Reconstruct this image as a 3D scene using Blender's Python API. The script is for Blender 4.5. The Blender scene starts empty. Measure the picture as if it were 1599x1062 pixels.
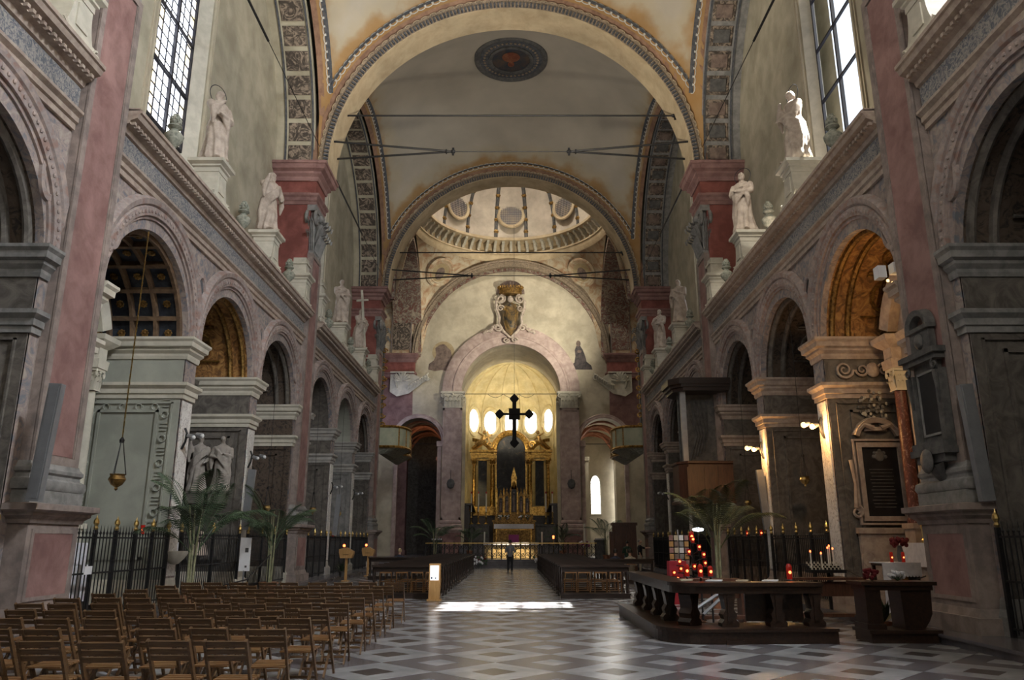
import bpy, bmesh, math, random
from math import sin, cos, pi, radians, sqrt, atan, atan2, exp
from mathutils import Vector, Matrix
random.seed(11)
SC = bpy.context.scene
COL = SC.collection

# ------------------------------------------------------------------ camera, world, lights, exposure
cam = bpy.data.cameras.new('camera'); camo = bpy.data.objects.new('camera', cam); COL.objects.link(camo)
cam.sensor_width = 36.0; cam.lens = 36.0 * 1200 / 1599.0; cam.clip_end = 400
camo.location = (0, 0, 1.65)
camo.rotation_euler = (pi/2 + atan(314/1200.0), 0, 0)
cam.shift_x = 1.5/1599.0
SC.camera = camo
W = bpy.data.worlds.new('world'); SC.world = W; W.use_nodes = True
bg = W.node_tree.nodes['Background']; bg.inputs[0].default_value = (.80, .88, 1, 1); bg.inputs[1].default_value = 1.3
SC.view_settings.view_transform = 'Standard'; SC.view_settings.look = 'None'
SC.view_settings.gamma = 1; SC.view_settings.use_curve_mapping = False
SC.view_settings.exposure = 0.22

def light(kind, loc, power, color=(1, 1, 1), size=1, sizey=None, target=None, spot=None, blend=.5, name='light'):
    d = bpy.data.lights.new(name, kind); d.energy = power; d.color = color
    if kind == 'AREA':
        d.size = size
        if sizey: d.shape = 'RECTANGLE'; d.size_y = sizey
    elif kind == 'SUN': d.angle = size
    else: d.shadow_soft_size = size
    if spot: d.spot_size = radians(spot); d.spot_blend = blend
    o = bpy.data.objects.new(name, d); COL.objects.link(o); o.location = loc
    if target is not None:
        o.rotation_euler = (Vector(target) - Vector(loc)).to_track_quat('-Z', 'Y').to_euler()
    return o
# sun through the right hand window
light('SUN', (30, 20, 50), 48, (1, .97, .9), radians(.6), target=Vector((30, 20, 50)) + Vector((-1, .02, -1.75)), name='sun')
light('AREA', (10.3, 5.85, 18), 9500, (.90, .95, 1), 3, 7, target=(-9, 15, 8), name='window_light')
light('AREA', (-10.6, 5.85, 18), 120, (.90, .95, 1), 3, 7, target=(6, 12, 9), name='window_light')
light('AREA', (2, -2.5, 15), 1150, (1, .95, .88), 6, 4, target=(-3, 26, 30), name='facade_fill_light')  # added fill lamp behind the camera; the entrance wall has no window
light('AREA', (0, 56.6, 34.5), 2800, (1, .92, .80), 3, 3, target=(0, 57.5, 0), name='dome_light')
light('AREA', (9.5, 70.2, 9.5), 260, (1, .95, .85), 1.5, 4, target=(7.8, 68, 5), name='ambulatory_light')
light('AREA', (-9.3, 60.0, 12.5), 60, (.7, .75, 1), 1, 2, target=(-8, 69, 9.0), name='ambulatory_light')
light('SPOT', (-8.2, 66.8, 8.0), 160, (1, .62, .35), .2, target=(-7.2, 70.5, 11.5), spot=90, name='vault_fill_spot')
light('SPOT', (3.6, 67.2, 11.5), 950, (1, .86, .60), .3, target=(-2.2, 76, 15.5), spot=80, name='apse_spot')
light('SPOT', (-3.6, 67.2, 11.5), 950, (1, .86, .60), .3, target=(2.2, 76, 15.0), spot=80, name='apse_spot')
light('SPOT', (-4.0, 66.6, 7), 300, (1, .78, .4), .3, target=(-3.9, 72.2, 5.0), spot=50, name='altar_spot')
light('SPOT', (0, 58.5, 14.5), 260, (1, .85, .6), .3, target=(0, 64.8, 3), spot=38, name='altar_spot')
light('SPOT', (0, 52.6, 4.2), 1300, (1, .84, .6), .1, target=(0, 54.1, .9), spot=50, name='altar_spot')
light('SPOT', (5.5, 53.0, 15.5), 6000, (1, .92, .74), .4, target=(0, 64.3, 19.5), spot=80, blend=.8, name='lunette_spot')
light('SPOT', (5.2, 14.0, 20), 3000, (1, .93, .8), .1, target=(8.75, 25.2, 13.2), spot=14, blend=.25, name='statue_sun_fill')  # added spot standing in for sunlight on the second right statue
light('SPOT', (0, 22.0, 12), 3800, (1, .90, .74), .3, target=(0, 29.5, 27), spot=120, blend=.8, name='vault_fill_spot')  # added lamp in mid-nave to brighten the vaults, no fixture there

# ------------------------------------------------------------------ materials
MATS = {}
def mat(name, c1, c2=None, scale=3.0, rough=.7, bump=0.0, metal=0.0, lo=.38, hi=.62, bscale=None, emit=0, ecol=None, tex='noise', c3=None, stretch=(1, 1, 1), dist=0.3, spec=.5, sheen=0):
    if name in MATS: return MATS[name]
    m = bpy.data.materials.new(name); m.use_nodes = True; nt = m.node_tree; N = nt.nodes; L = nt.links
    p = N['Principled BSDF']; p.inputs['Roughness'].default_value = rough; p.inputs['Metallic'].default_value = metal
    p.inputs['Specular IOR Level'].default_value = spec
    p.inputs['Base Color'].default_value = (*c1, 1)
    tc = N.new('ShaderNodeTexCoord'); mp = N.new('ShaderNodeMapping'); mp.inputs['Scale'].default_value = stretch
    L.new(tc.outputs['Object'], mp.inputs[0])
    if c2:
        if tex == 'voronoi':
            t = N.new('ShaderNodeTexVoronoi'); t.inputs['Scale'].default_value = scale; out = t.outputs['Distance']
        elif tex == 'wave':
            t = N.new('ShaderNodeTexWave'); t.inputs['Scale'].default_value = scale; t.inputs['Distortion'].default_value = 6
            t.inputs['Detail'].default_value = 3; out = t.outputs['Fac']
        elif tex == 'scroll':
            t = N.new('ShaderNodeTexWave'); t.wave_type = 'RINGS'; t.rings_direction = 'SPHERICAL'; t.inputs['Scale'].default_value = scale
            t.inputs['Distortion'].default_value = 14; t.inputs['Detail'].default_value = 2; t.inputs['Detail Scale'].default_value = 1.6; out = t.outputs['Fac']
        else:
            t = N.new('ShaderNodeTexNoise'); t.inputs['Scale'].default_value = scale; t.inputs['Detail'].default_value = 8
            t.inputs['Roughness'].default_value = .62; t.inputs['Distortion'].default_value = dist; out = t.outputs['Fac']
        L.new(mp.outputs[0], t.inputs['Vector'])
        r = N.new('ShaderNodeValToRGB'); r.color_ramp.elements[0].position = lo; r.color_ramp.elements[1].position = hi
        r.color_ramp.elements[0].color = (*c1, 1); r.color_ramp.elements[1].color = (*c2, 1)
        if c3: e = r.color_ramp.elements.new((lo+hi)/2); e.color = (*c3, 1)
        L.new(out, r.inputs[0])
        # broad grime so that nothing is one flat tone
        n2 = N.new('ShaderNodeTexNoise'); n2.inputs['Scale'].default_value = .55; n2.inputs['Detail'].default_value = 6
        L.new(tc.outputs['Object'], n2.inputs['Vector'])
        r2 = N.new('ShaderNodeValToRGB'); r2.color_ramp.elements[0].position = .3; r2.color_ramp.elements[1].position = .65
        r2.color_ramp.elements[0].color = (.74, .74, .74, 1); r2.color_ramp.elements[1].color = (1, 1, 1, 1)
        L.new(n2.outputs['Fac'], r2.inputs[0])
        mx = N.new('ShaderNodeMix'); mx.data_type = 'RGBA'; mx.blend_type = 'MULTIPLY'; mx.inputs[0].default_value = 1
        L.new(r.outputs[0], mx.inputs[6]); L.new(r2.outputs[0], mx.inputs[7]); L.new(mx.outputs[2], p.inputs['Base Color'])
        if bump:
            bp = N.new('ShaderNodeBump'); bp.inputs['Strength'].default_value = bump; bp.inputs['Distance'].default_value = .04
            if bscale:
                nb = N.new('ShaderNodeTexNoise'); nb.inputs['Scale'].default_value = bscale; nb.inputs['Detail'].default_value = 6
                L.new(mp.outputs[0], nb.inputs['Vector']); L.new(nb.outputs['Fac'], bp.inputs['Height'])
            else: L.new(out, bp.inputs['Height'])
            L.new(bp.outputs[0], p.inputs['Normal'])
    if emit:
        p.inputs['Emission Color'].default_value = (*(ecol or c1), 1); p.inputs['Emission Strength'].default_value = emit
    MATS[name] = m; return m

M_pink = mat('pink_stone', (.23, .12, .11), (.37, .215, .195), 1.6, .75, .15)
M_pinkL = mat('pale_pink_stone', (.42, .31, .28), (.56, .44, .40), 2.2, .75, .12)
M_red = mat('red_painted_plaster', (.20, .055, .045), (.33, .11, .09), 1.3, .7, .1)
M_frame = mat('grey_pink_stone', (.22, .18, .165), (.36, .29, .26), 3, .8, .2)
M_arch = mat('veined_pink_grey_stone', (.33, .22, .19), (.46, .36, .32), 5, .75, .3, c3=(.34, .29, .28))
M_wall = mat('weathered_arcade_stone', (.36, .25, .22), (.48, .40, .37), 2.4, .8, .2, c3=(.36, .32, .32))
M_frieze = mat('grey_blue_relief_frieze', (.14, .15, .18), (.40, .37, .34), 8, .8, .9, lo=.42, hi=.56, tex='noise', c3=(.25, .25, .26), dist=2.5)
M_spand = mat('painted_spandrel', (.19, .20, .23), (.42, .36, .32), 3.5, .8, .4, c3=(.34, .27, .25), dist=1.8)
M_corn = mat('cornice_stone', (.36, .28, .235), (.50, .41, .34), 5, .7, .2)
M_lime = mat('whitish_carved_stone', (.42, .38, .35), (.84, .81, .77), 7, .75, .5, lo=.33, hi=.52, dist=2)
M_cream = mat('cream_plaster', (.50, .44, .33), (.62, .56, .43), 1.2, .85, .06)
M_greywall = mat('grey_green_plaster', (.34, .35, .30), (.42, .43, .37), 1.2, .85, .05)
M_upper = mat('upper_wall_plaster', (.42, .38, .28), (.52, .48, .37), 1.1, .85, .08)
M_statue = mat('pale_statue_stone', (.42, .34, .28), (.60, .51, .43), 4, .7, .15)
M_cream2 = mat('cream_limestone', (.56, .53, .44), (.68, .64, .54), 3, .7, .1)
M_urn = mat('weathered_green_stone', (.20, .22, .18), (.48, .48, .40), 7, .8, .4)
M_grey = mat('grey_stone', (.20, .20, .195), (.32, .31, .30), 4, .75, .25)
M_dark = mat('dark_grey_stone', (.07, .07, .07), (.14, .135, .13), 4, .6, .2)
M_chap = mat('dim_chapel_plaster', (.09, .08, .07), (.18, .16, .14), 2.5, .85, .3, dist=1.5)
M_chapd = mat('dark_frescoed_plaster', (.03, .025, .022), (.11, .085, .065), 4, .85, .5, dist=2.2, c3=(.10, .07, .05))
M_chapg = mat('gilded_fresco', (.14, .07, .025), (.50, .28, .09), 2.6, .6, .9, dist=2.6, c3=(.32, .15, .045))
M_coffer = mat('coffer_brown', (.10, .06, .035), (.20, .125, .07), 4, .75, .2)
M_coffb = mat('coffer_blue', (.018, .022, .035), (.04, .05, .07), 5, .8, .1)
M_altfront = mat('gilded_altar_front', (.55, .36, .13), (.90, .70, .36), 9, .5, .3)
M_gold = mat('gilding', (.26, .13, .025), (.78, .48, .13), 6, .33, .3, metal=.85)
M_golddk = mat('aged_gilding', (.13, .07, .02), (.42, .25, .075), 9, .42, .5, metal=.7)
M_iron = mat('black_iron', (.010, .010, .012), (.025, .024, .024), 9, .5, .1, metal=.3)
M_brass = mat('brass', (.55, .38, .13), (.75, .55, .24), 9, .3, 0, metal=1)
M_wood = mat('dark_walnut', (.016, .008, .005), (.038, .018, .010), 3, .34, .15, stretch=(6, 1, 6))
M_woodr = mat('reddish_wood', (.075, .030, .018), (.13, .055, .03), 3, .4, .12, stretch=(6, 6, 1))
M_chair = mat('oiled_beech_slats', (.105, .055, .023), (.185, .10, .042), 5, .42, .12, stretch=(1, 8, 8))
M_chairs = mat('oiled_beech_seat', (.23, .115, .045), (.35, .185, .078), 5, .36, .1, stretch=(1, 8, 8))
M_bench = mat('bench_wood', (.018, .012, .010), (.042, .027, .021), 3, .3, .1, stretch=(1, 8, 8))
M_tanwood = mat('light_oak', (.42, .23, .08), (.55, .32, .12), 3, .45, .05, stretch=(8, 8, 1))
M_metal = mat('grey_metal', (.30, .31, .33), (.36, .37, .39), 4, .45, 0, metal=.5)
M_white = mat('white_paper', (.82, .82, .84), (.90, .90, .92), 3, .7)
M_cloth = mat('white_linen', (.72, .72, .78), (.85, .85, .9), 9, .9, .3)
M_leaf = mat('palm_green', (.030, .060, .030), (.075, .125, .06), 8, .5)
M_leaf2 = mat('palm_yellow_green', (.035, .045, .015), (.10, .10, .03), 8, .5)
M_stem = mat('palm_stem', (.20, .21, .12), (.34, .33, .20), 8, .7)
M_pot = mat('terracotta', (.28, .12, .07), (.4, .18, .1), 6, .8)
M_paint = mat('dark_canvas', (.012, .012, .014), (.085, .06, .042), 1.3, .5, dist=2.2, c3=(.028, .026, .028), lo=.4, hi=.72)
M_paintb = mat('altar_canvas', (.014, .016, .022), (.26, .17, .08), .75, .5, dist=2.5, c3=(.04, .04, .045), lo=.42, hi=.75)
M_slate = mat('black_slate', (.008, .008, .010), (.02, .02, .022), 3, .4)
M_redmarb = mat('red_veined_marble', (.10, .035, .028), (.40, .31, .27), 4, .4, 0, lo=.46, hi=.66, dist=3.5, c3=(.17, .06, .045))
M_candle = mat('candle_wax', (.85, .82, .74), (.9, .88, .8), 5, .5)
M_redglass = mat('red_votive_glass', (.22, .008, .008), rough=.2, emit=.07, ecol=(1, .05, .02))
M_flame = mat('candle_flame', (1, .3, .1), rough=.5, emit=5, ecol=(1, .14, .04))
M_bulb = mat('lit_bulb', (1, .8, .4), rough=.5, emit=2.6, ecol=(1, .66, .26))
M_win = mat('bright_leaded_glass', (.9, .93, 1), rough=.4, emit=3.2, ecol=(.90, .94, 1))
M_winlo = mat('grey_oculus_glass', (.30, .27, .27), (.42, .34, .26), 1, .6, emit=0)
M_lead = mat('lead', (.02, .02, .03), rough=.6)
M_brick = mat('terracotta_rib', (.34, .13, .075), (.46, .20, .12), 6, .8, .2)
M_skin = mat('skin', (.55, .33, .24), rough=.5)
M_hairb = mat('blond_hair', (.42, .30, .15), (.55, .42, .24), 20, .7, .4)
M_haird = mat('dark_hair', (.02, .014, .01), rough=.6)
M_hairg = mat('grey_hair', (.22, .2, .18), rough=.7)
M_black = mat('black_cloth', (.012, .012, .014), rough=.85)
M_navy = mat('navy_cloth', (.03, .035, .06), rough=.85)
M_denim = mat('denim', (.10, .13, .19), rough=.85)
M_khaki = mat('khaki_cloth', (.36, .32, .25), rough=.85)
M_green = mat('green_cloth', (.02, .05, .03), rough=.85)
M_shirt = mat('grey_shirt', (.16, .16, .17), rough=.85)
M_redcl = mat('red_cloth', (.35, .02, .035), rough=.85)
M_petalw = mat('white_petals', (.8, .8, .85), rough=.7)
M_petalr = mat('red_petals', (.13, .006, .01), rough=.7)
M_balg = mat('pale_green_panel', (.46, .50, .36), (.58, .60, .44), 2, .6, .05)
M_marL = mat('light_floor_marble', (.27, .275, .29), (.43, .43, .44), 2.2, .22, .0, lo=.3, hi=.7)
M_marG = mat('grey_floor_marble', (.105, .10, .115), (.19, .18, .195), 2.0, .24, .0, lo=.3, hi=.7)
M_marD = mat('dark_floor_marble', (.045, .042, .045), (.09, .083, .085), 2.4, .25, .0, lo=.3, hi=.7)
M_joint = mat('floor_joint', (.10, .10, .10), (.16, .155, .15), 4, .6)
M_choir = mat('apse_plaster', (.70, .58, .30), (.84, .73, .44), 1.5, .7, .05)
M_guil = mat('guilloche_paint', (.50, .50, .47), (.68, .66, .60), 6, .8)
M_guild = mat('band_blue_black', (.06, .07, .085), (.13, .13, .14), 6, .8)
M_terra = mat('painted_rust_band', (.23, .125, .08), (.35, .21, .135), 3, .8, .1)
M_band = mat('painted_moulding_band', (.16, .125, .09), (.40, .31, .22), 9, .8, .6, dist=1.5)
M_soffit = mat('ochre_soffit', (.52, .40, .25), (.64, .52, .34), 1.5, .8, .05)
M_acan = mat('acanthus_grisaille', (.07, .055, .045), (.34, .27, .21), 2.0, .8, .9, dist=3.2, lo=.44, hi=.58, c3=(.15, .12, .095))
M_acanr = mat('acanthus_rust', (.22, .09, .07), (.46, .38, .29), 1.8, .8, .6, dist=3.2, lo=.42, hi=.6, c3=(.24, .20, .17))
M_shield = mat('painted_shield', (.015, .017, .017), (.26, .15, .035), 1.2, .5, dist=1.5)
M_pendent = mat('painted_pendentive', (.46, .27, .16), (.64, .56, .42), 1.1, .8, .1, dist=1.5, c3=(.58, .46, .31))
M_ghost = mat('faded_fresco', (.14, .10, .085), (.27, .20, .165), 3, .85, .2)
M_winap = mat('white_hot_glass', (1, 1, 1), rough=.4, emit=2.2, ecol=(1, .99, .96))
M_halo = mat('faded_halo', (.42, .32, .18), (.52, .42, .26), 3, .85)
M_purple = mat('purple_cloth', (.30, .05, .2), rough=.8)

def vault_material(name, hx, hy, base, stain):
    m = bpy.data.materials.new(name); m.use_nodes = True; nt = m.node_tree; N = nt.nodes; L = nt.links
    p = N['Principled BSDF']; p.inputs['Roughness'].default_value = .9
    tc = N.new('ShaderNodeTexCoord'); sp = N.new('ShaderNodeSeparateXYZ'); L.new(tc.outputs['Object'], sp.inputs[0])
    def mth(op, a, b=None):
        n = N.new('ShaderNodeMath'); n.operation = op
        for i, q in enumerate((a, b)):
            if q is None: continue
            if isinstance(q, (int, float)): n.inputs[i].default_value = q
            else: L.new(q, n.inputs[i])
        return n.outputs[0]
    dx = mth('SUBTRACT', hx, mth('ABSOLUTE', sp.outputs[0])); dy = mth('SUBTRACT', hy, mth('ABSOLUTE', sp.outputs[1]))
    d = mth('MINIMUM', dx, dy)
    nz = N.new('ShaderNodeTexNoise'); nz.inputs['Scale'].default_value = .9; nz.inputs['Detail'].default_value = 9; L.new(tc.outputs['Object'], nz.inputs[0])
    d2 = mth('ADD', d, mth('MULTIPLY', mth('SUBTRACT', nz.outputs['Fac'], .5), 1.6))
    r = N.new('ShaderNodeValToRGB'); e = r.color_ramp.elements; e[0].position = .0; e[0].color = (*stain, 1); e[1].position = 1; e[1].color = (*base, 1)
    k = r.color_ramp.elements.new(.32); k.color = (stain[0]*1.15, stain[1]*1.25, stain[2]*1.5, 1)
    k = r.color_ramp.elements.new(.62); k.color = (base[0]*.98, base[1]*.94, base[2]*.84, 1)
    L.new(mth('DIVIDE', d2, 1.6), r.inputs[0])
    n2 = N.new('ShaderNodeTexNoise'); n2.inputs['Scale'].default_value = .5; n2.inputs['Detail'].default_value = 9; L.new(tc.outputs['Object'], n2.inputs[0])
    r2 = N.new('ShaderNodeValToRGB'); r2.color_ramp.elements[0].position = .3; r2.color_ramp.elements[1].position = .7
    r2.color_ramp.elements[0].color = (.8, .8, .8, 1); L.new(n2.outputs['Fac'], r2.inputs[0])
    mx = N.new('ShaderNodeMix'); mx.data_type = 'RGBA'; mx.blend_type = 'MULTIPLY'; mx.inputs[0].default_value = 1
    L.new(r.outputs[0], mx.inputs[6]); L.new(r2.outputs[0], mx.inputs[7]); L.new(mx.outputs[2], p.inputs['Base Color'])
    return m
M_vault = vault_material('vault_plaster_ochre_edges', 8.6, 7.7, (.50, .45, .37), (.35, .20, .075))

# ------------------------------------------------------------------ mesh builder
class B:
    def __init__(s, f=None): s.v = []; s.q = []; s.m = []; s.f = f; s.mi = 0
    def P(s, x, y, z):
        s.v.append(tuple(s.f(x, y, z)) if s.f else (x, y, z)); return len(s.v)-1
    def F(s, *i): s.q.append(i); s.m.append(s.mi)
    def box(s, x0, x1, y0, y1, z0, z1, tx=0, ty=0, m=None):
        if m is not None: s.mi = m
        p = [s.P(x, y, z0) for x, y in ((x0, y0), (x1, y0), (x1, y1), (x0, y1))] + \
            [s.P(x, y, z1) for x, y in ((x0+tx, y0+ty), (x1-tx, y0+ty), (x1-tx, y1-ty), (x0+tx, y1-ty))]
        for a in ((3, 2, 1, 0), (4, 5, 6, 7), (0, 1, 5, 4), (1, 2, 6, 5), (2, 3, 7, 6), (3, 0, 4, 7)): s.F(*[p[i] for i in a])
    def bar(s, a, b, w, h, m=None, up=Vector((0, 0, 1))):
        if m is not None: s.mi = m
        a = Vector(a); b = Vector(b); d = (b-a).normalized(); x = d.cross(up)
        if x.length < 1e-4: x = d.cross(Vector((0, 1, 0)))
        x.normalize(); y = x.cross(d).normalized(); p = []
        for c in (a, b):
            for sx, sy in ((-1, -1), (1, -1), (1, 1), (-1, 1)): p.append(s.P(*(c + x*sx*w/2 + y*sy*h/2)))
        for q in ((3, 2, 1, 0), (4, 5, 6, 7), (0, 1, 5, 4), (1, 2, 6, 5), (2, 3, 7, 6), (3, 0, 4, 7)): s.F(*[p[i] for i in q])
    def ext(s, pts, d0, d1, ax='y', m=None):
        if m is not None: s.mi = m
        def g(a, b, d): return {'y': (a, d, b), 'x': (d, a, b), 'z': (a, b, d)}[ax]
        A = [s.P(*g(a, b, d0)) for a, b in pts]; Bq = [s.P(*g(a, b, d1)) for a, b in pts]; n = len(pts)
        s.F(*A[::-1]); s.F(*Bq)
        for i in range(n): j = (i+1) % n; s.F(A[i], A[j], Bq[j], Bq[i])
    def lathe(s, prof, n=16, c=(0, 0, 0), m=None, a0=0, a1=2*pi, sx=1, sy=1, cap=True):
        if m is not None: s.mi = m
        full = abs(a1-a0-2*pi) < 1e-6; k = n if full else n+1; R = []
        for r, z in prof:
            R.append([s.P(c[0]+sx*r*cos(a0+(a1-a0)*i/n), c[1]+sy*r*sin(a0+(a1-a0)*i/n), c[2]+z) for i in range(k)])
        for a, b in zip(R, R[1:]):
            for i in range(n): j = (i+1) % k; s.F(a[i], a[j], b[j], b[i])
        if full and cap:
            if prof[0][0] > 1e-4 and abs(prof[0][1]-prof[1][1]) > 1e-5: s.F(*R[0][::-1])
            if prof[-1][0] > 1e-4: s.F(*R[-1])
    def tube(s, pts, r, n=6, m=None, caps=True):
        if m is not None: s.mi = m
        P = [Vector(p) for p in pts]; rings = []; N = len(P)
        if not isinstance(r, (list, tuple)): r = [r]*N
        up = Vector((0, 0, 1)); pr = None
        for i in range(N):
            d = (P[min(i+1, N-1)] - P[max(i-1, 0)]).normalized()
            x = d.cross(up) if pr is None else (pr - d*pr.dot(d))
            if x.length < 1e-3: x = d.cross(Vector((0, 1, 0.01)))
            x.normalize(); pr = x; y = d.cross(x)
            rings.append([s.P(*(P[i] + (x*cos(2*pi*k/n) + y*sin(2*pi*k/n))*r[i])) for k in range(n)])
        for a, b in zip(rings, rings[1:]):
            for i in range(n): j = (i+1) % n; s.F(a[i], a[j], b[j], b[i])
        if caps: s.F(*rings[0][::-1]); s.F(*rings[-1])
    def plan(s, path, prof, closed=False, m=None):
        """sweep profile (offset to the left of travel, z) round a plan polyline with mitres"""
        if m is not None: s.mi = m
        n = len(path); R = []
        for i, (x, y) in enumerate(path):
            def nrm(a, b):
                dx, dy = b[0]-a[0], b[1]-a[1]; l = math.hypot(dx, dy); return (-dy/l, dx/l)
            ns = []
            if i > 0 or closed: ns.append(nrm(path[i-1], path[i]))
            if i < n-1 or closed: ns.append(nrm(path[i], path[(i+1) % n]))
            if len(ns) == 2:
                mx, my = ns[0][0]+ns[1][0], ns[0][1]+ns[1][1]; q = 2/max(.15, mx*mx+my*my); mx *= q; my *= q
            else: mx, my = ns[0]
            R.append([s.P(x+mx*o, y+my*o, z) for o, z in prof])
        k = len(prof)
        for i in range(n if closed else n-1):
            a, b = R[i], R[(i+1) % n]
            for j in range(k-1): s.F(a[j], b[j], b[j+1], a[j+1])
        if not closed: s.F(*R[0]); s.F(*R[-1][::-1])
    def arch(s, prof, c, cz, n=24, plane='x', a0=0, a1=pi, m=None, caps=True):
        """closed profile (r, depth) swept round an arch; plane 'x': arch lies in y-z, depth along x; 'y': in x-z"""
        if m is not None: s.mi = m
        R = []
        for i in range(n+1):
            a = a0+(a1-a0)*i/n
            R.append([s.P(*((d, c+r*cos(a), cz+r*sin(a)) if plane == 'x' else (c+r*cos(a), d, cz+r*sin(a)))) for r, d in prof])
        k = len(prof)
        for a, b in zip(R, R[1:]):
            for j in range(k): l = (j+1) % k; s.F(a[j], a[l], b[l], b[j])
        if caps: s.F(*R[0]); s.F(*R[-1][::-1])
    def grid(s, fn, nu, nv, m=None, cu=False, cap=False):
        if m is not None: s.mi = m
        G = [[s.P(*fn(i/nu, j/nv)) for j in range(nv+1)] for i in range(nu if cu else nu+1)]
        for i in range(nu):
            for j in range(nv): a = G[i]; b = G[(i+1) % len(G)]; s.F(a[j], b[j], b[j+1], a[j+1])
        if cap: s.F(*[g[0] for g in G][::-1]); s.F(*[g[-1] for g in G])
    def ball(s, c, r, n=10, k=6, m=None):
        if isinstance(r, (int, float)): r = (r, r, r)
        if m is not None: s.mi = m
        R = [[s.P(c[0]+r[0]*sin(pi*j/k)*cos(2*pi*i/n), c[1]+r[1]*sin(pi*j/k)*sin(2*pi*i/n), c[2]+r[2]*cos(pi*j/k)) for i in range(n)] for j in range(1, k)]
        t = s.P(c[0], c[1], c[2]+r[2]); b = s.P(c[0], c[1], c[2]-r[2])
        for i in range(n):
            j = (i+1) % n; s.F(t, R[0][i], R[0][j]); s.F(b, R[-1][j], R[-1][i])
            for q in range(k-2): s.F(R[q][i], R[q+1][i], R[q+1][j], R[q][j])
    def mesh(s, name, mats, smooth=False, fix=True):
        me = bpy.data.meshes.new(name); me.from_pydata(s.v, [], s.q)
        if not isinstance(mats, (list, tuple)): mats = [mats]
        for q in mats: me.materials.append(q)
        if len(mats) > 1: me.polygons.foreach_set('material_index', s.m)
        if fix:
            bm = bmesh.new(); bm.from_mesh(me); bmesh.ops.recalc_face_normals(bm, faces=bm.faces); bm.to_mesh(me); bm.free()
        if smooth:
            me.shade_smooth()
            if smooth != 'all': me.set_sharp_from_angle(angle=radians(38))
        return me
    def obj(s, name, mats, parent=None, smooth=False, label=None, loc=None, rz=0, fix=True, stuff=False):
        return link(s.mesh(name, mats, smooth, fix), name, parent, label, loc, rz, stuff)

def link(me, name, parent=None, label=None, loc=None, rz=0, stuff=False, rot=None, scale=None):
    o = bpy.data.objects.new(name, me); COL.objects.link(o)
    if parent: o.parent = parent
    if label: o['label'] = label
    if loc is not None: o.location = loc
    if rz: o.rotation_euler = (0, 0, rz)
    if rot: o.rotation_euler = rot
    if scale: o.scale = scale
    if stuff: o['kind'] = 'stuff'
    return o
def thing(name, label, cat, loc=(0, 0, 0), rz=0, group=None):
    o = bpy.data.objects.new(name, None); COL.objects.link(o); o.empty_display_size = .2
    o.location = loc; o.rotation_euler = (0, 0, rz); o['label'] = label; o['category'] = cat
    if group: o['group'] = group
    return o
def tag(o, label, cat, group=None):
    o['label'] = label; o['category'] = cat
    if group: o['group'] = group
    return o
def struct(name, label=None, cat=None, loc=(0, 0, 0)):
    o = bpy.data.objects.new(name, None); COL.objects.link(o); o['kind'] = 'structure'; o.location = loc
    o['label'] = label or name; o['category'] = cat or name.split('_')[0]
    return o
KIDS = {}
def dup(root, loc, rz=0, label=None, group=None, scale=None):
    def cp(o, par):
        c = o.copy(); COL.objects.link(c); c.parent = par
        for ch in [x for x in bpy.data.objects if x.parent == o]: cp(ch, c)
        return c
    if root.name not in KIDS: KIDS[root.name] = [(ch, [g for g in bpy.data.objects if g.parent == ch]) for ch in bpy.data.objects if ch.parent == root]
    r = root.copy(); COL.objects.link(r); r.location = loc; r.rotation_euler = (0, 0, rz)
    for ch, gs in KIDS[root.name]:
        c = ch.copy(); COL.objects.link(c); c.parent = r
        for g in gs: d = g.copy(); COL.objects.link(d); d.parent = c
    if label: r['label'] = label
    if group: r['group'] = group
    if scale: r.scale = scale
    return r
def WM(s):
    if s < 0: return lambda u, y, z: (-(8.6+u), y, z)
    return lambda u, y, z: (8.6+u-.0125*(48-y), y, z)
def scroll(b, c, r, turns=1.6, th=.05, plane='xz', flip=1, n=22, a0=0, m=None):
    pts = []; rs = []
    for i in range(n+1):
        t = i/n; a = a0 + flip*turns*2*pi*t; q = r*(1-.82*t)
        p = (c[0]+q*cos(a), c[1], c[2]+q*sin(a)) if plane == 'xz' else (c[0], c[1]+q*cos(a), c[2]+q*sin(a))
        pts.append(p); rs.append(th*(1-.4*t))
    b.tube(pts, rs, 5, m)
# ================================================================== THE SETTING
Z_SP = 17.5            # springing of the great arches
BAYS = [(-1.9, 13.5), (15.05, 30.45), (32.0, 47.4)]
PIERS = [(13.5, 15.05), (30.45, 32.0), (47.4, 48.95)]
D = 2.8                # chapel depth

# ---- floor: nested diamond marble paving
floor = struct('floor', 'marble floor of nested light and dark grey diamonds', 'floor')
b = B(); b.box(-14, 14, -5, 78, -.3, -.012); b.obj('floor_bed', M_joint, floor)
def cell_mesh(kind):
    g = .006; R = .8-g; r = .30
    fr = B(); q = [(R, 0), (0, R), (-R, 0), (0, -R)]; k = [(r, 0), (0, r), (-r, 0), (0, -r)]
    for i in range(4):
        j = (i+1) % 4
        fr.ext([q[i], q[j], k[j], k[i]], -.015, 0, 'z')
    ce = B(); ce.ext([(x*(r-g)/r, y*(r-g)/r) for x, y in k], -.015, -.0005, 'z')
    return fr, ce
fa, ca = cell_mesh(0)
me_fa = fa.mesh('paving_frame', M_marL); me_ca = ca.mesh('paving_centre', M_marD)
me_fb = fa.mesh('paving_frame', M_marG); me_cb = ca.mesh('paving_centre', M_marL)
rest = B(); cells = []
for i in range(-6, 7):
    for j in range(-1, 34):
        for k in (0, 1):
            x = -.22 + 1.6*i + .8*k; y = 1.2 + 1.6*j + .8*k
            if abs(x) < 7.9 and -3 < y < 50.5: cells.append((x, y, k))
near = [c for c in cells if 8.8 < c[1] < 24 and -3.2 < c[0] < 8]
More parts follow.
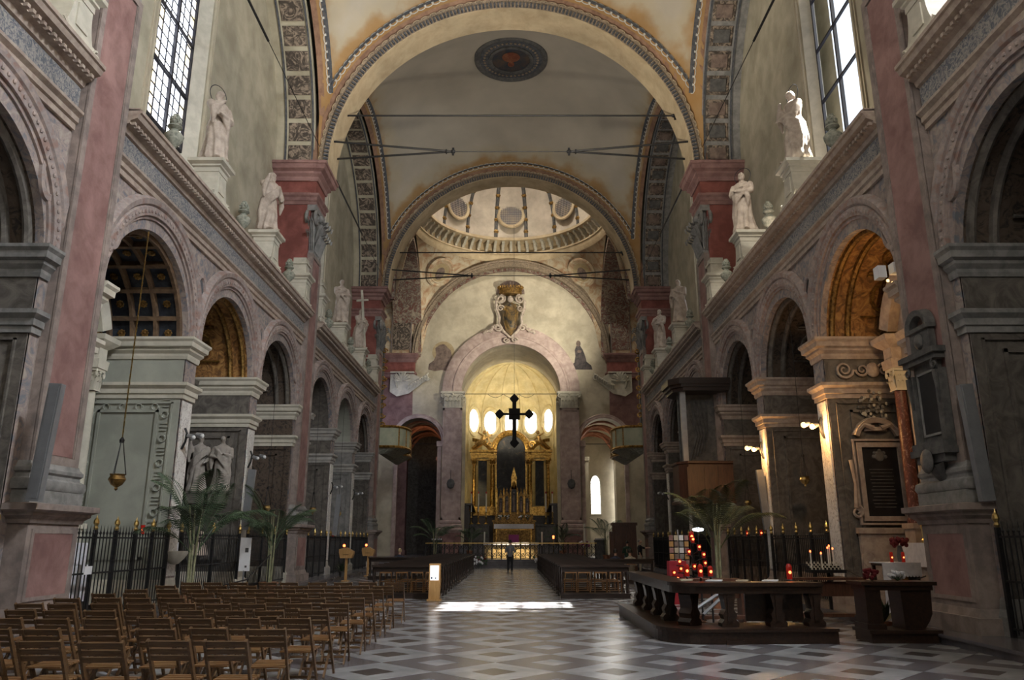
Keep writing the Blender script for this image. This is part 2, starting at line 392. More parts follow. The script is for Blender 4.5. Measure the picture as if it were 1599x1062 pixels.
near.sort(key=lambda c: c[1]); near = near[:140]; ns = set(near)
for x, y, k in cells:
    if (x, y, k) in ns:
        zz = random.uniform(-.0012, .0012)
        link((me_fa, me_fb)[k], 'paving_frame', floor, loc=(x, y, zz)); link((me_ca, me_cb)[k], 'paving_centre', floor, loc=(x, y, zz))
    else:
        for src, mi in ((fa, (0, 1)[k]), (ca, (2, 0)[k])):
            o = len(rest.v); rest.v += [(a+x, bb+y, c) for a, bb, c in src.v]
            for q in src.q: rest.q.append(tuple(i_+o for i_ in q)); rest.m.append(mi)
rest.obj('far_paving', [M_marL, M_marG, M_marD], floor, stuff=True, fix=False)
# edging strips beside the walls
b = B()
for sx in (-1, 1):
    y = -3
    while y < 50:
        b.box(*sorted((sx*7.3, sx*7.9)), y+.006, y+1.19, -.015, .002); y += 1.2
b.obj('border_paving', M_marG, floor, stuff=True)
for s, nm in ((-1, 'left'), (1, 'right')):
    b = B(WM(s))
    for y0, y1 in ((-3, 49),):
        y = y0
        while y < y1:
            b.box(-1.0, .1, y+.004, min(y+2.4, y1)-.004, -.02, .15); y += 2.4
        b.box(-1.05, -.98, y0, y1, .11, .16)
    b.obj('step', M_marG, floor)
# presbytery platform with three steps
pres = struct('trim_1', 'three grey stone steps up to the presbytery', 'steps')
for k in range(3):
    b = B(); b.box(-4.4-.0*k, 4.4, 50.4+.42*k, 52.6, .17*k, .17*(k+1)-.03); b.box(-4.45, 4.45, 50.36+.42*k, 52.6, .17*(k+1)-.03, .17*(k+1)); b.obj('step', M_marG, pres)
b = B(); b.box(-11.4, 11.4, 51.6, 77, 0, .5); b.obj('presbytery_floor', M_marG, pres)
b = B(); b.box(-4.1, 4.1, 62.6, 72, .5, 1.3); b.obj('choir_floor', M_marG, pres)

# ---- side walls
def arcade(b, y0, y1, z0, zs, zt, arches, u0, u1, n=28):
    """front skin at u0 with arched openings, and the jambs and soffits back to u1"""
    y = y0
    for c, r in arches:
        b.ext([(y, z0), (c-r, z0), (c-r, zt), (y, zt)], u0, u0+.02, 'x')
        P = [(c-r*cos(pi*i/n), zs+r*sin(pi*i/n)) for i in range(n+1)]
        for a, q in zip(P, P[1:]): b.F(b.P(u0, a[0], a[1]), b.P(u0, q[0], q[1]), b.P(u0, q[0], zt), b.P(u0, a[0], zt))
        for a, q in zip([(c-r, z0)]+P, P+[(c+r, z0)]): b.F(b.P(u0, *a), b.P(u0, *q), b.P(u1, *q), b.P(u1, *a))
        y = c+r
    b.ext([(y, z0), (y1, z0), (y1, zt), (y, zt)], u0, u0+.02, 'x')

ENT = [(0, 5.25), (.05, 5.25), (.05, 5.36), (.09, 5.38), (.09, 5.50), (.17, 5.58), (.17, 5.66), (.0, 5.68)]
ENT2 = [(0, 6.30), (.04, 6.30), (.06, 6.38), (.06, 6.44), (.13, 6.52), (.13, 6.58), (.21, 6.62), (.22, 6.74), (.27, 6.80), (.27, 6.86), (0, 6.88)]
CORN = [(0, 9.42), (.07, 9.42), (.07, 9.54), (.12, 9.57), (.12, 9.68), (.20, 9.74), (.20, 9.80), (.06, 9.82), (.06, 10.34), (.12, 10.36), (.15, 10.46), (.26, 10.50), (.26, 10.56), (.42, 10.62), (.46, 10.72), (.50, 10.74), (.50, 10.82), (0, 10.84)]
A_MOULD = [(2.25, 0), (2.25, -.05), (2.33, -.05), (2.33, -.11), (2.52, -.13), (2.56, -.08), (2.60, -.14), (2.72, -.17), (2.78, -.10), (2.82, 0)]

# corinthian style leaf capital
def capital(b, w, d, z0, z1, cx=0, cy=0, n=4, sides=('f',), m=0, leaf=1):
    """block capital between z0 and z1, centred, w across x and d across y"""
    h = z1-z0; b.mi = m
    b.box(cx-w*.42, cx+w*.42, cy-d*.42, cy+d*.42, z0, z1-.12*h)
    b.box(cx-w*.47, cx+w*.47, cy-d*.47, cy+d*.47, z0, z0+.06*h)
    b.box(cx-w*.58, cx+w*.58, cy-d*.58, cy+d*.58, z1-.12*h, z1)
    for row, (zz, hh, k) in enumerate(((z0+.06*h, .38*h, n), (z0+.25*h, .45*h, n-1))):
        for face in range(4):
            L, dep = (w, d) if face % 2 == 0 else (d, w)
            for i in range(k):
                t = (i+.5)/k*2-1
                def g(a, o, z):
                    q = (.42*dep+o)
                    return {0: (cx+a, cy-q, z), 2: (cx-a, cy+q, z), 1: (cx+q, cy+a, z), 3: (cx-q, cy-a, z)}[face]
                a = t*L*.42; lw = L*.42/k
                pr = [(0, 0, lw), (.05*h, hh*.5, lw*1.05), (.10*h, hh*.85, lw*.75), (.22*h, hh*.98, lw*.35), (.2*h, hh*.78, lw*.1)]
                rows = [[b.P(*g(a-ww, o, zz+z)), b.P(*g(a, o+.03*h, zz+z)), b.P(*g(a+ww, o, zz+z))] for o, z, ww in pr]
                for p, q in zip(rows, rows[1:]): b.F(p[0], p[1], q[1], q[0]); b.F(p[1], p[2], q[2], q[1])
    for sx in (-1, 1):
        for sy in (-1, 1):
            c = (cx+sx*w*.44, cy+sy*d*.56, z1-.27*h)
            scroll(b, c, .15*h, 1.4, .045*h, 'xz', -sx, 14, 1.5)
            b.ball((c[0], c[1], c[2]), .04*h, 6, 4)
    b.ball((cx, cy-d*.52, z1-.16*h), .08*h, 8, 5)

def big_pier(s, wall, y0, y1, k):
    f = WM(s); ym = (y0+y1)/2
    b = B(f); b.box(0, 1.66, y0, y1, 10.85, 15.66); b.obj('pier', M_red, wall)
    b = B(f); b.box(0, D, y0, y1, 0, 10.8); b.obj('pier_core', M_frame, wall)
    # pedestal
    b = B(f)
    b.box(-.36, .0, y0-.02, y1+.02, .15, 2.0); b.box(-.50, 0, y0-.16, y1+.16, .15, .42); b.box(-.42, 0, y0-.08, y1+.08, .42, .55, .04, .04)
    b.plan([(0, y0-.02), (-.36, y0-.02), (-.36, y1+.02), (0, y1+.02)], [(0, 1.95), (.04, 1.95), (.06, 2.02), (.14, 2.08), (.14, 2.13), (.24, 2.17), (.24, 2.27), (0, 2.3)])
    for (a0, a1, z0, z1) in ((y0+.1, y0+.17, .65, 1.85), (y1-.17, y1-.1, .65, 1.85), (y0+.17, y1-.17, .65, .72), (y0+.17, y1-.17, 1.78, 1.85)):
        b.box(-.385, -.35, a0, a1, z0, z1)
    ped = b.obj('pedestal', M_frame, wall)
    b = B(f); b.box(-.372, -.35, y0+.17, y1-.17, .72, 1.78); b.obj('pedestal_panel', M_pink, ped)
    # base
    b = B(f)
    b.box(-.34, 0, y0-.06, y1+.06, 2.3, 2.52)
    b.plan([(0, y0), (-.22, y0), (-.22, y1), (0, y1)], [(0, 2.52), (.10, 2.53), (.13, 2.60), (.11, 2.70), (.04, 2.74), (.03, 2.80), (.07, 2.84), (.07, 2.90), (.02, 2.96), (0, 3.02)])
    b.obj('pilaster_base', M_grey, wall, smooth=True)
    # shaft with raised border and red panel
    for z0, z1 in ((3.0, 13.45),):
        b = B(f); b.box(-.18, 0, y0+.04, y1-.04, z0, z1)
        for a0, a1 in ((y0+.04, y0+.20), (y1-.20, y1-.04)):
            b.box(-.225, -.17, a0, a1, z0, z1)
            c = a0+.16 if a0 < ym else a1-.16
            b.box(-.205, -.17, c-.03, c+.03, z0+.16, z1-.16)
        b.box(-.225, -.17, y0+.2, y1-.2, z0, z0+.16); b.box(-.225, -.17, y0+.2, y1-.2, z1-.16, z1)
        sh = b.obj('pilaster_shaft', M_frame, wall)
        b = B(f); b.box(-.19, -.175, y0+.24, y1-.24, z0+.18, z1-.18); b.obj('shaft_panel', M_pink, sh)
    # capital, on the nave face
    cb = B(lambda x, y, z: f(-.18-(-y), ym+x, z) if True else None)
    capital(cb, 1.36, .34, 13.45, 15.62, 0, .12, 4)
    cap = cb.obj('capital', M_grey, wall, smooth=True)
    # entablature round pilaster and pier
    pth = [(1.66, y0), (0, y0), (-.2, y0+.02), (-.2, y1-.02), (0, y1), (1.66, y1)]
    pth = [(1.66, y0), (.16, y0), (.16, y0+.03), (-.18, y0+.03), (-.18, y1-.03), (.16, y1-.03), (.16, y1), (1.66, y1)]
    def sg(pr): return pr
    b = B(f); b.plan(pth, sg([(0, 15.62), (.05, 15.62), (.05, 15.76), (.09, 15.80), (.09, 15.94), (.17, 16.02), (.17, 16.12), (0, 16.14)]))
    b.plan(pth, sg([(0, 16.72), (.07, 16.72), (.10, 16.82), (.10, 16.90), (.22, 17.0), (.22, 17.10), (.38, 17.18), (.42, 17.36), (.48, 17.38), (.48, 17.5), (0, 17.55)]))
    b.obj('pier_entablature', M_pink, wall, smooth=False)
    b = B(f); b.box(-.19, 1.66, y0+.02, y1-.02, 15.6, 17.5); b.obj('pier_frieze', M_red, wall)

def bay(s, wall, k, y0, y1):
    f = WM(s); cs = [y0+.25+2.25, (y0+y1)/2, y1-.25-2.25]
    if s < 0 or k > 0: jm = M_wall
    else: jm = M_wall
    b = B(f); arcade(b, y0, y1, .15, 6.62, 9.45, [(c, 2.25) for c in cs], 0, .16)
    b.box(0, 2.9, y0, y1, 9.44, 9.46); 
    b.obj('arcade_wall', M_spand, wall)
    # string course, frieze, cornice
    b = B(f); b.plan([(0, y0), (0, y1)], CORN); co = b.obj('cornice', M_corn, wall)
    b = B(f); b.box(-.075, -.05, y0+.02, y1-.02, 9.84, 10.32); b.obj('relief_frieze', M_frieze, co)
    b = B(f); n = int((y1-y0)/.16)
    for i in range(n):
        yy = y0+.08+i*(y1-y0-.1)/n; b.box(-.34, -.24, yy, yy+.085, 10.50, 10.57)
    b.obj('dentils', M_corn, co, stuff=True)
    b = B(f); b.box(-.45, 1.66, y0, y1, 10.80, 10.86); b.obj('balcony_ledge', M_corn, wall)
    for i, c in enumerate(cs):
        b = B(f); b.arch(A_MOULD, c, 6.88, 36, 'x'); am = b.obj('arch_moulding', M_arch, wall, smooth=True)
        b = B(f); nb = 46
        for q in range(nb):
            a = pi*(q+.5)/nb; r = 2.43; yy = c+r*cos(a); zz = 6.88+r*sin(a)
            b.ball((-.125, yy, zz), (.03, .045, .045), 6, 4)
        b.obj('beading', M_arch, am, stuff=True)
    # piers between the chapels
    edges = [(y0, y0+.25), (cs[0]+2.25, cs[1]-2.25), (cs[1]+2.25, cs[2]-2.25), (y1-.25, y1)]
    for i, (a, c) in enumerate(edges):
        b = B(f); b.box(.1, D, a+.006, c-.006, .15, 6.6); b.obj('chapel_divider', M_wall, wall)
        pth = [(D, a), (0, a), (0, c), (D, c)]
        if i == 0: pth = [(0, a), (0, c), (D, c)]
        if i == 3: pth = [(D, a), (0, a), (0, c)]
        b = B(f)
        b.plan(pth, ENT); b.plan(pth, ENT2)
        b.plan(pth, [(0, .15), (.12, .15), (.12, .45), (.08, .52), (.05, .56), (.03, .7), (0, .75)])
        b.obj('impost', (M_grey if k == 0 else (M_cream2 if k == 1 else M_impg)) if s < 0 else (M_grey if k == 0 else M_corn), wall)
        b = B(f); b.box(-.03, 0, a+.06, c-.06, .8, 5.2)
        if i in (1, 2):
            pc = b.obj('carved_panel', M_lime if s < 0 else M_lime, wall)
    # oculi in the spandrels
    for yo in [(cs[0]+cs[1])/2, (cs[1]+cs[2])/2, y1-.1-.35, y0+.42]:
        b = B(f); n = 20
        rr = .22 if abs(yo-(cs[0]+cs[1])/2) < .1 or abs(yo-(cs[1]+cs[2])/2) < .1 else .20
        R = [[b.P(d, yo+q*rr*cos(2*pi*t/n), 8.25+q*1.75*rr*sin(2*pi*t/n)) for t in range(n)] for q, d in ((1.55, 0), (1.5, -.06), (1.15, -.08), (1.05, -.04), (1.0, .25))]
        for p, q in zip(R, R[1:]):
            for t in range(n): w = (t+1) % n; b.F(p[t], p[w], q[w], q[t])
        oc = b.obj('oculus_frame', M_arch, wall, smooth=True)
        b = B(f); b.F(*[b.P(-.03, yo+rr*1.04*cos(2*pi*t/n), 8.25+1.75*1.04*rr*sin(2*pi*t/n)) for t in range(n)])
        b.obj('oculus_recess', M_slate if s > 0 or yo > y1-1 else M_guild, oc)
    # chapel shells
    for i, c in enumerate(cs):
        key = (s, k, i)
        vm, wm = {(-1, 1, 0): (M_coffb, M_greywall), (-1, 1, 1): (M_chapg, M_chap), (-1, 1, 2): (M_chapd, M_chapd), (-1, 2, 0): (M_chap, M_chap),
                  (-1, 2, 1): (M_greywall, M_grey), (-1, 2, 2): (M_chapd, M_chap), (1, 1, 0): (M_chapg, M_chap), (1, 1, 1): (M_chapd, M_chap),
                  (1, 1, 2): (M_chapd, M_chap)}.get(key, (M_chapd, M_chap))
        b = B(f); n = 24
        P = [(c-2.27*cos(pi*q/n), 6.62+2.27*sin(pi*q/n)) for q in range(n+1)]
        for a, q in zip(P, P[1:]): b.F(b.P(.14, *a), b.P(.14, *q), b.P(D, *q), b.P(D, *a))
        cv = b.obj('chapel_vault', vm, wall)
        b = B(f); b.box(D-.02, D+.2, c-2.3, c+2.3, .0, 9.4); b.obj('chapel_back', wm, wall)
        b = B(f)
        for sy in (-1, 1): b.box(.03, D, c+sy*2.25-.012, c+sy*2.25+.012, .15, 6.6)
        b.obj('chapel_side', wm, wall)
        # framed panel on the far side wall
        yy = c+2.235
        b = B(f)
        for (u0, u1, z0, z1) in ((.55, .62, 1.2, 4.95), (2.05, 2.12, 1.2, 4.95), (.55, 2.12, 4.88, 4.95), (.55, 2.12, 1.2, 1.27), (.2, .24, .9, 5.15), (2.45, 2.49, .9, 5.15), (.2, 2.49, 5.11, 5.15)):
            b.box(u0, u1, yy-.045, yy, z0, z1)
        if key == (-1, 1, 0):
            for q in range(7):
                for uu in (.38, 2.3):
                    zz = 1.1+q*.62
                    b.arch([(.10, yy-.05), (.075, yy-.05), (.075, yy), (.10, yy)], uu, zz, 12, 'y', 0, 2*pi, caps=False)
                    for w in range(3): b.box(uu-.10, uu+.10, yy-.03, yy, zz+.20+w*.09, zz+.22+w*.09)
            for q in range(4):
                b.arch([(.10, yy-.05), (.075, yy-.05), (.075, yy), (.10, yy)], .65+q*.42, 5.02, 12, 'y', 0, 2*pi, caps=False)
        b.obj('wall_panelling', wm, wall)
        if key == (-1, 1, 0):   # coffers
            b = B(f); NA = 9; na = 6
            ths = [pi*q/NA for q in range(NA+1)]
            for uu in [.22+.62*q for q in range(5)]: b.arch([(2.27, uu-.055), (2.13, uu-.045), (2.13, uu+.045), (2.27, uu+.055)], c, 6.62, 30, 'x')
            for t in ths:
                ct, st = cos(t), sin(t); dx, dz = -st, ct
                for (h,) in ((.065,),):
                    p = []
                    for uu in (.16, D):
                        for rr, hh in ((2.27, h), (2.12, h*.8), (2.12, -h*.8), (2.27, -h)): p.append(b.P(uu, c+rr*ct+dx*hh, 6.62+rr*st+dz*hh))
                    for q in ((0, 1, 5, 4), (1, 2, 6, 5), (2, 3, 7, 6), (0, 1, 2, 3), (4, 5, 6, 7)): b.F(*[p[x] for x in q])
            b.obj('coffer_ribs', M_coffer, wall)
            rb = B(); rb.lathe([(.0, .07), (.03, .06), (.04, .03), (.09, .04), (.10, .0)], 8)
            for q in range(8): rb.ball((.085*cos(q*pi/4), .085*sin(q*pi/4), .02), (.03, .03, .02), 5, 3)
            rm = rb.mesh('rosette', M_golddk)
            for q in range(4):
                for t in range(NA):
                    a = pi*(t+.5)/NA; px = f(.53+.62*q, c+2.25*cos(a), 6.62+2.25*sin(a))
                    link(rm, 'rosette', wall, loc=px, rot=(-(pi/2-a)+pi if False else a+pi/2, 0, 0))
        elif vm == M_chapg or vm == M_chapd:
            # stucco ribs and oval frames
            b = B(f)
            for uu in (.3, .72, 2.4): b.arch([(2.27, uu-.08), (2.18, uu-.06), (2.15, uu), (2.18, uu+.06), (2.27, uu+.08)], c, 6.62, 28, 'x')
            for a in (pi*.2, pi*.38, pi*.62, pi*.8):
                pts = []
                for q in range(17):
                    t = 2*pi*q/16; aa = a+.20*sin(t); uu = 1.7+.42*cos(t); pts.append((uu, c+2.2*cos(aa), 6.62+2.2*sin(aa)))
                b.tube(pts, .05, 5, caps=False)
                for w in (-.26, .26):
                    pts = [(1.05+q*.13, c+2.2*cos(a+w), 6.62+2.2*sin(a+w)) for q in range(11)]
                    b.tube(pts, .035, 5)
            b.obj('stucco_ribs', M_golddk if vm == M_chapg else M_chap, wall, smooth=True)
    # upper wall with its great arch, window and reveal
    yb0 = (y0+y1)/2; yc = yb0-1.75; hw = 1.75; zs0, zs1 = 13.65, 20.6; UG = 2.05
    b = B(f); n = 40
    def ctop(y): return Z_SP+sqrt(max(0, 7.75**2-(y-yb0)**2))
    def wt(y): return zs1+sqrt(max(0, hw*hw-(y-yc)**2))
    ks = [yc-hw+2*hw*q/16 for q in range(17)]
    def strip(a, c, m):
        for q in range(m):
            ya, yb = a+(c-a)*q/m, a+(c-a)*(q+1)/m
            b.F(b.P(1.66, ya, 10.8), b.P(1.66, yb, 10.8), b.P(1.66, yb, ctop(yb)), b.P(1.66, ya, ctop(ya)))
    strip(yb0-7.74, yc-hw, 24); strip(yc+hw, yb0+7.74, 24)
    b.F(b.P(1.66, yc-hw, 10.8), b.P(1.66, yc+hw, 10.8), b.P(1.66, yc+hw, zs0-.5), b.P(1.66, yc-hw, zs0-.5))
    for a, c in zip(ks, ks[1:]): b.F(b.P(1.66, a, wt(a)), b.P(1.66, c, wt(c)), b.P(1.66, c, ctop(c)), b.P(1.66, a, ctop(a)))
    b.obj('upper_wall', M_upper, wall)
    h2 = 1.45 if (s > 0 and k == 1) else 1.22
    out1 = [(yc-hw, zs0-.5)] + [(y, wt(y)) for y in ks] + [(yc+hw, zs0-.5)]
    out2 = [(yc-h2, zs0)] + [(yc+(y-yc)*h2/hw, zs1+(wt(y)-zs1)*h2/hw) for y in ks] + [(yc+h2, zs0)]
    b = B(f)
    for i in range(len(out1)):
        j = (i+1) % len(out1); b.F(b.P(1.66, *out1[i]), b.P(1.66, *out1[j]), b.P(UG, *out2[j]), b.P(UG, *out2[i]))
    b.obj('window_reveal', M_cream2, wall)
    b = B(f)   # outer frame
    for (g, w, d) in ((.10, .10, .07), (.28, .05, .05)):
        ou = [(yc-hw-g-w, zs0-.5)] + [(yc+(y-yc)*(hw+g+w)/hw, zs1+(wt(y)-zs1)*(hw+g+w)/hw) for y in ks] + [(yc+hw+g+w, zs0-.5)]
        inn = [(yc-hw-g, zs0-.5)] + [(yc+(y-yc)*(hw+g)/hw, zs1+(wt(y)-zs1)*(hw+g)/hw) for y in ks] + [(yc+hw+g, zs0-.5)]
        for i in range(len(ou)-1):
            p = [b.P(1.66-d, *ou[i]), b.P(1.66-d, *ou[i+1]), b.P(1.66-d, *inn[i+1]), b.P(1.66-d, *inn[i])]
            q = [b.P(1.66, *ou[i]), b.P(1.66, *ou[i+1]), b.P(1.66, *inn[i+1]), b.P(1.66, *inn[i])]
            b.F(*p); b.F(p[0], q[0], q[1], p[1]); b.F(p[3], p[2], q[2], q[3])
    b.obj('window_surround', M_cream, wall)
    wn = struct('window_%d' % (k*2+(2 if s > 0 else 1)), 'tall leaded clerestory window in the %s wall, %s bay' % ('left' if s < 0 else 'right', ('nearest', 'second', 'far')[k]), 'window')
    if not (s > 0 and k == 1):
        b = B(f); cols = 6; rows = 22; th = (zs1+h2-zs0)/rows
        for i in range(cols):
            for j in range(rows):
                ya, yb = yc-h2+2*h2*i/cols, yc-h2+2*h2*(i+1)/cols; za = zs0+th*j; zb = za+th
                ym = (ya+yb)/2
                if abs(ym-yc) < h2 and za < zs1+sqrt(max(0, h2*h2-(ym-yc)**2)):
                    b.mi = 1 if (i in (0, cols-1) and s < 0) else (2 if (i*7+j*3) % 5 == 0 else 0)
                    dd = .006*((i*5+j*3) % 3)
                    b.F(b.P(UG-.05+dd, ya, za), b.P(UG-.05+dd, yb, za), b.P(UG-.05+dd, yb, zb), b.P(UG-.05+dd, ya, zb))
        b.obj('leaded_panes', [M_win, M_wincol, M_win2], wn, stuff=True)
        b = B(f)
        for i in range(cols+1):
            y = yc-h2+2*h2*i/cols; zt = zs1+sqrt(max(0, h2*h2-(y-yc)**2)); b.box(UG-.08, UG-.05, y-.013, y+.013, zs0, zt)
        for j in range(rows+1):
            z = zs0+th*j; hh = h2 if z < zs1 else sqrt(max(0, h2*h2-(z-zs1)**2)); b.box(UG-.08, UG-.05, yc-hh, yc+hh, z-.012, z+.012)
        b.obj('lead_lattice', M_lead, wn)
    b = B(f)
    b.box(UG-.14, UG-.04, yc-.045, yc+.045, zs0, zs1+h2)
    for j in range(5):
        z = zs0+.02+j*1.9; b.box(UG-.14, UG-.06, yc-h2, yc+h2, z-.035, z+.035)
    for sy in (-1, 1): b.box(UG-.12, UG-.04, yc+sy*h2-.04, yc+sy*h2+.04, zs0, zs1)
    b.obj('iron_bars', M_lead, wn); yc = yb0
    # soffit of the lateral arch with painted panels and its nave side band
    b = B(f); b.arch([(7.70, 0), (7.70, 1.66), (7.9, 1.66), (7.9, 0)], yc, Z_SP, 44, 'x'); b.obj('wall_arch', M_grey if s > 0 else M_upper, wall)
    npn = 24
    for i in range(npn):
        a0_ = pi*(i+.10)/npn; a1_ = pi*(i+.90)/npn
        b = B(f); b.arch([(7.705, .16), (7.66, .22), (7.66, 1.1), (7.705, 1.16)], yc, Z_SP, 4, 'x', a0_, a1_); pn = b.obj('soffit_panel', M_acan, wall)
        if s > 0:
            b = B(f); am = (a0_+a1_)/2; b.arch([(7.665, .30), (7.60, .34), (7.60, .98), (7.665, 1.02)], yc, Z_SP, 3, 'x', am-.035, am+.035); b.obj('soffit_boss', M_dark if i % 2 else M_ghost, pn)
    b = B(f)
    for uu in (.04, 1.22): b.arch([(7.70, uu), (7.63, uu+.01), (7.63, uu+.07), (7.70, uu+.08)], yc, Z_SP, 44, 'x')
    b.obj('soffit_border', M_guild, wall)

M_impg = mat('grey_limestone', (.34, .33, .31), (.46, .44, .41), 3, .7, .15)
M_wincol = mat('amber_and_blue_glass', (.75, .8, 1), (1, .85, .5), 2.5, .4, emit=0)
for mm, cc, ee in ((M_wincol, None, 0),):
    nt = mm.node_tree; p = nt.nodes['Principled BSDF']; src = p.inputs['Base Color'].links[0].from_socket
    nt.links.new(src, p.inputs['Emission Color']); p.inputs['Emission Strength'].default_value = 1.2
M_win2 = mat('greyish_leaded_glass', (.80, .86, .98), rough=.4, emit=1.7, ecol=(.84, .90, 1))

walls = {}
for s, nm in ((-1, 'left'), (1, 'right')):
    wall = struct('wall_'+nm, '%s nave wall with arcade, cornice, pilasters and clerestory' % nm, 'wall'); walls[s] = wall
    for k, (y0, y1) in enumerate(BAYS): bay(s, wall, k, y0, y1)
    for k, (y0, y1) in enumerate(PIERS): big_pier(s, wall, y0, y1, k)

# ---- facade wall behind the camera (closes the nave)
wf = struct('wall_front', 'plain plaster entrance wall behind the viewer', 'wall')
b = B(); b.box(-14, 14, -3.4, -3.0, -.3, 30); b.obj('plaster_face', M_cream, wf)

# ---- transverse arches and vaults
ceil = struct('ceiling', 'vaulted ceiling with painted arches, sail vaults and dome', 'ceiling')
XH = 8.42; RA = 7.95
def rings_chain(b, path, r, nrm, th=.02, n=9):
    """chain of interlaced flat rings along path"""
    for i in range(len(path)-1):
        p = Vector(path[i]); q = Vector(path[i+1]); c = (p+q)/2; d = (q-p).normalized(); nn = Vector(nrm(c)).normalized(); t = nn.cross(d).normalized()
        L = (q-p).length*.66
        o = []; w = []
        for k in range(n):
            a = 2*pi*k/n; o.append(b.P(*(c+d*L*cos(a)+t*r*sin(a)+nn*th))); w.append(b.P(*(c+d*(L-.045)*cos(a)+t*(r-.045)*sin(a)+nn*th)))
        for k in range(n): j = (k+1) % n; b.F(o[k], o[j], w[j], w[k])
for k, (y0, y1) in enumerate(PIERS):
    front, back = y0, y1
    b = B(); b.arch([(RA, y0), (8.7, y0), (8.7, y1), (RA, y1)], 0, Z_SP, 64, 'y', m=0); b.obj('transverse_arch', M_soffit, ceil)
    b = B(); b.arch([(RA+.02, y0-.02), (RA+.24, y0-.10), (RA+.26, y0-.02)], 0, Z_SP, 64, 'y'); b.arch([(RA+.26, y0-.02), (RA+.30, y0-.13), (RA+.40, y0-.15), (RA+.46, y0-.02)], 0, Z_SP, 64, 'y')
    b.arch([(RA+.46, y0), (RA+.78, y0-.05), (RA+.80, y0)], 0, Z_SP, 64, 'y', m=1)
    ab = b.obj('archivolt', [M_band, M_terra], ceil)
    b = B(); nd = 150
    for i in range(nd):
        a = pi*(i+.5)/nd
        p = [b.P(rr*cos(a+da), yy, Z_SP+rr*sin(a+da)) for yy in (y0-.16, y0-.02) for rr, da in ((RA+.04, -.005), (RA+.22, -.005), (RA+.22, .005), (RA+.04, .005))]
        for q in ((0, 1, 2, 3), (4, 5, 6, 7), (0, 1, 5, 4), (1, 2, 6, 5), (2, 3, 7, 6), (3, 0, 4, 7)): b.F(*[p[x] for x in q])
    b.obj('painted_dentils', M_guild, ab, stuff=True)
    b = B(); ne = 60   # egg and tongue
    for i in range(ne):
        a = pi*(i+.5)/ne; pts = [((RA+.36+.07*sin(t))*cos(a+.018*cos(t)), y0-.15, Z_SP+(RA+.36+.07*sin(t))*sin(a+.018*cos(t))) for t in [pi*q/5 for q in range(6)]]
        b.tube(pts, .016, 4)
    b.obj('egg_moulding', M_soffit, ab, stuff=True)
def sail(yc, hy, name):
    Rs = sqrt(XH**2+hy**2)
    b = B()
    def fn(u, v):
        x = -XH+2*XH*u; y = -hy+2*hy*v; return (x, y, sqrt(max(0, Rs*Rs-x*x-y*y)))
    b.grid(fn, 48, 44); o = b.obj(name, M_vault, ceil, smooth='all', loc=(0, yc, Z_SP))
    # guilloche borders
    b = B()
    for side in range(4):
        hx_, other = (XH, hy) if side < 2 else (hy, XH)
        inset = .38; R2 = sqrt(max(0, Rs*Rs-(other-inset)**2)); n = 74; pts = []
        for i in range(n+1):
            a = pi*i/n; t = R2*cos(a); 
            if abs(t) > hx_-.30: continue
            z = sqrt(max(0, Rs*Rs-(other-inset)**2-t*t))
            sg = 1 if side % 2 == 0 else -1
            p = Vector((t, sg*(other-inset), z)) if side < 2 else Vector((sg*(other-inset), t, z))
            pts.append(p)
        b.mi = 0
        rings_chain(b, pts, .15, lambda c: -Vector(c), .05)
        # dark ground strip under the rings
        b.mi = 1
        prev = None
        for p in pts:
            nn = -p.normalized(); w = Vector((0, .16, 0)) if side < 2 else Vector((.16, 0, 0))
            a_ = p+nn*.03+w; c_ = p+nn*.03-w; cur = (b.P(*a_), b.P(*c_))
            if prev: b.F(prev[0], prev[1], cur[1], cur[0])
            prev = cur
    b.obj('guilloche_border', [M_guil, M_guild], ceil, loc=(0, yc, Z_SP), fix=False, stuff=True)
    # rust margin between rings and arches
    b = B()
    for sg in (-1, 1):
        def fa(u, v, sg=sg):
            x = -XH+2*XH*u; y = sg*(hy-.20*v); return (x, y, sqrt(max(0, Rs*Rs-x*x-y*y))-.02)
        def fb(u, v, sg=sg):
            y = -hy+2*hy*u; x = sg*(XH-.20*v); return (x, y, sqrt(max(0, Rs*Rs-x*x-y*y))-.02)
        b.grid(fa, 48, 1); b.grid(fb, 44, 1)
    b.obj('rust_margin', M_terra, ceil, loc=(0, yc, Z_SP), fix=False)
    return o
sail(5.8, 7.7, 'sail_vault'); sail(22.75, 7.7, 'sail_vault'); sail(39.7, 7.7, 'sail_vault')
# closing strips between the sloping right wall and the vault
b = B(); b.box(-11.5, 11.5, -3, 49, 29.6, 29.7); b.obj('roof_deck', M_upper, ceil)
b = B()
for sx in (-1, 1):
    x = sx*11.3; b.F(b.P(x, -3, 9), b.P(x, 49, 9), b.P(x, 49, 29.7), b.P(x, -3, 29.7))
# outer skins with the window holes left open
b = B()
for s in (-1, 1):
    f = WM(s)
    def q(y0, y1, z0, z1): b.F(b.P(*f(2.55, y0, z0)), b.P(*f(2.55, y1, z0)), b.P(*f(2.55, y1, z1)), b.P(*f(2.55, y0, z1)))
    q(-3, 49, 9.3, 13.6); q(-3, 49, 22.1, 30)
    ys = [-3]
    for y0, y1 in BAYS: yc = (y0+y1)/2-1.75; ys += [yc-1.5, yc+1.5]
    ys.append(49)
    for i in range(0, len(ys), 2): q(ys[i], ys[i+1], 13.6, 22.1)
b.obj('outer_walls', M_upper, ceil)
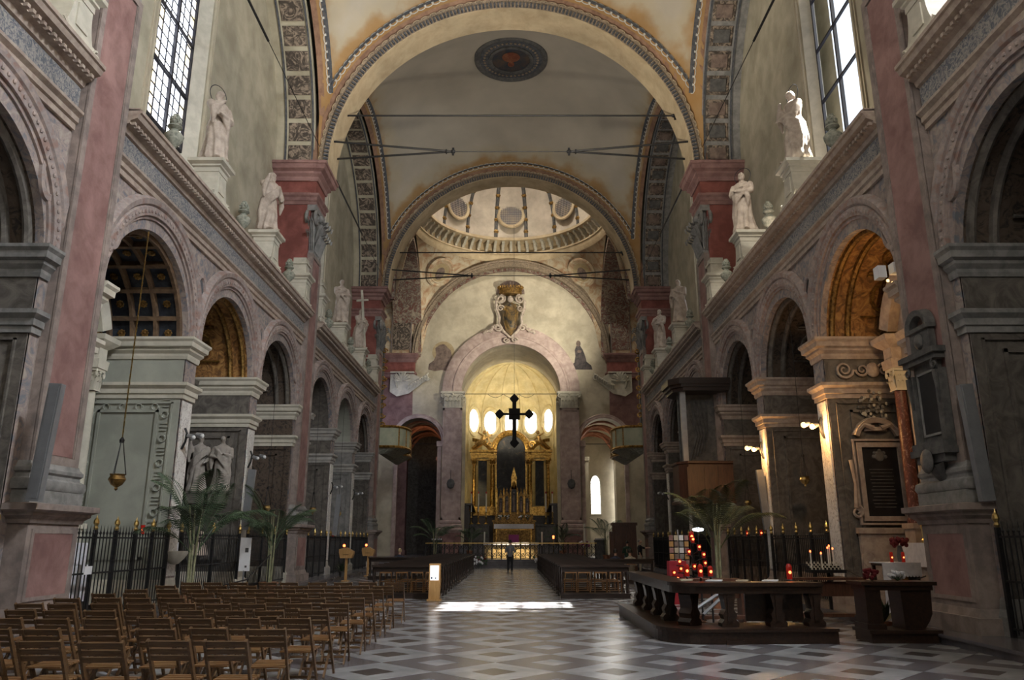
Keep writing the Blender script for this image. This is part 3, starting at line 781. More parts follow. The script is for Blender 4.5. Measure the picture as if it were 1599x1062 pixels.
# medallion at the crown of the far bay vault
med = thing('medallion', 'dark round painted medallion at the crown of the far bay vault', 'medallion', (0, 38.9, 28.62))
b = B(); b.lathe([(2.12, .02), (2.12, -.10), (1.98, -.17), (1.84, -.10), (1.80, -.07)], 48, cap=False); b.lathe([(1.30, -.07), (1.30, -.14), (1.2, -.17), (1.10, -.13), (1.08, -.09)], 40, cap=False); b.obj('medallion_frame', M_dark, med, smooth=True)
b = B(); b.lathe([(1.82, -.05), (0, -.06)], 40, m=0); b.lathe([(1.10, -.07), (0, -.075)], 32, m=1); b.obj('painted_field', [M_guild, mat('medallion_blue', (.03, .04, .06), (.10, .07, .05), 1.5, .8)], med)
b = B()
b.lathe([(0, 0), (.52, .02), (.42, .05), (.2, .06), (0, .06)], 14, (0, -.35, -.15), sy=.9); b.ball((0, .32, -.12), (.2, .26, .05), 10, 6)
b.obj('painted_figure', mat('medallion_red', (.16, .04, .02), (.24, .1, .05), 3, .8), med, smooth=True)
nb = 40; b = B()
for i in range(nb): a = 2*pi*i/nb; b.ball((1.55*cos(a), 1.55*sin(a), -.08), (.085, .085, .04), 6, 4)
b.obj('beading', M_band, med, stuff=True)
# ================================================================== CROSSING, DOME, CHANCEL
YC0, YC1 = 48.95, 64.35; YCC = (YC0+YC1)/2; RC = 7.7
cross = struct('wall_crossing', 'crossing with transept walls and painted rear arch', 'wall')
# transept side walls, rear great arch on corner piers
for s in (-1, 1):
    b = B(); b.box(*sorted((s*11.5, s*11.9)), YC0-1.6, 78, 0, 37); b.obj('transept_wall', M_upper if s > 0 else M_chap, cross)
    b = B(); b.arch([(7.7, s*7.75), (8.0, s*7.75), (8.0, s*10.2), (7.7, s*10.2)], YCC, 17.2, 36, 'x'); b.obj('transept_arch', M_acanr, cross)
    # corner pier at the rear with painted panel, red band and imposts
    b = B(); b.box(*sorted((s*8.42, s*11.5)), 63.9, YC1+1, 17.2, 26.4); b.obj('corner_pier', M_pendent, cross)
    b = B(); b.box(*sorted((s*8.62, s*10.15)), 63.86, 63.9, 17.5, 25.6); 
    pp = b.obj('acanthus_panel', M_acan if s < 0 else M_acanr, cross)
    b = B()
    for x in (8.55, 10.2): b.box(*sorted((s*x, s*(x+.10))), 63.82, 63.9, 17.25, 25.9)
    b.obj('panel_border', M_frame, pp)
    b = B(); b.plan([(s*11.5, 63.85), (s*8.2, 63.85), (s*8.2, 64.4)][::(-1 if s > 0 else 1)], [(-o, z) for o, z in [(0, 16.4), (.06, 16.5), (.1, 16.7), (.22, 16.8), (.3, 17.0), (.3, 17.15), (0, 17.2)]][::1] if s < 0 else [(-o, z) for o, z in [(0, 16.4), (.06, 16.5), (.1, 16.7), (.22, 16.8), (.3, 17.0), (.3, 17.15), (0, 17.2)]])
    b.plan([(s*11.5, 63.85), (s*8.2, 63.85), (s*8.2, 64.4)][::(-1 if s > 0 else 1)], [(-o, z) for o, z in [(0, 15.1), (.1, 15.15), (.1, 15.35), (.16, 15.4), (.16, 15.5), (0, 15.55)]])
    b.obj('impost_moulding', M_pink, cross)
    b = B(); b.box(*sorted((s*8.2, s*11.5)), 63.85, YC1, 15.0, 17.2); b.box(*sorted((s*8.6, s*9.9)), 63.80, 63.86, 15.65, 16.3); b.obj('red_impost_band', M_red, cross)
b = B(); b.arch([(RC+.35, 63.9), (RC+.35, YC1), (8.7, YC1), (8.7, 63.9)], 0, 17.0, 56, 'y'); b.arch([(RC+.35, 63.88), (RC+.55, 63.78), (RC+.62, 63.86), (RC+.75, 63.8), (RC+.85, 63.9)], 0, 17.0, 56, 'y'); b.obj('rear_arch', M_band, cross)
b = B(); b.arch([(RC+.10, 64.3), (RC+.10, 64.5), (RC+.40, 64.5), (RC+.40, 64.3)], 0, 17.0, 56, 'y'); b.obj('rear_arch_soffit', M_acanr, cross)
b = B(); b.box(-11.6, 11.6, 64.9, 65.1, 26.2, 37); b.obj('upper_end_wall', M_upper, cross)
# pendentives
dome = struct('ceiling_dome', 'painted dome on consoles over the crossing', 'dome')
b = B(); Rp = sqrt(2)*7.75; Z0 = 17.2
def pend(u, v, q):
    a = q*pi/2 + u*pi/2
    # direction on the square from centre, lower edge = square boundary arcs, upper = ring r=7.7
    ca, sa = cos(a), sin(a); k = 7.75/max(abs(ca), abs(sa)); r = min(k, Rp)*(1-v)+7.6*v
    r = max(r, 7.6); x, y = r*ca, r*sa; return (x, y, 1.13*sqrt(max(0, Rp*Rp-r*r)))
for q in range(4): b.grid(lambda u, v, q=q: pend(u, v, q), 32, 10)
b.obj('pendentives', M_pendent, dome, smooth='all', loc=(0, YCC, Z0))
for q, cc in ((0, 'right'), (1, 'left')):
    a = pi/4+q*pi/2; r = 8.95; z = 1.13*sqrt(Rp*Rp-r*r); pos = Vector((r*cos(a), r*sin(a), z))
    b = B(); b.lathe([(1.35, .0), (1.35, .08), (1.2, .14), (1.1, .08), (1.02, .06), (.95, .10), (.85, .05)], 32, m=0, cap=False); b.lathe([(1.12, .04), (0, .05)], 28, m=1); b.ball((0, -.1, .05), (.45, .6, .07), 12, 6, m=2)
    o = b.obj('pendentive_roundel', [M_pendent, M_halo, M_ghost], dome, smooth=True, loc=pos*.968+Vector((0, YCC, Z0)))
    o.rotation_euler = (-pos).to_track_quat('Z', 'Y').to_euler()
# drum ring with console brackets
b = B(); ZR = Z0+8.95
b.lathe([(7.75, -.5), (7.62, -.3), (7.55, -.1), (7.5, .1), (7.42, .12), (7.42, .25), (7.7, .3), (7.7, 1.2)], 96, (0, 0, 0), cap=False); b.lathe([(6.85, 1.15), (6.7, 1.2), (6.7, 1.42), (7.9, 1.5)], 96, cap=False)
b.lathe([(6.85, 1.15), (7.8, 1.12)], 96, cap=False)
b.obj('drum_ring', M_soffit, dome, smooth=True, loc=(0, YCC, ZR))
cb = B(); cb.ext([(0, .25), (-.18, .32), (-.2, .5), (-.42, .62), (-.55, .85), (-.8, 1.0), (-.82, 1.16), (0, 1.16)], -.11, .11, 'y'); cm = cb.mesh('console', M_cream2)
for i in range(64):
    a = 2*pi*i/64
    if sin(a) < -.35: continue
    link(cm, 'console', dome, loc=(7.68*cos(a), YCC+7.68*sin(a), ZR), rz=a)
# dome shell with eight windows
b = B(); RD = 6.9; ns_ = 96
def dm(u, v):
    a = 2*pi*u; e = v*pi/2; lob = 1-.012*(1-abs(cos(8*a)))
    return (RD*cos(e)*cos(a)*lob, RD*cos(e)*sin(a)*lob, 1.45+ (RD*1.02)*sin(e))
b.grid(dm, ns_, 20, cu=True); b.obj('dome_shell', mat('dome_plaster', (.54, .47, .38), (.66, .58, .48), 1.2, .85, .05), dome, smooth='all', loc=(0, YCC, ZR))
for i in range(16):
    a = 2*pi*(i+.5)/16+pi/2
    if sin(a) < -.3: continue
    b = B(); pts = [((RD-.05)*cos(e)*cos(a), (RD-.05)*cos(e)*sin(a), 1.45+(RD*1.02-.05)*sin(e)) for e in [pi/2*q/20*.98 for q in range(21)]]
    b.tube(pts, .17, 6, m=0); 
    for p in pts[1::2]:
        b.ball(p, .24, 6, 4, m=1)
    b.obj('dome_rib', [M_dark, M_golddk], dome, smooth=True, loc=(0, YCC, ZR))
for i in range(8):
    a = 2*pi*i/8+pi/2
    if sin(a) < -.1: continue
    e = .30; pos = Vector((RD*.975*cos(e)*cos(a), RD*.975*cos(e)*sin(a), 1.45+RD*.995*sin(e)))
    b = B(); b.lathe([(1.28, -.02), (1.28, .10), (1.18, .16), (1.08, .08), (.98, .08), (.95, -.05)], 32, cap=False)
    o = b.obj('dome_oculus', M_soffit, dome, smooth=True, loc=pos+Vector((0, YCC, ZR))); rot = (-pos+Vector((0, 0, pos.z*.9))).to_track_quat('Z', 'Y').to_euler(); o.rotation_euler = rot
    b = B(); b.lathe([(.98, .02), (0, .02)], 28); g = b.obj('oculus_glass', M_winlo, o)
    b = B()
    for q in range(-5, 6): t = q*.17; h = sqrt(max(0, .97**2-t*t)); b.box(t-.012, t+.012, -h, h, .03, .05); b.box(-h, h, t-.012, t+.012, .03, .05)
    b.obj('oculus_grille', M_lead, o)
b = B(); b.box(-11.6, 11.6, YC0-.2, 78, 36.8, 37); b.obj('roof_deck', M_upper, dome)
b = B(); b.box(-11.6, 11.6, YC0-.15, YC0-.05, 26.4, 37); b.box(-11.6, -8.4, YC0-.15, YC0-.05, 17, 27); b.box(8.4, 11.6, YC0-.15, YC0-.05, 17, 27); b.obj('nave_end_wall', M_upper, dome)

# ---- chancel wall with the large pink arch and two side arches
chan = struct('wall_back', 'pale chancel wall with a tall pink arch and two side arches', 'wall')
YW = 64.5; n = 40
b = B(); f = None
def arcadeY(b, x0, x1, z0, zt, ops, y0, y1, n=32):
    x = x0
    for c, r, zs in ops:
        b.box(x, c-r, y0, y0+.02, z0, zt)
        P = [(c-r*cos(pi*i/n), zs+r*sin(pi*i/n)) for i in range(n+1)]
        for a, q in zip(P, P[1:]): b.F(b.P(a[0], y0, a[1]), b.P(q[0], y0, q[1]), b.P(q[0], y0, zt), b.P(a[0], y0, zt))
        for a, q in zip([(c-r, z0)]+P, P+[(c+r, z0)]): b.F(b.P(a[0], y0, a[1]), b.P(q[0], y0, q[1]), b.P(q[0], y1, q[1]), b.P(a[0], y1, a[1]))
        x = c+r
    b.box(x, x1, y0, y0+.02, z0, zt)
arcadeY(b, -11.5, 11.5, 0.5, 26.3, [(-7.8, 1.95, 9.75), (0, 4.2, 13.9), (7.8, 1.95, 9.75)], YW, YW+1.4)
b.obj('lunette_wall', M_cream, chan)
for s in (-1, 1):   # painted red-violet strip by the corners
    b = B(); b.box(*sorted((s*8.35, s*10.3)), YW-.03, YW, 9.9, 15.0)
    b = B(); n = 16
    P = [(7.8+1.98*cos(t), 9.75+1.98*sin(t)) for t in [pi*.41*q/n for q in range(n+1)]]
    poly = [(s*x, z) for x, z in P[::-1]] + [(s*11.4, 9.75), (s*11.4, 15.1), (s*8.4, 15.1)]
    b.ext(poly, YW-.02, YW, 'y'); b.obj('painted_strip', M_pink, chan)
    b = B(); b.arch([(1.95, YW), (1.95, YW-.12), (2.05, YW-.14), (2.12, YW-.09), (2.25, YW-.11), (2.32, YW)], s*7.8, 9.75, 32, 'y')
    for x in (7.8-1.95-.02, 7.8+1.95-.3):
        b.box(*sorted((s*(x-.08), s*(x+.40))), YW-.15, YW+.3, 9.3, 9.75); b.box(*sorted((s*x, s*(x+.32))), YW-.08, YW+.3, .5, 9.3)
    b.obj('side_arch', M_pinkL, chan, smooth=True)
    # great pink pilaster
    x0, x1 = sorted((s*4.12, s*5.72))
    b = B(); b.box(x0, x1, YW-.45, YW+.2, 3.3, 12.55)
    for a, c in ((x0, x0+.14), (x1-.14, x1)): b.box(a, c, YW-.50, YW-.44, 3.3, 12.5)
    b.box(x0, x1, YW-.50, YW-.44, 12.3, 12.55); b.box(x0, x1, YW-.5, YW-.44, 3.3, 3.5); b.obj('pink_pilaster', M_pinkL, chan)
    b = B(); b.box(x0-.12, x1+.12, YW-.6, YW+.2, .5, 1.0); b.box(x0-.03, x1+.03, YW-.52, YW+.2, 1.0, 2.35); b.obj('pilaster_pedestal', M_pink, chan)
    b = B(); b.plan([(x0, YW), (x0, YW-.5), (x1, YW-.5), (x1, YW)], [(-o, z) for o, z in [(0, 2.3), (.05, 2.3), (.12, 2.4), (.2, 2.5), (.2, 2.6), (.1, 2.66), (.14, 2.75), (.14, 2.9), (.04, 3.0), (.08, 3.1), (.06, 3.2), (0, 3.3)]]); b.obj('pilaster_base', M_pinkL, chan)
    b = B(lambda x, y, z, xc=(x0+x1)/2: (xc+x, YW-.2+y, z)); capital(b, 1.75, .75, 12.5, 13.9, 0, 0, 5); b.obj('corinthian_capital', M_cream2, chan, smooth=True)
b = B()
b.arch([(4.2, YW), (4.2, YW-.3), (4.35, YW-.36), (4.75, YW-.36), (4.82, YW-.42), (4.95, YW-.42), (5.0, YW-.34), (5.78, YW-.34), (5.85, YW-.30), (5.85, YW)], 0, 13.9, 56, 'y'); b.obj('pink_arch', M_pinkL, chan, smooth=True)
# ghost frescoes on the lunette wall
for s in (-1, 1):
    t = thing('fresco_fragment', 'faded brown fresco fragment of a seated figure, left of the coat of arms' if s < 0 else 'dark kneeling figure painted on the cream wall, right of the coat of arms', 'fresco', (s*5.95, YW-.005, 15.9))
    b = B()
    if s < 0:
        b.ext([(-1.15, 0), (-.6, -.12), (0, -.05), (.6, -.15), (1.1, .1), (1.0, .6), (.85, 1.2), (.75, 1.7), (.3, 2.1), (-.2, 2.2), (-.6, 1.9), (-.5, 1.3), (-.7, .8), (-1.1, .5)], -.02, 0, 'y'); b.obj('painted_robe', M_ghost, t)
        b = B(); b.lathe([(.95, 0), (0, -.0)], 24); o = b.obj('painted_halo', M_halo, t, loc=(.1, -.004, 1.55)); o.rotation_euler = (pi/2, 0, 0)
        b = B(); b.ball((0.05, -.02, 1.75), (.42, .02, .5), 12, 8); b.obj('painted_head', M_ghost, t)
    else:
        b.ext([(-.95, 0), (1.05, 0), (.95, .35), (.55, .7), (.45, 1.2), (.25, 1.75), (0, 2.15), (-.3, 2.1), (-.45, 1.7), (-.4, 1.2), (-.5, .6), (-.9, .3)], -.02, 0, 'y'); b.obj('painted_robe', mat('fresco_black', (.05, .045, .05), (.12, .10, .10), 3, .85), t)
        b = B(); b.ball((-.12, -.022, 2.3), (.2, .02, .27), 12, 8); b.obj('painted_head', M_ghost, t)
        b = B(); b.ball((-.05, -.03, 1.6), (.2, .02, .13), 8, 6); b.obj('painted_hands', M_ghost, t)

# ---- choir vault and shell apse
aps = struct('wall_apse', 'golden shell shaped apse with oval windows', 'wall')
YA = 71.5; RAP = 4.55
b = B(); b.arch([(RAP, YW+1.4), (RAP, YA), (RAP+.2, YA), (RAP+.2, YW+1.4)], 0, 13.6, 36, 'y'); b.box(-RAP-.2, -RAP, YW+1.4, YA, .5, 13.6); b.box(RAP, RAP+.2, YW+1.4, YA, .5, 13.6)
b.box(-RAP-.5, -3.9, YW+1.2, YW+1.4, .5, 13.6); b.box(3.9, RAP+.5, YW+1.2, YW+1.4, .5, 13.6)
b.obj('choir_vault', M_cream, aps)
b = B()
def shell(u, v):
    a = pi*u; lob = 1+.075*abs(sin(3.5*a)) * (1-v*.55)
    e = v*pi/2
    return (RAP*lob*cos(e)*cos(a), YA+RAP*lob*cos(e)*sin(a), 13.6+4.56*sin(e))
b.grid(shell, 90, 20)
def cyl(u, v):
    a = pi*u; lob = 1+.075*abs(sin(3.5*a))
    return (RAP*lob*cos(a), YA+RAP*lob*sin(a), .5+13.1*v)
b.grid(cyl, 90, 1); b.obj('apse_shell', M_choir, aps, smooth=True)
for i in range(8):
    a = pi*i/7; b = B(); pts = [((RAP-.03)*cos(a), YA+(RAP-.03)*sin(a), z) for z in (9, 11, 13.6)] + [((RAP-.03)*cos(e)*cos(a), YA+(RAP-.03)*cos(e)*sin(a), 13.6+4.52*sin(e)) for e in [pi/2*q/12 for q in range(1, 13)]]
    b.tube(pts, .06, 6); b.obj('shell_rib', M_choir, aps, smooth=True)
for i, a in enumerate([pi*(k+.5)/7 for k in (1, 2, 3, 4, 5)]):
    zc = 13.0; rr = RAP*1.035
    wn = struct('window_%d' % (10+i), 'bright oval window in the apse, number %d from the right' % (i+1), 'window', (rr*cos(a), YA+rr*sin(a)-.02, zc)); wn.rotation_euler = (0, 0, a+pi/2)
    b = B()
    R = [[b.P(q*.72*cos(2*pi*t/32), d, q*1.12*sin(2*pi*t/32)) for t in range(32)] for q, d in ((1.42, .1), (1.38, .2), (1.15, .24), (1.0, .12), (.98, .02))]
    for p, q in zip(R, R[1:]):
        for t in range(32): w = (t+1) % 32; b.F(p[t], p[w], q[w], q[t])
    b.obj('window_frame', M_choir, wn, smooth=True)
    b = B(); b.F(*[b.P(.71*cos(2*pi*t/32), .06, 1.11*sin(2*pi*t/32)) for t in range(32)]); b.obj('pane', M_winap, wn)
    b = B()
    for q in (-.35, .35): h = 1.1*sqrt(1-(q/.72)**2); b.box(q-.012, q+.012, .07, .09, -h, h)
    for q in (-.6, 0, .6): h = .7*sqrt(1-(q/1.12)**2); b.box(-h, h, .07, .09, q-.012, q+.012)
    b.obj('glazing_bars', M_metal, wn)
# ---- ambulatory beyond the side arches
amb = struct('wall_ambulatory', 'ribbed ambulatory seen through the side arches', 'wall')
for s in (-1, 1):
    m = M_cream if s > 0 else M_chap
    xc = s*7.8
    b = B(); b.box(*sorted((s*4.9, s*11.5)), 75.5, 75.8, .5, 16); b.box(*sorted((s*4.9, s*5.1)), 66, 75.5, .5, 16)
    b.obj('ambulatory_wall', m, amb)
    b = B()
    for y in (66.2, 70.6, 75.0):
        b.arch([(2.9, y-.14), (2.55, y-.14), (2.55, y+.14), (2.9, y+.14)], xc, 9.0, 24, 'y')
    for y0, y1 in ((66.2, 70.6), (70.6, 75.0)):
        for (xa, xb) in ((-1, 1), (1, -1)):
            pts = [(xc+2.7*(xa+(xb-xa)*t), y0+(y1-y0)*t, 8.6+3.0*sin(pi*t)**.75) for t in [q/20 for q in range(21)]]
            b.tube(pts, .13, 6)
    b.obj('brick_ribs', M_brick, amb)
    b = B()
    for y0, y1 in ((66.2, 70.6), (70.6, 75.4)):
        def g(u, v): x = -2.85+5.7*u; y = y0+(y1-y0)*v; return (xc+x, y, 8.9+2.9*max(sqrt(max(0, 1-(x/2.85)**2)), sqrt(max(0, 1-((y-(y0+y1)/2)/((y1-y0)/2))**2)))+.1)
        b.grid(g, 20, 16)
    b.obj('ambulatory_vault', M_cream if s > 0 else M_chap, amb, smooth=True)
    for (px_, py_, w) in ((6.6 if s > 0 else 6.3, 70.6, .42), (9.9, 70.0, .55)):
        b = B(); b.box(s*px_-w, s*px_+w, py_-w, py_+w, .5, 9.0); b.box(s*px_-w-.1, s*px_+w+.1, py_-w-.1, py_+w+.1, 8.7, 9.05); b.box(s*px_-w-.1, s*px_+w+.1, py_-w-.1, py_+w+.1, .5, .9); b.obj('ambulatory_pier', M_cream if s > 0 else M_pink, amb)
    if s > 0:
        wn = struct('window_20', 'narrow bright lancet window in the right ambulatory', 'window', (8.15, 75.46, 0))
        b = B(); w = .5; P = [(-w, 4.1), (w, 4.1), (w, 7.0)] + [(w*cos(t), 7.0+.85*sin(t)) for t in [pi*q/10 for q in range(1, 10)]] + [(-w, 7.0)]
        b.ext(P, -.02, 0, 'y'); b.obj('pane', M_winap, wn)
        b = B(); 
        for i in range(len(P)): j = (i+1) % len(P); b.tube([(P[i][0], -.04, P[i][1]), (P[j][0], -.04, P[j][1])], .07, 5)
        b.obj('window_frame', M_cream2, wn)
        b = B(); [b.box(-w, w, -.05, -.02, z-.02, z+.02) for z in (5.0, 6.0, 7.0)]; b.obj('glazing_bars', M_lead, wn)
        wn = struct('window_21', 'bright narrow window behind the right transept pier', 'window', (10.4, 74.9, 0))
        b = B(); b.box(-.45, .45, -.02, 0, 1.6, 9.0); b.obj('pane', M_winap, wn)
        b = B(); [b.box(-.45, .45, -.05, -.02, z-.02, z+.02) for z in (3, 4.5, 6, 7.5)]; b.box(-.5, -.45, -.06, 0, 1.6, 9); b.box(.45, .5, -.06, 0, 1.6, 9); b.obj('window_frame', M_lead, wn)
    b = B(); b.tube([(s*5.85, YW+.7, 9.6), (s*9.75, YW+.7, 9.6)], .035, 6); b.obj('side_arch_tie', M_iron, amb)

# ---- tie rods
def vrod(name, x, y0, y1, z, label):
    t = thing(name, label, 'tie rod', (0, (y0+y1)/2, z)); ym = (y0+y1)/2
    for s in (-1, 1):
        b = B(); b.tube([(s*x, y0-ym, .25), (s*2.6, 0, 0)], .045, 6); b.tube([(s*x*.995, y1-ym, -.12), (s*2.6, 0, 0)], .045, 6); b.obj('forked_rod', M_iron, t)
        b = B(); b.ball((s*2.6, 0, 0), (.12, .1, .1), 8, 6); b.box(s*2.6-.05, s*2.6+.05, -.03, .03, -.18, .18); b.obj('clamp', M_iron, t)
        b = B(); b.box(s*2.9-.03, s*2.9+.03, -.08, .08, -.08, .08); b.obj('collar', M_iron, t)
    b = B(); b.tube([(-2.6, 0, 0), (2.6, 0, 0)], .022, 6); b.obj('thin_rod', M_iron, t)
vrod('tie_rod', 8.2, 30.7, 31.7, 18.55, 'forked iron tie rod with clamps across the nearer arch')
vrod('tie_rod', 8.2, 47.6, 48.7, 18.65, 'forked iron tie rod with clamps across the farther arch')
for y, z, l in ((31.2, 20.35, 'single straight iron rod above the forked rod of the nearer arch'), (48.2, 20.3, 'single straight iron rod above the forked rod of the farther arch')):
    t = thing('tie_rod', l, 'tie rod', (0, y, z)); b = B(); b.tube([(-7.55, 0, 0), (7.55, 0, 0)], .04, 6); b.obj('rod', M_iron, t)
    b = B(); b.ball((7.45, 0, 0), (.22, .09, .09), 6, 4); b.box(7.4, 7.5, -.03, .03, -.2, .2); b.obj('wedge', M_iron, t)
t = thing('tie_rod', 'thin rod across the pink chancel arch', 'tie rod', (0, YW+.9, 13.95)); b = B(); b.tube([(-4.3, 0, 0), (4.3, 0, 0)], .03, 6); b.obj('rod', M_iron, t)
b = B(); [b.tube([(x+1.3*(q/6), -.03, -.05-.28*sin(pi*q/6)) for q in range(7)], .018, 4) for x in (-2, -.65, .7)]; b.obj('hanging_cord', M_lead, t)
for s in (-1, 1):
    for y0, y1, nm in ((15.1, 22.7, 'second'), (32.0, 39.7, 'far')):
        t = thing('wall_tie_rod', 'slender iron rod along the %s wall arch of the %s bay' % ('left' if s < 0 else 'right', nm), 'tie rod', (s*8.25, y1, 18.1))
        b = B(); b.tube([(0, y0-y1, 0), (0, 0, 0)], .045, 6); b.tube([(0, 0, 0), (0, 7.2, 0)], .015, 5); b.obj('rod', M_iron, t)
# ================================================================== STATUES, PLINTHS AND URNS ON THE CORNICES
def lerp_tab(t, tab):
    for (a, x), (c, y) in zip(tab, tab[1:]):
        if t <= c: return x+(y-x)*(t-a)/(c-a)
    return tab[-1][1]
def hand(b, w, tip, r, up=(0, 0, 1)):
    """palm at w reaching towards tip, with four fingers and a thumb"""
    w = Vector(w); d = (Vector(tip)-w).normalized(); sd = d.cross(Vector(up)); 
    if sd.length < .1: sd = d.cross(Vector((1, 0, 0)))
    sd.normalize(); nn = sd.cross(d)
    p = w+d*r*1.6; b.tube([w, w+d*r, p, p+d*r*.6], [r*.75, r*1.05, r*1.15, r*.9], 8)
    for k in range(4):
        o = sd*(k-1.5)*r*.5; L = r*(1.7, 2.1, 2.0, 1.5)[k]
        b.tube([p+o, p+o+d*L*.6, p+o+d*L-nn*r*.35], [r*.30, r*.27, r*.22], 5)
    b.tube([w+d*r*.5+sd*r*.8, w+d*r*1.4+sd*r*1.6, w+d*r*2.2+sd*r*1.7], [r*.36, r*.32, r*.25], 5)
def head(b, c, h, beard=0, hair=.2, turn=0, m=(0, 0)):
    """head of height h centred at c, face towards -y turned by `turn`"""
    ct, st = cos(turn), sin(turn)
    def T(x, y, z): return (c[0]+x*ct-y*st, c[1]+x*st+y*ct, c[2]+z)
    def skull(u, v):
        a = 2*pi*u; e = pi*v; x = .36*h*sin(e)*cos(a); y = .43*h*sin(e)*sin(a); z = .5*h*cos(e)
        if z < 0: x *= 1+z/h*.55; y *= 1+z/h*.35
        return T(x, y, z)
    b.grid(skull, 18, 12, cu=True, m=m[0], cap=True)
    b.tube([T(0, -.40*h, .10*h), T(0, -.50*h, -.06*h), T(0, -.42*h, -.10*h)], [.04*h, .075*h, .05*h], 6)
    for sx in (-1, 1):
        b.ball(T(sx*.15*h, -.385*h, .04*h), .055*h, 7, 5); b.tube([T(sx*.06*h, -.43*h, .12*h), T(sx*.24*h, -.36*h, .13*h)], .035*h, 5)
        b.ball(T(sx*.36*h, .02*h, 0), (.05*h, .08*h, .12*h), 7, 5)
    b.tube([T(-.10*h, -.40*h, -.22*h), T(0, -.44*h, -.21*h), T(.10*h, -.40*h, -.22*h)], [.02*h, .035*h, .02*h], 5)
    if beard:
        for k in range(7): a = -pi/2+(k-3)*.34; b.tube([T(.30*h*cos(a), .36*h*sin(a), -.22*h), T(.26*h*cos(a), .40*h*sin(a), -.5*h), T(.12*h*cos(a), .33*h*sin(a), -.5*h-beard*h)], [.10*h, .10*h, .03*h], 6)
    if hair: 
        def cap(u, v):
            a = 2*pi*u; e = pi*.62*v; back = .5-.5*sin(-a) if False else 1
            q = 1+.03*sin(9*a+5*v); x = .40*h*q*sin(e)*cos(a); y = .47*h*q*sin(e)*sin(a)+.05*h; z = .55*h*cos(e)
            if y < -.2*h: z = max(z, .26*h)
            return T(x, y, z)
        b.grid(cap, 20, 8, cu=True, m=m[1], cap=True)
        if hair > .3:
            for k in range(9): a = pi*.05+pi*.9*k/8; b.tube([T(.36*h*cos(a), .40*h*sin(a), .1*h), T(.40*h*cos(a), .44*h*sin(a), -.25*h), T(.33*h*cos(a), .36*h*sin(a), -.1*h-hair*h)], [.11*h, .12*h, .05*h], 6)
BODY = [(0, .165), (.04, .175), (.12, .155), (.3, .135), (.45, .132), (.52, .128), (.60, .105), (.70, .118), (.77, .138), (.80, .13), (.83, .09), (.85, .045), (.88, .036)]
def statue(b, H, pose, sd, beard=0, hair=.2, turn=0):
    rnd = random.Random(sd); nf = 8+sd % 3; ph = rnd.random()*6; sway = .025*H*(1 if sd % 2 else -1)
    def sx_(z): return sway*sin(2.6*z+.5)
    def fn(u, v):
        z = v*.88; a = 2*pi*u; r = lerp_tab(z, BODY)*H
        fold = max(0, 1-z/.66); tw = a+.9*z*(1 if sd % 2 else -1)
        r *= 1+fold*(.13*sin(nf*tw+ph)+.06*sin(2*nf*tw+ph*2+3*z)) + (.05*sin(5*a+14*z+ph) if z > .45 and z < .8 else 0)
        dep = .74 if z > .55 else .86
        knee = .035*H*exp(-((z-.28)/.10)**2)*max(0, -sin(a+(.5 if sd % 2 else -.5)))
        return (r*cos(a)+sx_(z), (r+knee)*sin(a)*dep, z*H)
    b.grid(fn, 54, 34, cu=True, cap=True)
    for sg in (-1, 1): b.ball((sg*.07*H, -.14*H, .02*H), (.035*H, .075*H, .025*H), 8, 5)
    hc = (sx_(.93)+.01*H*sin(turn), -.02*H, .935*H); head(b, hc, .125*H, beard, hair, turn)
    b.tube([(sx_(.83), 0, .82*H), (sx_(.88), -.01*H, .90*H)], [.045*H, .036*H], 8)
    for sg in (-1, 1):
        sh = Vector((sg*.125*H+sx_(.78), 0, .785*H)); el, wr = pose[0 if sg < 0 else 1]
        el = Vector(el)*H; wr = Vector(wr)*H
        b.tube([sh, (sh+el)/2, el, (el+wr)/2, wr], [.056*H, .053*H, .047*H, .040*H, .027*H], 10)
        hand(b, wr, wr+(wr-el)*.3, .019*H)
        # cloth hanging from the forearm
        m = (el*.6+wr*.4); b.tube([m, m+Vector((sg*.02, .02, -.10))*H, m+Vector((sg*.01, .03, -.24))*H], [.035*H, .045*H, .012*H], 8)
    # mantle swags
    sg = 1 if sd % 2 else -1
    for k in range(4):
        o = .035*k
        b.tube([(sg*(-.13)*H, -.02*H, (.80-o)*H), (sg*(-.04)*H, -(.125+.004*k)*H, (.70-o)*H), (sg*.07*H, -.135*H, (.60-o*1.3)*H), (sg*.14*H, -.05*H, (.52-o*1.8)*H), (sg*.12*H, .06*H, (.48-o*2)*H)], [.028*H, .024*H, .026*H, .03*H, .02*H], 6)
    for k in range(3):
        x = sg*(.15-.02*k); b.tube([(x*H, (-.03+.05*k)*H, .52*H), ((x+sg*.02)*H, (-.02+.05*k)*H, .3*H), ((x+sg*.01)*H, (-.03+.05*k)*H, .1*H)], [.025*H, .033*H, .022*H], 6)
def remesh(o, vs):
    m = o.modifiers.new('merge', 'REMESH'); m.mode = 'VOXEL'; m.voxel_size = vs; m.use_smooth_shade = True
REST = [((-.17, -.03, .62), (-.10, -.14, .60)), ((.17, -.03, .62), (.08, -.15, .66))]
RAISE = [((-.17, -.10, .70), (-.15, -.16, .84)), ((.18, -.02, .60), (.11, -.14, .52))]
FOLD = [((-.16, -.08, .63), (.02, -.16, .68)), ((.16, -.08, .63), (-.03, -.165, .64))]
HUG = [((-.16, -.09, .64), (-.02, -.16, .70)), ((.16, -.09, .62), (.03, -.17, .60))]
CHIN = [((-.16, -.10, .66), (-.05, -.14, .78)), ((.15, -.08, .60), (-.05, -.16, .60))]
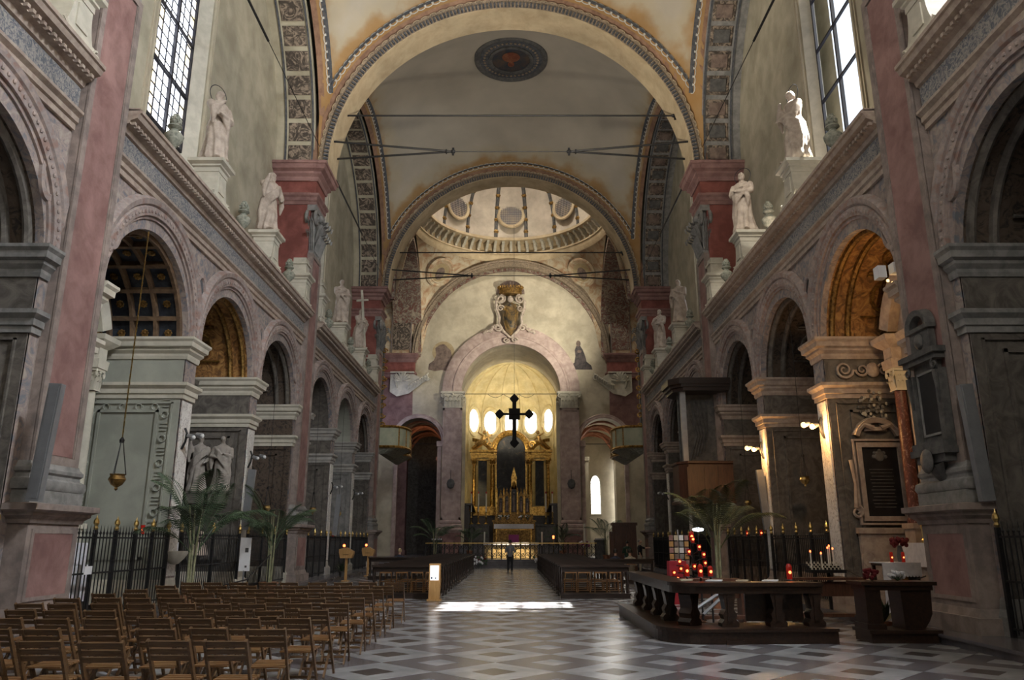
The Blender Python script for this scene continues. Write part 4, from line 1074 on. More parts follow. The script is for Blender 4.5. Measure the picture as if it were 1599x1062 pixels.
ST = [(-1, 20.15, CHIN, 1, 0, .35, 0, 'haloed robed stone saint clasping a bundle, beside the left window', 'halo', 62),
      (-1, 25.35, RAISE, 2, .3, .2, .3, 'bearded half-draped stone saint with raised right hand, left wall', '', 50),
      (-1, 37.1, HUG, 3, 0, .3, .2, 'stone statue in long mantle clutching its robe, left wall far bay', '', 40),
      (-1, 42.3, FOLD, 4, 0, .5, .4, 'veiled stone figure leaning on a tall cross, left wall', 'cross', 60),
      (1, 20.15, CHIN, 5, 0, .35, -.2, 'shadowed stone saint with hand at chin before the right window', 'halo', -80),
      (1, 25.35, FOLD, 6, .12, .15, .1, 'sunlit stone saint with halo and folded arms on right cornice', 'halo', -40),
      (1, 37.1, REST, 7, 0, .4, -.2, 'tall dim robed statue on the right cornice in far bay', '', -45),
      (1, 42.3, HUG, 8, .15, .2, -.2, 'smaller-looking dim statue nearest the crossing, right cornice', '', -45)]
def plinth_mesh(B_, half=False):
    b = B_; w = .48
    b.box(-w-.05, w+.05, -.42, .42, 0, .16); b.box(-w, w, -.38, .38, .16, .30)
    # concave sided shaft, seen in profile along x
    prof = [(-w, .30)] + [(-w+.17*sin(pi*.5*t/6), .30+.85*(t/6)**1.3) for t in range(1, 7)] + [(w-.17*sin(pi*.5*t/6), .30+.85*(t/6)**1.3) for t in range(6, 0, -1)] + [(w, .30)]
    b.ext(prof, -.34, .34, 'y')
    b.box(-.33, .33, -.36, .36, 1.14, 1.34); b.plan([(-.33, -.36), (.33, -.36), (.33, .36), (-.33, .36)], [(0, 1.3), (-.05, 1.34), (-.05, 1.40), (-.15, 1.48), (-.15, 1.60), (0, 1.64)][:], closed=True)
    b.box(-.33, .33, -.36, .36, 1.3, 1.66)
    for sg in (-1, 1): scroll(b, (sg*(w+.10), -.36, .16), .15, 1.3, .04, 'xz', sg, 14, pi/2)
    b.box(-.2, .2, -.37, -.33, .42, 1.0)
pb = B(); plinth_mesh(pb); PM = pb.mesh('pedestal_block', M_cream2)
GR_P = 'scroll-sided pedestals on the cornices'
for i, (s, y, pose, sd, beard, hair, turn, lab, extra, ang) in enumerate(ST):
    f = WM(s); x, yy, z = f(.02, y, 10.86)
    who = lab
    p = thing('statue_pedestal', 'cream pedestal with scrolls carrying the %s' % who.split(',')[0].replace('stone ', ''), 'pedestal', (x, yy, z), -s*pi/2, GR_P); p['label'] = ' '.join(p['label'].split()[:16])
    link(PM, 'pedestal_block', p); p.scale = (1, 1, .80)
    t = thing('statue', lab, 'statue', (x, yy, z+1.34), radians(ang))
    b = B(); statue(b, 2.32, pose, sd, beard, hair, turn); o = b.obj('figure', M_statue, t, smooth='all'); remesh(o, .026)
    if extra == 'halo':
        b = B(); b.tube([(.30*cos(a), .05, 2.22+.30*sin(a)) for a in [2*pi*q/28 for q in range(29)]], .012, 4, caps=False); b.obj('halo', M_lead, t)
    if extra == 'cross':
        b = B(); b.bar((.12, -.30, .15), (-.35, -.30, 3.35), .11, .09, up=Vector((0, 1, 0))); b.bar((-.72, -.30, 2.62), (.20, -.30, 2.92), .11, .09, up=Vector((0, 1, 0))); b.obj('cross', M_cream2, t, label='pale leaning cross')
# pedestals without statues beside the great pilasters
for s, y, lab in ((-1, 12.85, 'cream scroll pedestal without statue, upper left corner'), (1, 12.85, 'cream scroll pedestal without statue, upper right corner'),
                  (-1, 29.9, 'empty pedestal beside the second left pilaster, near bay side'), (1, 29.9, 'empty pedestal beside the second right pilaster, near bay side'),
                  (-1, 46.8, 'empty pedestal beside the last left pilaster'), (1, 46.8, 'empty pedestal beside the last right pilaster'),
                  (-1, 32.6, 'empty pedestal just beyond the second left pilaster')):
    p = thing('statue_pedestal', lab, 'pedestal', WM(s)(.06, y, 10.86), -s*pi/2, GR_P); p.scale = (1, 1, .82); link(PM, 'pedestal_block', p)
    b = B(); b.box(-.26, .26, -.28, .28, 1.665, 2.15); b.box(-.32, .32, -.34, .34, 2.15, 2.24); b.box(-.24, .24, -.26, .26, 2.24, 2.5); b.obj('pedestal_cap', M_cream2, p)
ub = B(); ub.box(-.19, .19, -.19, .19, 0, .30)
ubm = ub.mesh('urn_base', M_cream2)
uu = B(); uu.lathe([(.13, .30), (.15, .36), (.08, .44), (.07, .50), (.14, .58), (.24, .74), (.27, .88), (.20, .98), (.12, 1.04), (.10, 1.10), (.20, 1.18), (.19, 1.23), (.10, 1.27)], 16)
uum = uu.mesh('urn_body', M_urn, True)
uf = B(); uf.lathe([(.10, 1.27), (.145, 1.33), (.15, 1.42), (.11, 1.52), (.05, 1.62), (0, 1.67)], 14)
for r in range(4):
    for k in range(8):
        a = 2*pi*(k+.5*(r % 2))/8; rr = (.145, .14, .10, .055)[r]; uf.ball((rr*cos(a), rr*sin(a), 1.35+r*.08), (.035, .035, .05), 5, 4)
ufm = uf.mesh('urn_finial', M_urn, True)
urns = [(-1, 17.55, 'grey-green stone urn silhouetted on the left window'), (-1, 22.75, 'stone urn between the two near left statues'), (-1, 27.95, 'stone urn before the red pier on the left cornice'),
        (-1, 34.6, 'first stone urn beyond the second left pilaster'), (-1, 39.7, 'stone urn between the two far left statues'), (-1, 44.9, 'last stone urn on the left cornice'),
        (1, 17.55, 'dark stone urn silhouetted on the bright right window'), (1, 22.75, 'sunlit stone urn beside the lit right statue'), (1, 27.95, 'stone urn before the red pier on the right cornice'),
        (1, 34.6, 'first stone urn beyond the second right pilaster'), (1, 39.7, 'stone urn between the two far right statues'), (1, 44.9, 'last stone urn on the right cornice')]
for s, y, lab in urns:
    t = thing('stone_urn', lab, 'urn', WM(s)(-.05, y, 10.86), 0, 'flaming urns on the cornices'); t.scale = (.9, .9, .82); link(ubm, 'urn_base', t); link(uum, 'urn_body', t); link(ufm, 'urn_finial', t)

# ================================================================== CHAPEL ALTARS, MONUMENTS
def aedicule(s, y, lab, ms, mc, mp, w=1.55, arched=True, u=2.45, cols=True, gold=None, cap=None):
    """altar with columns and pediment against the chapel back, facing the nave; x along the wall, front -y"""
    t = thing('chapel_altar', lab, 'altar', WM(s)(u, y, .15), -s*pi/2); t.scale = (1, 1, 1.26)
    cap = cap or ms; T = 4.55
    b = B(); b.box(-w, w, -.75, 0, 0, .15); b.box(-w*.72, w*.72, -1.05, -.02, .15, 1.05); b.box(-w*.78, w*.78, -1.1, -.02, 1.05, 1.14); b.obj('altar_table', ms, t)
    b = B(); b.box(-w*.74, w*.74, -1.08, -.5, 1.14, 1.16); b.box(-w*.74, w*.74, -1.115, -1.10, .75, 1.16); b.obj('altar_cloth', M_cloth, t)
    b = B()
    for sg in (-1, 1): b.box(sg*w-.24, sg*w+.24, -.62, 0, .15, 1.5); b.box(sg*w-.28, sg*w+.28, -.66, 0, 1.42, 1.52)
    b.box(-w, w, -.25, 0, .15, 5.6); b.obj('altar_back', ms, t)
    for sg in (-1, 1):
        b = B(); b.lathe([(.21, 1.52), (.21, 1.6), (.17, 1.64), (.19, 1.7), (.155, 1.74), (.150, 2.6), (.13, T-.45)], 16, (sg*w, -.42, 0)); c = b.obj('column', mc, t, smooth=True)
        b = B(); capital(b, .36, .36, T-.45, T, sg*w, -.42, 3); b.obj('column_capital', cap, c, smooth=True)
    b = B(); P = [(-w-.2, 0), (-w-.2, -.62), (-w+.2, -.62), (-w+.2, -.36), (w-.2, -.36), (w-.2, -.62), (w+.2, -.62), (w+.2, 0)]
    b.plan(P, [(-o, z) for o, z in [(0, T), (.04, T), (.06, T+.18), (0, T+.2), (0, T+.42), (.1, T+.48), (.2, T+.56), (.22, T+.66), (0, T+.7)]])
    b.box(-w-.19, w+.19, -.35, 0, T, T+.68); b.box(-w-.19, -w+.19, -.61, 0, T, T+.68); b.box(w-.19, w+.19, -.61, 0, T, T+.68); b.obj('entablature', ms, t)
    b = B()
    if arched:
        for sg in (1,):
            b.arch([(w+.12, -.55), (w+.32, -.65), (w+.38, -.65), (w+.38, 0), (w+.12, 0)], 0, T+.10, 20, 'y', .42, pi-.42)
    else: b.ext([(-w-.35, T+.7), (w+.35, T+.7), (0, T+1.5)], -.5, 0, 'y'); b.ext([(-w-.1, T+.78), (w+.1, T+.78), (0, T+1.38)], -.52, -.5, 'y')
    b.ext([(w*cos(a), T+.5+1.15*sin(a)) for a in [pi*q/16 for q in range(17)]], -.3, 0, 'y')
    b.ball((0, -.4, T+1.25), (.22, .12, .28), 10, 6); b.obj('pediment', ms, t, smooth=True)
    pw = w-.34; b = B(); b.ext([(-pw, 1.75), (pw, 1.75), (pw, 3.6)]+[(pw*cos(a), 3.6+pw*.75*sin(a)) for a in [pi*q/14 for q in range(1, 14)]]+[(-pw, 3.6)], -.29, -.25, 'y'); b.obj('altar_painting', mp, t)
    b = B(); pts = [(pw, -.32, 1.75), (pw, -.32, 3.6)]+[(pw*cos(a), -.32, 3.6+pw*.75*sin(a)) for a in [pi*q/14 for q in range(1, 14)]]+[(-pw, -.32, 3.6), (-pw, -.32, 1.75), (pw, -.32, 1.75)]
    b.tube(pts, .07, 6); b.obj('picture_frame', gold or ms, t)
    b = B(); 
    for x in (-.8, -.5, .5, .8):
        b.lathe([(.06, 1.16), (.06, 1.2), (.02, 1.24), (.03, 1.4), (.05, 1.46), (.02, 1.48)], 8, (x*w*.8, -.6, 0))
    b.obj('candlesticks', M_brass, t, stuff=True)
    return t
cs1 = (17.55, 22.75, 27.95); cs2 = (34.5, 39.7, 44.9); cs0 = 11.0
aedicule(-1, cs1[0], 'white marble altar with curved pediment behind the first left pilaster', M_cream2, M_cream2, M_paint)
aedicule(-1, cs1[1], 'dim brown stone altar in the gilded left chapel', M_chap, M_chap, M_paint, arched=False, gold=M_golddk)
aedicule(-1, cs1[2], 'dark altar with gilt framed painting in the third left chapel', M_dark, M_slate, M_paint, gold=M_golddk, cap=M_golddk)
aedicule(-1, cs2[0], 'grey altar with dark painting in fourth left chapel', M_grey, M_grey, M_paint, arched=False)
aedicule(-1, cs2[1], 'pale grey altar with arched dark painting in fifth left chapel', M_greywall, M_greywall, M_paint)
aedicule(-1, cs2[2], 'dim altar in the sixth left chapel nearest the crossing', M_chap, M_grey, M_paint, gold=M_golddk)
aedicule(-1, cs0, 'dark grey altar in the nearest left chapel at the picture edge', M_grey, M_dark, M_paint)
t = aedicule(1, cs1[0], 'large altar with red veined marble columns and broken pediment, right', M_corn, M_redmarb, M_paint, u=2.02, cap=M_cream2)
aedicule(1, cs1[1], 'dim grey altar with columns in the second right chapel', M_chap, M_dark, M_paint)
aedicule(1, cs1[2], 'altar with a dark robed saint painting in third right chapel', M_grey, M_grey, M_paint, arched=True)
aedicule(1, cs2[0], 'dark altar behind the pulpit on the right', M_chapd, M_dark, M_paint, gold=M_golddk)
aedicule(1, cs2[1], 'gilt-trimmed dark altar in fifth right chapel', M_chapd, M_chap, M_paint, arched=False, gold=M_golddk)
aedicule(1, cs2[2], 'dark altar in the last right chapel before the crossing', M_chap, M_dark, M_paint)
aedicule(1, cs0, 'dark stone altar in the nearest right chapel at the picture edge', M_dark, M_dark, M_paint)
# niche figures on the side wall of the gilded chapel
f = WM(-1)
for u, z, sc, sd, lab in ((.62, 3.15, 1.75, 21, 'small marble saint standing in the gilded chapel, right one'), (1.3, 3.15, 1.75, 22, 'small marble saint standing in the gilded chapel, left one')):
    x, y, zz = f(u, 24.62, z); t = thing('niche_statue', lab, 'statue', (x, y, zz), radians(12)); b = B(); statue(b, sc, (RAISE, REST)[sd % 2], sd, 0, .3, .2); o = b.obj('figure', mat('dim_marble', (.30, .27, .24), (.44, .40, .36), 4, .7, .1), t, smooth='all'); remesh(o, .02)
    b = B(); b.box(-.26, .26, -.2, .26, -.36, -.03); b.box(-.30, .30, -.24, .26, -.06, 0); b.obj('bracket', M_chap, t)
t = thing('bust_niche', 'carved round niche with a stone bust in the gilded chapel', 'niche', f(1.1, 24.93, 1.2))
b = B(); b.box(-.9, .9, -.12, 0, 1.25, 1.42); b.arch([(.42, 0), (.42, -.12), (.52, -.14), (.56, 0)], 0, .75, 16, 'y'); b.box(-.56, -.42, -.12, 0, 0, .75); b.box(.42, .56, -.12, 0, 0, .75); b.box(-.7, .7, -.2, 0, -.1, 0); b.obj('niche_frame', M_chap, t, smooth=True)
b = B(); b.tube([(0, -.12, .02), (0, -.12, .3), (0, -.12, .42)], [.26, .2, .08], 12); head(b, (0, -.14, .60), .28, 0, .2); o = b.obj('bust', M_statue, t, smooth='all'); remesh(o, .012)
# side wall furniture of the first right chapel: inscription tablet in carved frame, painted flowers, frieze
f = WM(1); ys = 19.765
t = thing('wall_monument', 'stone framed black inscription tablet on the side wall of the lit right chapel', 'monument', f(1.15, ys, 2.25))
b = B(); b.box(-.46, .46, -.05, 0, 0, 1.72); sl = b.obj('black_tablet', M_slate, t)
b = B(); [b.box(-.30+.02*(q % 3), .30-.03*(q % 2), -.054, -.05, 1.15-q*.085, 1.17-q*.085) for q in range(12)]; b.obj('lettering_lines', M_dark, sl, stuff=True)
b = B(); b.ball((0, -.05, 1.5), (.13, .03, .14), 8, 6); [b.ball((.15*cos(a), -.05, 1.48+.15*sin(a)), (.05, .02, .05), 6, 4) for a in (0, .7, 1.5, 2.4, 3.1)]; b.obj('carved_arms', M_dark, sl)
b = B()
for q, w in ((0, .12), (.16, .05)):
    a = .46+q
    b.box(-a-w, -a, -.12+q*.2, 0, -q-w, 1.72+q+w); b.box(a, a+w, -.12+q*.2, 0, -q-w, 1.72+q+w); b.box(-a, a, -.12+q*.2, 0, 1.72+q, 1.72+q+w); b.box(-a, a, -.12+q*.2, 0, -q-w, -q)
b.box(-.8, .8, -.2, 0, -.42, -.28); b.box(-.74, .74, -.14, 0, -1.6, -.42)
for sg in (-1, 1): scroll(b, (sg*.72, -.08, .1), .16, 1.5, .045, 'xz', sg, 18, pi/2); b.tube([(sg*.74, -.08, .2), (sg*.70, -.08, .8), (sg*.76, -.08, 1.4)], [.06, .04, .05], 6)
b.arch([(.5, 0), (.5, -.12), (.62, -.16), (.66, 0)], 0, 1.85, 16, 'y', .3, pi-.3); b.lathe([(.30, .02), (.28, .10), (.2, .12), (0, .13)], 16, (0, 0, 2.12), sy=.5)
for sg in (-1, 1): b.tube([(sg*.1, -.1, 2.2), (sg*.35, -.1, 2.3), (sg*.6, -.1, 2.05)], [.08, .07, .04], 6)
b.arch([(.46, 0), (.46, -.10), (.54, -.12), (.58, 0)], .1, -1.25, 16, 'y'); scroll(b, (-.55, -.12, -1.0), .25, 1.5, .05, 'xz', -1, 18, 0)
b.obj('carved_frame', M_corn, t, smooth=True)
b = B()
for q in range(60):
    a = random.uniform(0, 2*pi); r = .42*sqrt(random.random()); b.ball((r*cos(a), -.06, 2.75+r*1.1*sin(a)), (.05, .02, .05), 5, 3, m=q % 3)
b.obj('painted_bouquet', [M_grey, M_dark, M_cream2], t, stuff=True)
for u0, zz in ((1.25, 6.0),):
    t = thing('carved_frieze', 'carved scroll and mask frieze above the inscription tablet chapel wall', 'relief', f(u0, ys-.02, zz))
    b = B(); 
    for sg in (-1, 1):
        scroll(b, (sg*.75, -.03, 0), .24, 1.8, .04, 'xz', sg, 22, 0); scroll(b, (sg*.28, -.03, 0), .18, 1.5, .035, 'xz', -sg, 18, pi)
    b.ball((0, -.03, 0), (.18, .08, .2), 10, 8); b.obj('relief_carving', M_corn, t, smooth=True)
# tall dark wall monument on the nearest right pilaster
t = thing('wall_monument', 'tall grey epitaph with arched top on the nearest right pilaster', 'monument', WM(1)(-.22, 14.27, 2.95), -pi/2); t.scale = (.82, .62, .76)
b = B()
b.box(-.72, .72, -.45, 0, .30, .46); b.box(-.60, .60, -.35, 0, .12, .30); b.box(-.66, .66, -.40, 0, .46, .62); b.tube([(0, -.2, .12), (0, -.12, -.1), (0, -.02, -.35)], [.3, .22, .08], 8)
b.box(-.50, .50, -.12, 0, .62, 2.75)
for sg in (-1, 1):
    b.box(sg*.56-.1, sg*.56+.1, -.26, 0, .62, 2.35); scroll(b, (sg*.58, -.3, 2.45), .13, 1.4, .04, 'xz', sg, 14, pi/2); b.tube([(sg*.58, -.3, 2.3), (sg*.6, -.3, 1.9), (sg*.55, -.28, 1.5)], [.08, .05, .03], 6)
b.box(-.78, .78, -.42, 0, 2.72, 2.86); b.box(-.70, .70, -.34, 0, 2.58, 2.72); b.box(-.42, .42, -.2, 0, 2.86, 3.5)
b.arch([(.32, 0), (.32, -.25), (.46, -.3), (.5, 0)], 0, 3.5, 14, 'y'); b.box(-.5, .5, -.28, 0, 3.42, 3.52)
b.ball((0, -.22, 3.15), (.16, .12, .2), 8, 6); b.ball((.05, -.5, .15), (.25, .12, .3), 8, 6)
b.obj('epitaph_frame', M_dark, t, smooth=True)
b = B(); b.box(-.34, .34, -.14, -.11, .85, 2.3); b.obj('inscription_panel', M_slate, t)
b = B(); [b.box(-.40 if q == 0 else .36, -.36 if q == 0 else .40, -.17, -.11, .8, 2.36) for q in (0, 1)]; b.box(-.4, .4, -.17, -.11, .78, .84); b.box(-.4, .4, -.17, -.11, 2.32, 2.38); b.obj('panel_border', M_grey, t)

# ================================================================== CHANCEL FURNITURE
# coat of arms over the pink arch
t = thing('coat_of_arms', 'crowned carved stone coat of arms above the pink chancel arch', 'crest', (-.05, YW-.40, 19.5))
b = B(); b.ext([(.78*q[0], q[1]) for q in ((-.9, 1.5), (-.55, 2.1), (0, 2.3), (.55, 2.1), (.9, 1.5), (.85, .6), (.5, -.3), (0, -.75), (-.5, -.3), (-.85, .6))], -.26, -.12, 'y'); b.ball((0, -.2, .9), (.62, .2, 1.2), 12, 8); b.obj('shield', M_shield, t, smooth=True)
b = B()
for sg in (-1, 1):
    scroll(b, (sg*.85, -.25, 2.55), .42, 1.6, .11, 'xz', sg, 22, pi/2); b.tube([(sg*1.25, -.22, 2.4), (sg*1.2, -.22, 1.6), (sg*.95, -.22, .9), (sg*1.0, -.22, .3), (sg*.6, -.22, -.35), (0, -.22, -.95)], [.12, .12, .12, .13, .12, .10], 7)
    scroll(b, (sg*.85, -.28, 1.7), .30, 1.4, .08, 'xz', -sg, 16, 0); scroll(b, (sg*1.05, -.28, -.05), .33, 1.4, .09, 'xz', sg, 16, 0); scroll(b, (sg*.35, -.28, -1.15), .27, 1.4, .08, 'xz', sg, 16, 0)
    for q in range(11): a = q*.9; b.ball((sg*(1.15+q*.10)+.1*cos(a), -.22, .15-q*.07+.13*sin(a)), (.14, .10, .13), 7, 5)
b.ball((0, -.25, 2.55), (.28, .2, .33), 10, 7)
b.obj('carved_scrollwork', M_statue, t, smooth=True)
b = B(); b.lathe([(.95, 3.0), (1.02, 3.1), (.98, 3.25), (1.05, 3.5)], 28, (0, -.15, 0), sy=.45)
for q in range(13): a = pi+pi*q/12; b.ball((1.06*cos(a), -.15+.48*sin(a), 3.62), (.11, .08, .14), 7, 5)
b.obj('gilt_crown', M_golddk, t, smooth=True)
b = B(); b.ext([(1.25*cos(a), 3.2+1.25*sin(a)) for a in [pi*q/20 for q in range(21)]], .30, .38, 'y'); b.obj('painted_roundel', M_ghost, t)
# hanging crucifix
t = thing('hanging_cross', 'dark trefoil-ended cross hanging before the apse windows', 'cross', (.25, 58, 11.0))
b = B(); b.bar((0, 0, -2.3), (0, 0, 1.2), .30, .12, up=Vector((0, 1, 0))); b.bar((-1.1, 0, 0), (1.1, 0, 0), .30, .12); cr = b.obj('cross_beams', M_black, t)
for x, z in ((-1.12, 0), (1.12, 0), (0, 1.18), (0, -2.2)):
    b = B(); b.ext([(x+.36*cos(a), z+.36*sin(a)) for a in (0, pi/4, pi/2, 3*pi/4, pi, 5*pi/4, 3*pi/2, 7*pi/4)] if False else [(x-.36, z), (x-.2, z-.2), (x, z-.38), (x+.2, z-.2), (x+.36, z), (x+.2, z+.2), (x, z+.38), (x-.2, z+.2)], -.07, .07, 'y'); b.obj('cross_terminal', M_black, t)
b = B(); b.box(-.42, .42, -.09, .09, -.42, .42, .0); b.obj('cross_centre', M_black, t)
b = B(); b.tube([(0, 0, 1.3), (0, 0, 15.5)], .012, 4); b.obj('suspension_wire', M_lead, t)
# main gilded altarpiece
t = thing('main_altarpiece', 'large gilded altarpiece with three dark paintings in the apse', 'altarpiece', (0, 72.3, 3.9))
b = B(); b.box(-3.9, 3.9, -.4, .3, -3.2, 0); b.box(-4.0, 4.0, -.5, .3, -.15, .0); b.obj('wood_plinth', M_wood, t)
b = B(); b.box(-1.32, 1.32, -.12, 0, .5, 6.0); b.ext([(1.32*cos(a), 6.0+1.32*sin(a)) for a in [pi*q/20 for q in range(21)]], -.12, 0, 'y'); b.obj('central_painting', M_paintb, t)
for sg in (-1, 1):
    b = B(); b.box(*sorted((sg*2.25, sg*3.05)), -.08, 0, .9, 5.0); b.obj('side_painting', M_paintb, t)
    for x, w in ((1.72, .26), (3.42, .2)):
        b = B(); b.box(sg*x-w-.1, sg*x+w+.1, -.75, 0, .0, .75); b.box(sg*x-w-.16, sg*x+w+.16, -.8, 0, .65, .78); b.lathe([(w, .78), (w*.8, .9), (w*.85, 1.0), (w*.8, 2.6), (w*.7, 4.6)], 14, (sg*x, -.42, 0)); cc = b.obj('gilt_column', M_gold, t, smooth=True)
        b = B(); capital(b, w*2.2, w*2.2, 4.6, 5.25, sg*x, -.42, 3); b.obj('column_capital', M_gold, cc, smooth=True)
    b = B(); xa, xb = sorted((sg*1.38, sg*3.75)); b.box(xa, xb, -.5, 0, 5.25, 5.85); b.box(xa-.08, xb+.08, -.75, 0, 5.75, 5.95); b.box(xa-.04, xb+.04, -.62, 0, 5.5, 5.58); b.box(xa, xb, -.25, 0, 5.0, 5.1); b.box(xa, xb, -.3, 0, .0, .8); b.obj('gilt_entablature', M_gold, t)
    b = B(); b.arch([(2.1, 0), (2.1, -.5), (2.35, -.6), (2.4, 0)], sg*3.75, 4.7, 14, 'y', *( (pi*.52, pi*.88) if sg > 0 else (pi*.12, pi*.48)))
    scroll(b, (sg*1.95, -.4, 6.45), .35, 1.5, .12, 'xz', sg, 18, 0); b.tube([(sg*3.6, -.4, 6.0), (sg*3.0, -.4, 6.5), (sg*2.3, -.4, 6.75)], [.2, .26, .12], 8); b.obj('broken_pediment', M_gold, t, smooth=True)
    b = B(); bp = (sg*2.7, -.45, 6.6); b.tube([(bp[0]+sg*.5, -.5, 6.35), (bp[0], -.5, 6.75), (bp[0]-sg*.15, -.5, 7.3)], [.16, .24, .13], 8); b.ball((bp[0]-sg*.2, -.52, 7.6), .17, 8, 6)
    b.tube([(bp[0]-sg*.1, -.5, 7.25), (bp[0]+sg*.35, -.55, 7.55), (bp[0]+sg*.2, -.55, 8.1)], [.09, .07, .05], 6); b.tube([(bp[0]-sg*.1, -.5, 7.2), (bp[0]-sg*.55, -.55, 6.9)], [.09, .06], 6); b.tube([(bp[0]+sg*.4, -.5, 6.4), (bp[0]+sg*.9, -.5, 6.15)], [.13, .07], 6); b.obj('gilt_angel', M_golddk, t, smooth=True)
b = B(); b.arch([(1.34, 0), (1.34, -.3), (1.5, -.4), (1.72, -.42), (1.85, -.3), (1.9, 0)], 0, 6.0, 26, 'y')
for q in range(20): a = pi*(q+.5)/20; b.ball((1.6*cos(a), -.44, 6.0+1.6*sin(a)), (.1, .07, .1), 6, 4)
b.box(-1.45, -1.34, -.3, 0, .5, 6); b.box(1.34, 1.45, -.3, 0, .5, 6); b.obj('gilt_arch', M_gold, t, smooth=True)
b = B(); [b.box(x*1.0-.55, x+.55, -.1, 0, .1, .55) for x in (-.6, .6)]; b.box(-1.4, 1.4, -.25, 0, 0, .12); b.obj('predella', M_golddk, t)
b = B(); b.bar((-1.75, -.6, 7.35), (-3.4, -.6, 6.55), .13, .13); b.bar((-2.2, -.6, 7.7), (-2.0, -.6, 6.6), .13, .13, up=Vector((0, 1, 0))); b.obj('gilt_wooden_cross', M_golddk, t)
# dark choir stalls
for s in (-1, 1):
    t = thing('choir_stalls', 'dark carved choir stalls curving round the %s side of the choir' % ('left' if s < 0 else 'right'), 'stalls', (s*3.9, 68.0, 1.3))
    b = B(); b.ext([(-1.6, 0), (3.4, 0), (3.4, 2.9), (-1.6, 3.3)], -.35, .35, 'x'); b.obj('stall_back', M_wood, t)
    b = B(); b.bar((-s*.2, -1.8, 3.35), (-s*.25, 3.5, 2.95), .9, .16); b.obj('canopy', M_wood, t)
    for q in range(6): b = B(); b.box(-.06-.4*(s > 0)+(.4 if s < 0 else 0), .06-.4*(s > 0)+(.4 if s < 0 else 0), -1.4+q*.9, -1.3+q*.9, 0, 2.8); b.obj('stall_divider', M_wood, t)
# gothic ancona with candlesticks on upper altar
t = thing('gothic_altarpiece', 'small gilded gothic altarpiece with pinnacles behind the altar', 'altarpiece', (.25, 66.6, 2.9))
b = B(); b.box(-1.75, 1.75, -.6, .2, -1.6, .45); b.box(-1.85, 1.85, -.7, .2, .30, .45); b.box(-1.6, 1.6, -.4, .2, .45, .95); b.obj('gilt_base', M_golddk, t)
for q in range(5):
    x = (-1.12, -.6, 0, .6, 1.12)[q]; w = (.22, .22, .34, .22, .22)[q]; h = (1.35, 1.5, 2.0, 1.5, 1.35)[q]
    b = B(); b.box(x-w, x+w, -.22, 0, .95, .95+h); b.ext([(x-w, .95+h), (x+w, .95+h), (x, .95+h+w*2.2)], -.22, 0, 'y'); b.lathe([(.05, 0), (.07, .1), (.02, .2), (0, .34)], 6, (x, -.1, .95+h+w*2.0)); p_ = b.obj('gothic_gable', M_golddk, t)
    b = B(); b.box(x-w*.62, x+w*.62, -.25, -.21, 1.1, .75+h); b.ext([(x+w*.62*cos(a), .75+h+w*.9*sin(a)) for a in [pi*k/8 for k in range(9)]], -.25, -.21, 'y'); b.obj('saint_panel', M_paintb, p_)
    b = B(); b.tube([(x, -.27, 1.15), (x, -.28, 1.6), (x, -.27, .55+h)], [w*.4, w*.33, w*.2], 8); b.ball((x, -.28, .68+h), w*.24, 8, 6); b.obj('carved_saint', M_ghost, p_, smooth=True)
for x in (-1.45, -.86, -.3, .3, .86, 1.45):
    b = B(); b.box(x-.05, x+.05, -.26, 0, .95, 2.75); b.lathe([(.07, 2.75), (.09, 2.8), (.05, 2.95), (0, 3.2)], 6, (x, -.12, 0)); b.obj('pinnacle', M_gold, t)
b = B(); b.box(-.22, .22, -.22, 0, 3.0, 3.9); b.ext([(-.26, 3.9), (.26, 3.9), (0, 4.9)], -.2, 0, 'y'); b.ball((0, -.3, 3.4), (.12, .08, .3), 8, 6); b.obj('central_tabernacle', M_gold, t)
for q, x in enumerate((-1.15, -.6, .6, 1.15)):
    bt = thing('flower_vase', 'bunch of white flowers on the gothic altar base, %s' % ('far left', 'inner left', 'inner right', 'far right')[q], 'flowers', (.25+x, 66.05, 3.36))
    b = B(); [b.ball((random.uniform(-.2, .2), random.uniform(-.1, .1), random.uniform(.15, .4)), .055, 5, 4, m=k % 2) for k in range(16)]; b.obj('blossoms', [M_petalw, M_leaf], bt, stuff=True); b = B(); b.lathe([(.05, 0), (.08, .08), (.04, .18)], 8); b.obj('vase', M_dark, bt)
# upper altar table with white cloth
t = thing('upper_altar', 'altar table with hanging white cloth and gilded front', 'altar', (.22, 64.9, .5))
b = B(); b.box(-1.38, 1.38, -.5, .5, .6, 2.0); b.box(-1.55, 1.55, -.6, .6, 2.3, 2.45); b.obj('altar_body', M_golddk, t)
b = B(); [b.box(x-.06, x+.06, -.55, -.45, .6, 2.3) for x in (-1.42, 1.42)]; b.box(-1.42, 1.42, -.5, .5, 2.0, 2.3); b.box(-.4, .4, -.54, -.5, 1.0, 1.5); b.obj('altar_frame', M_gold, t)
b = B(); b.box(-1.62, 1.62, -.66, .6, 2.45, 2.49); b.box(-1.62, 1.62, -.67, -.65, 2.12, 2.49); b.obj('altar_cloth', M_cloth, t)
b = B(); b.box(-.42, .42, -.62, -.56, .95, 1.65); b.obj('purple_hanging', M_purple, t)
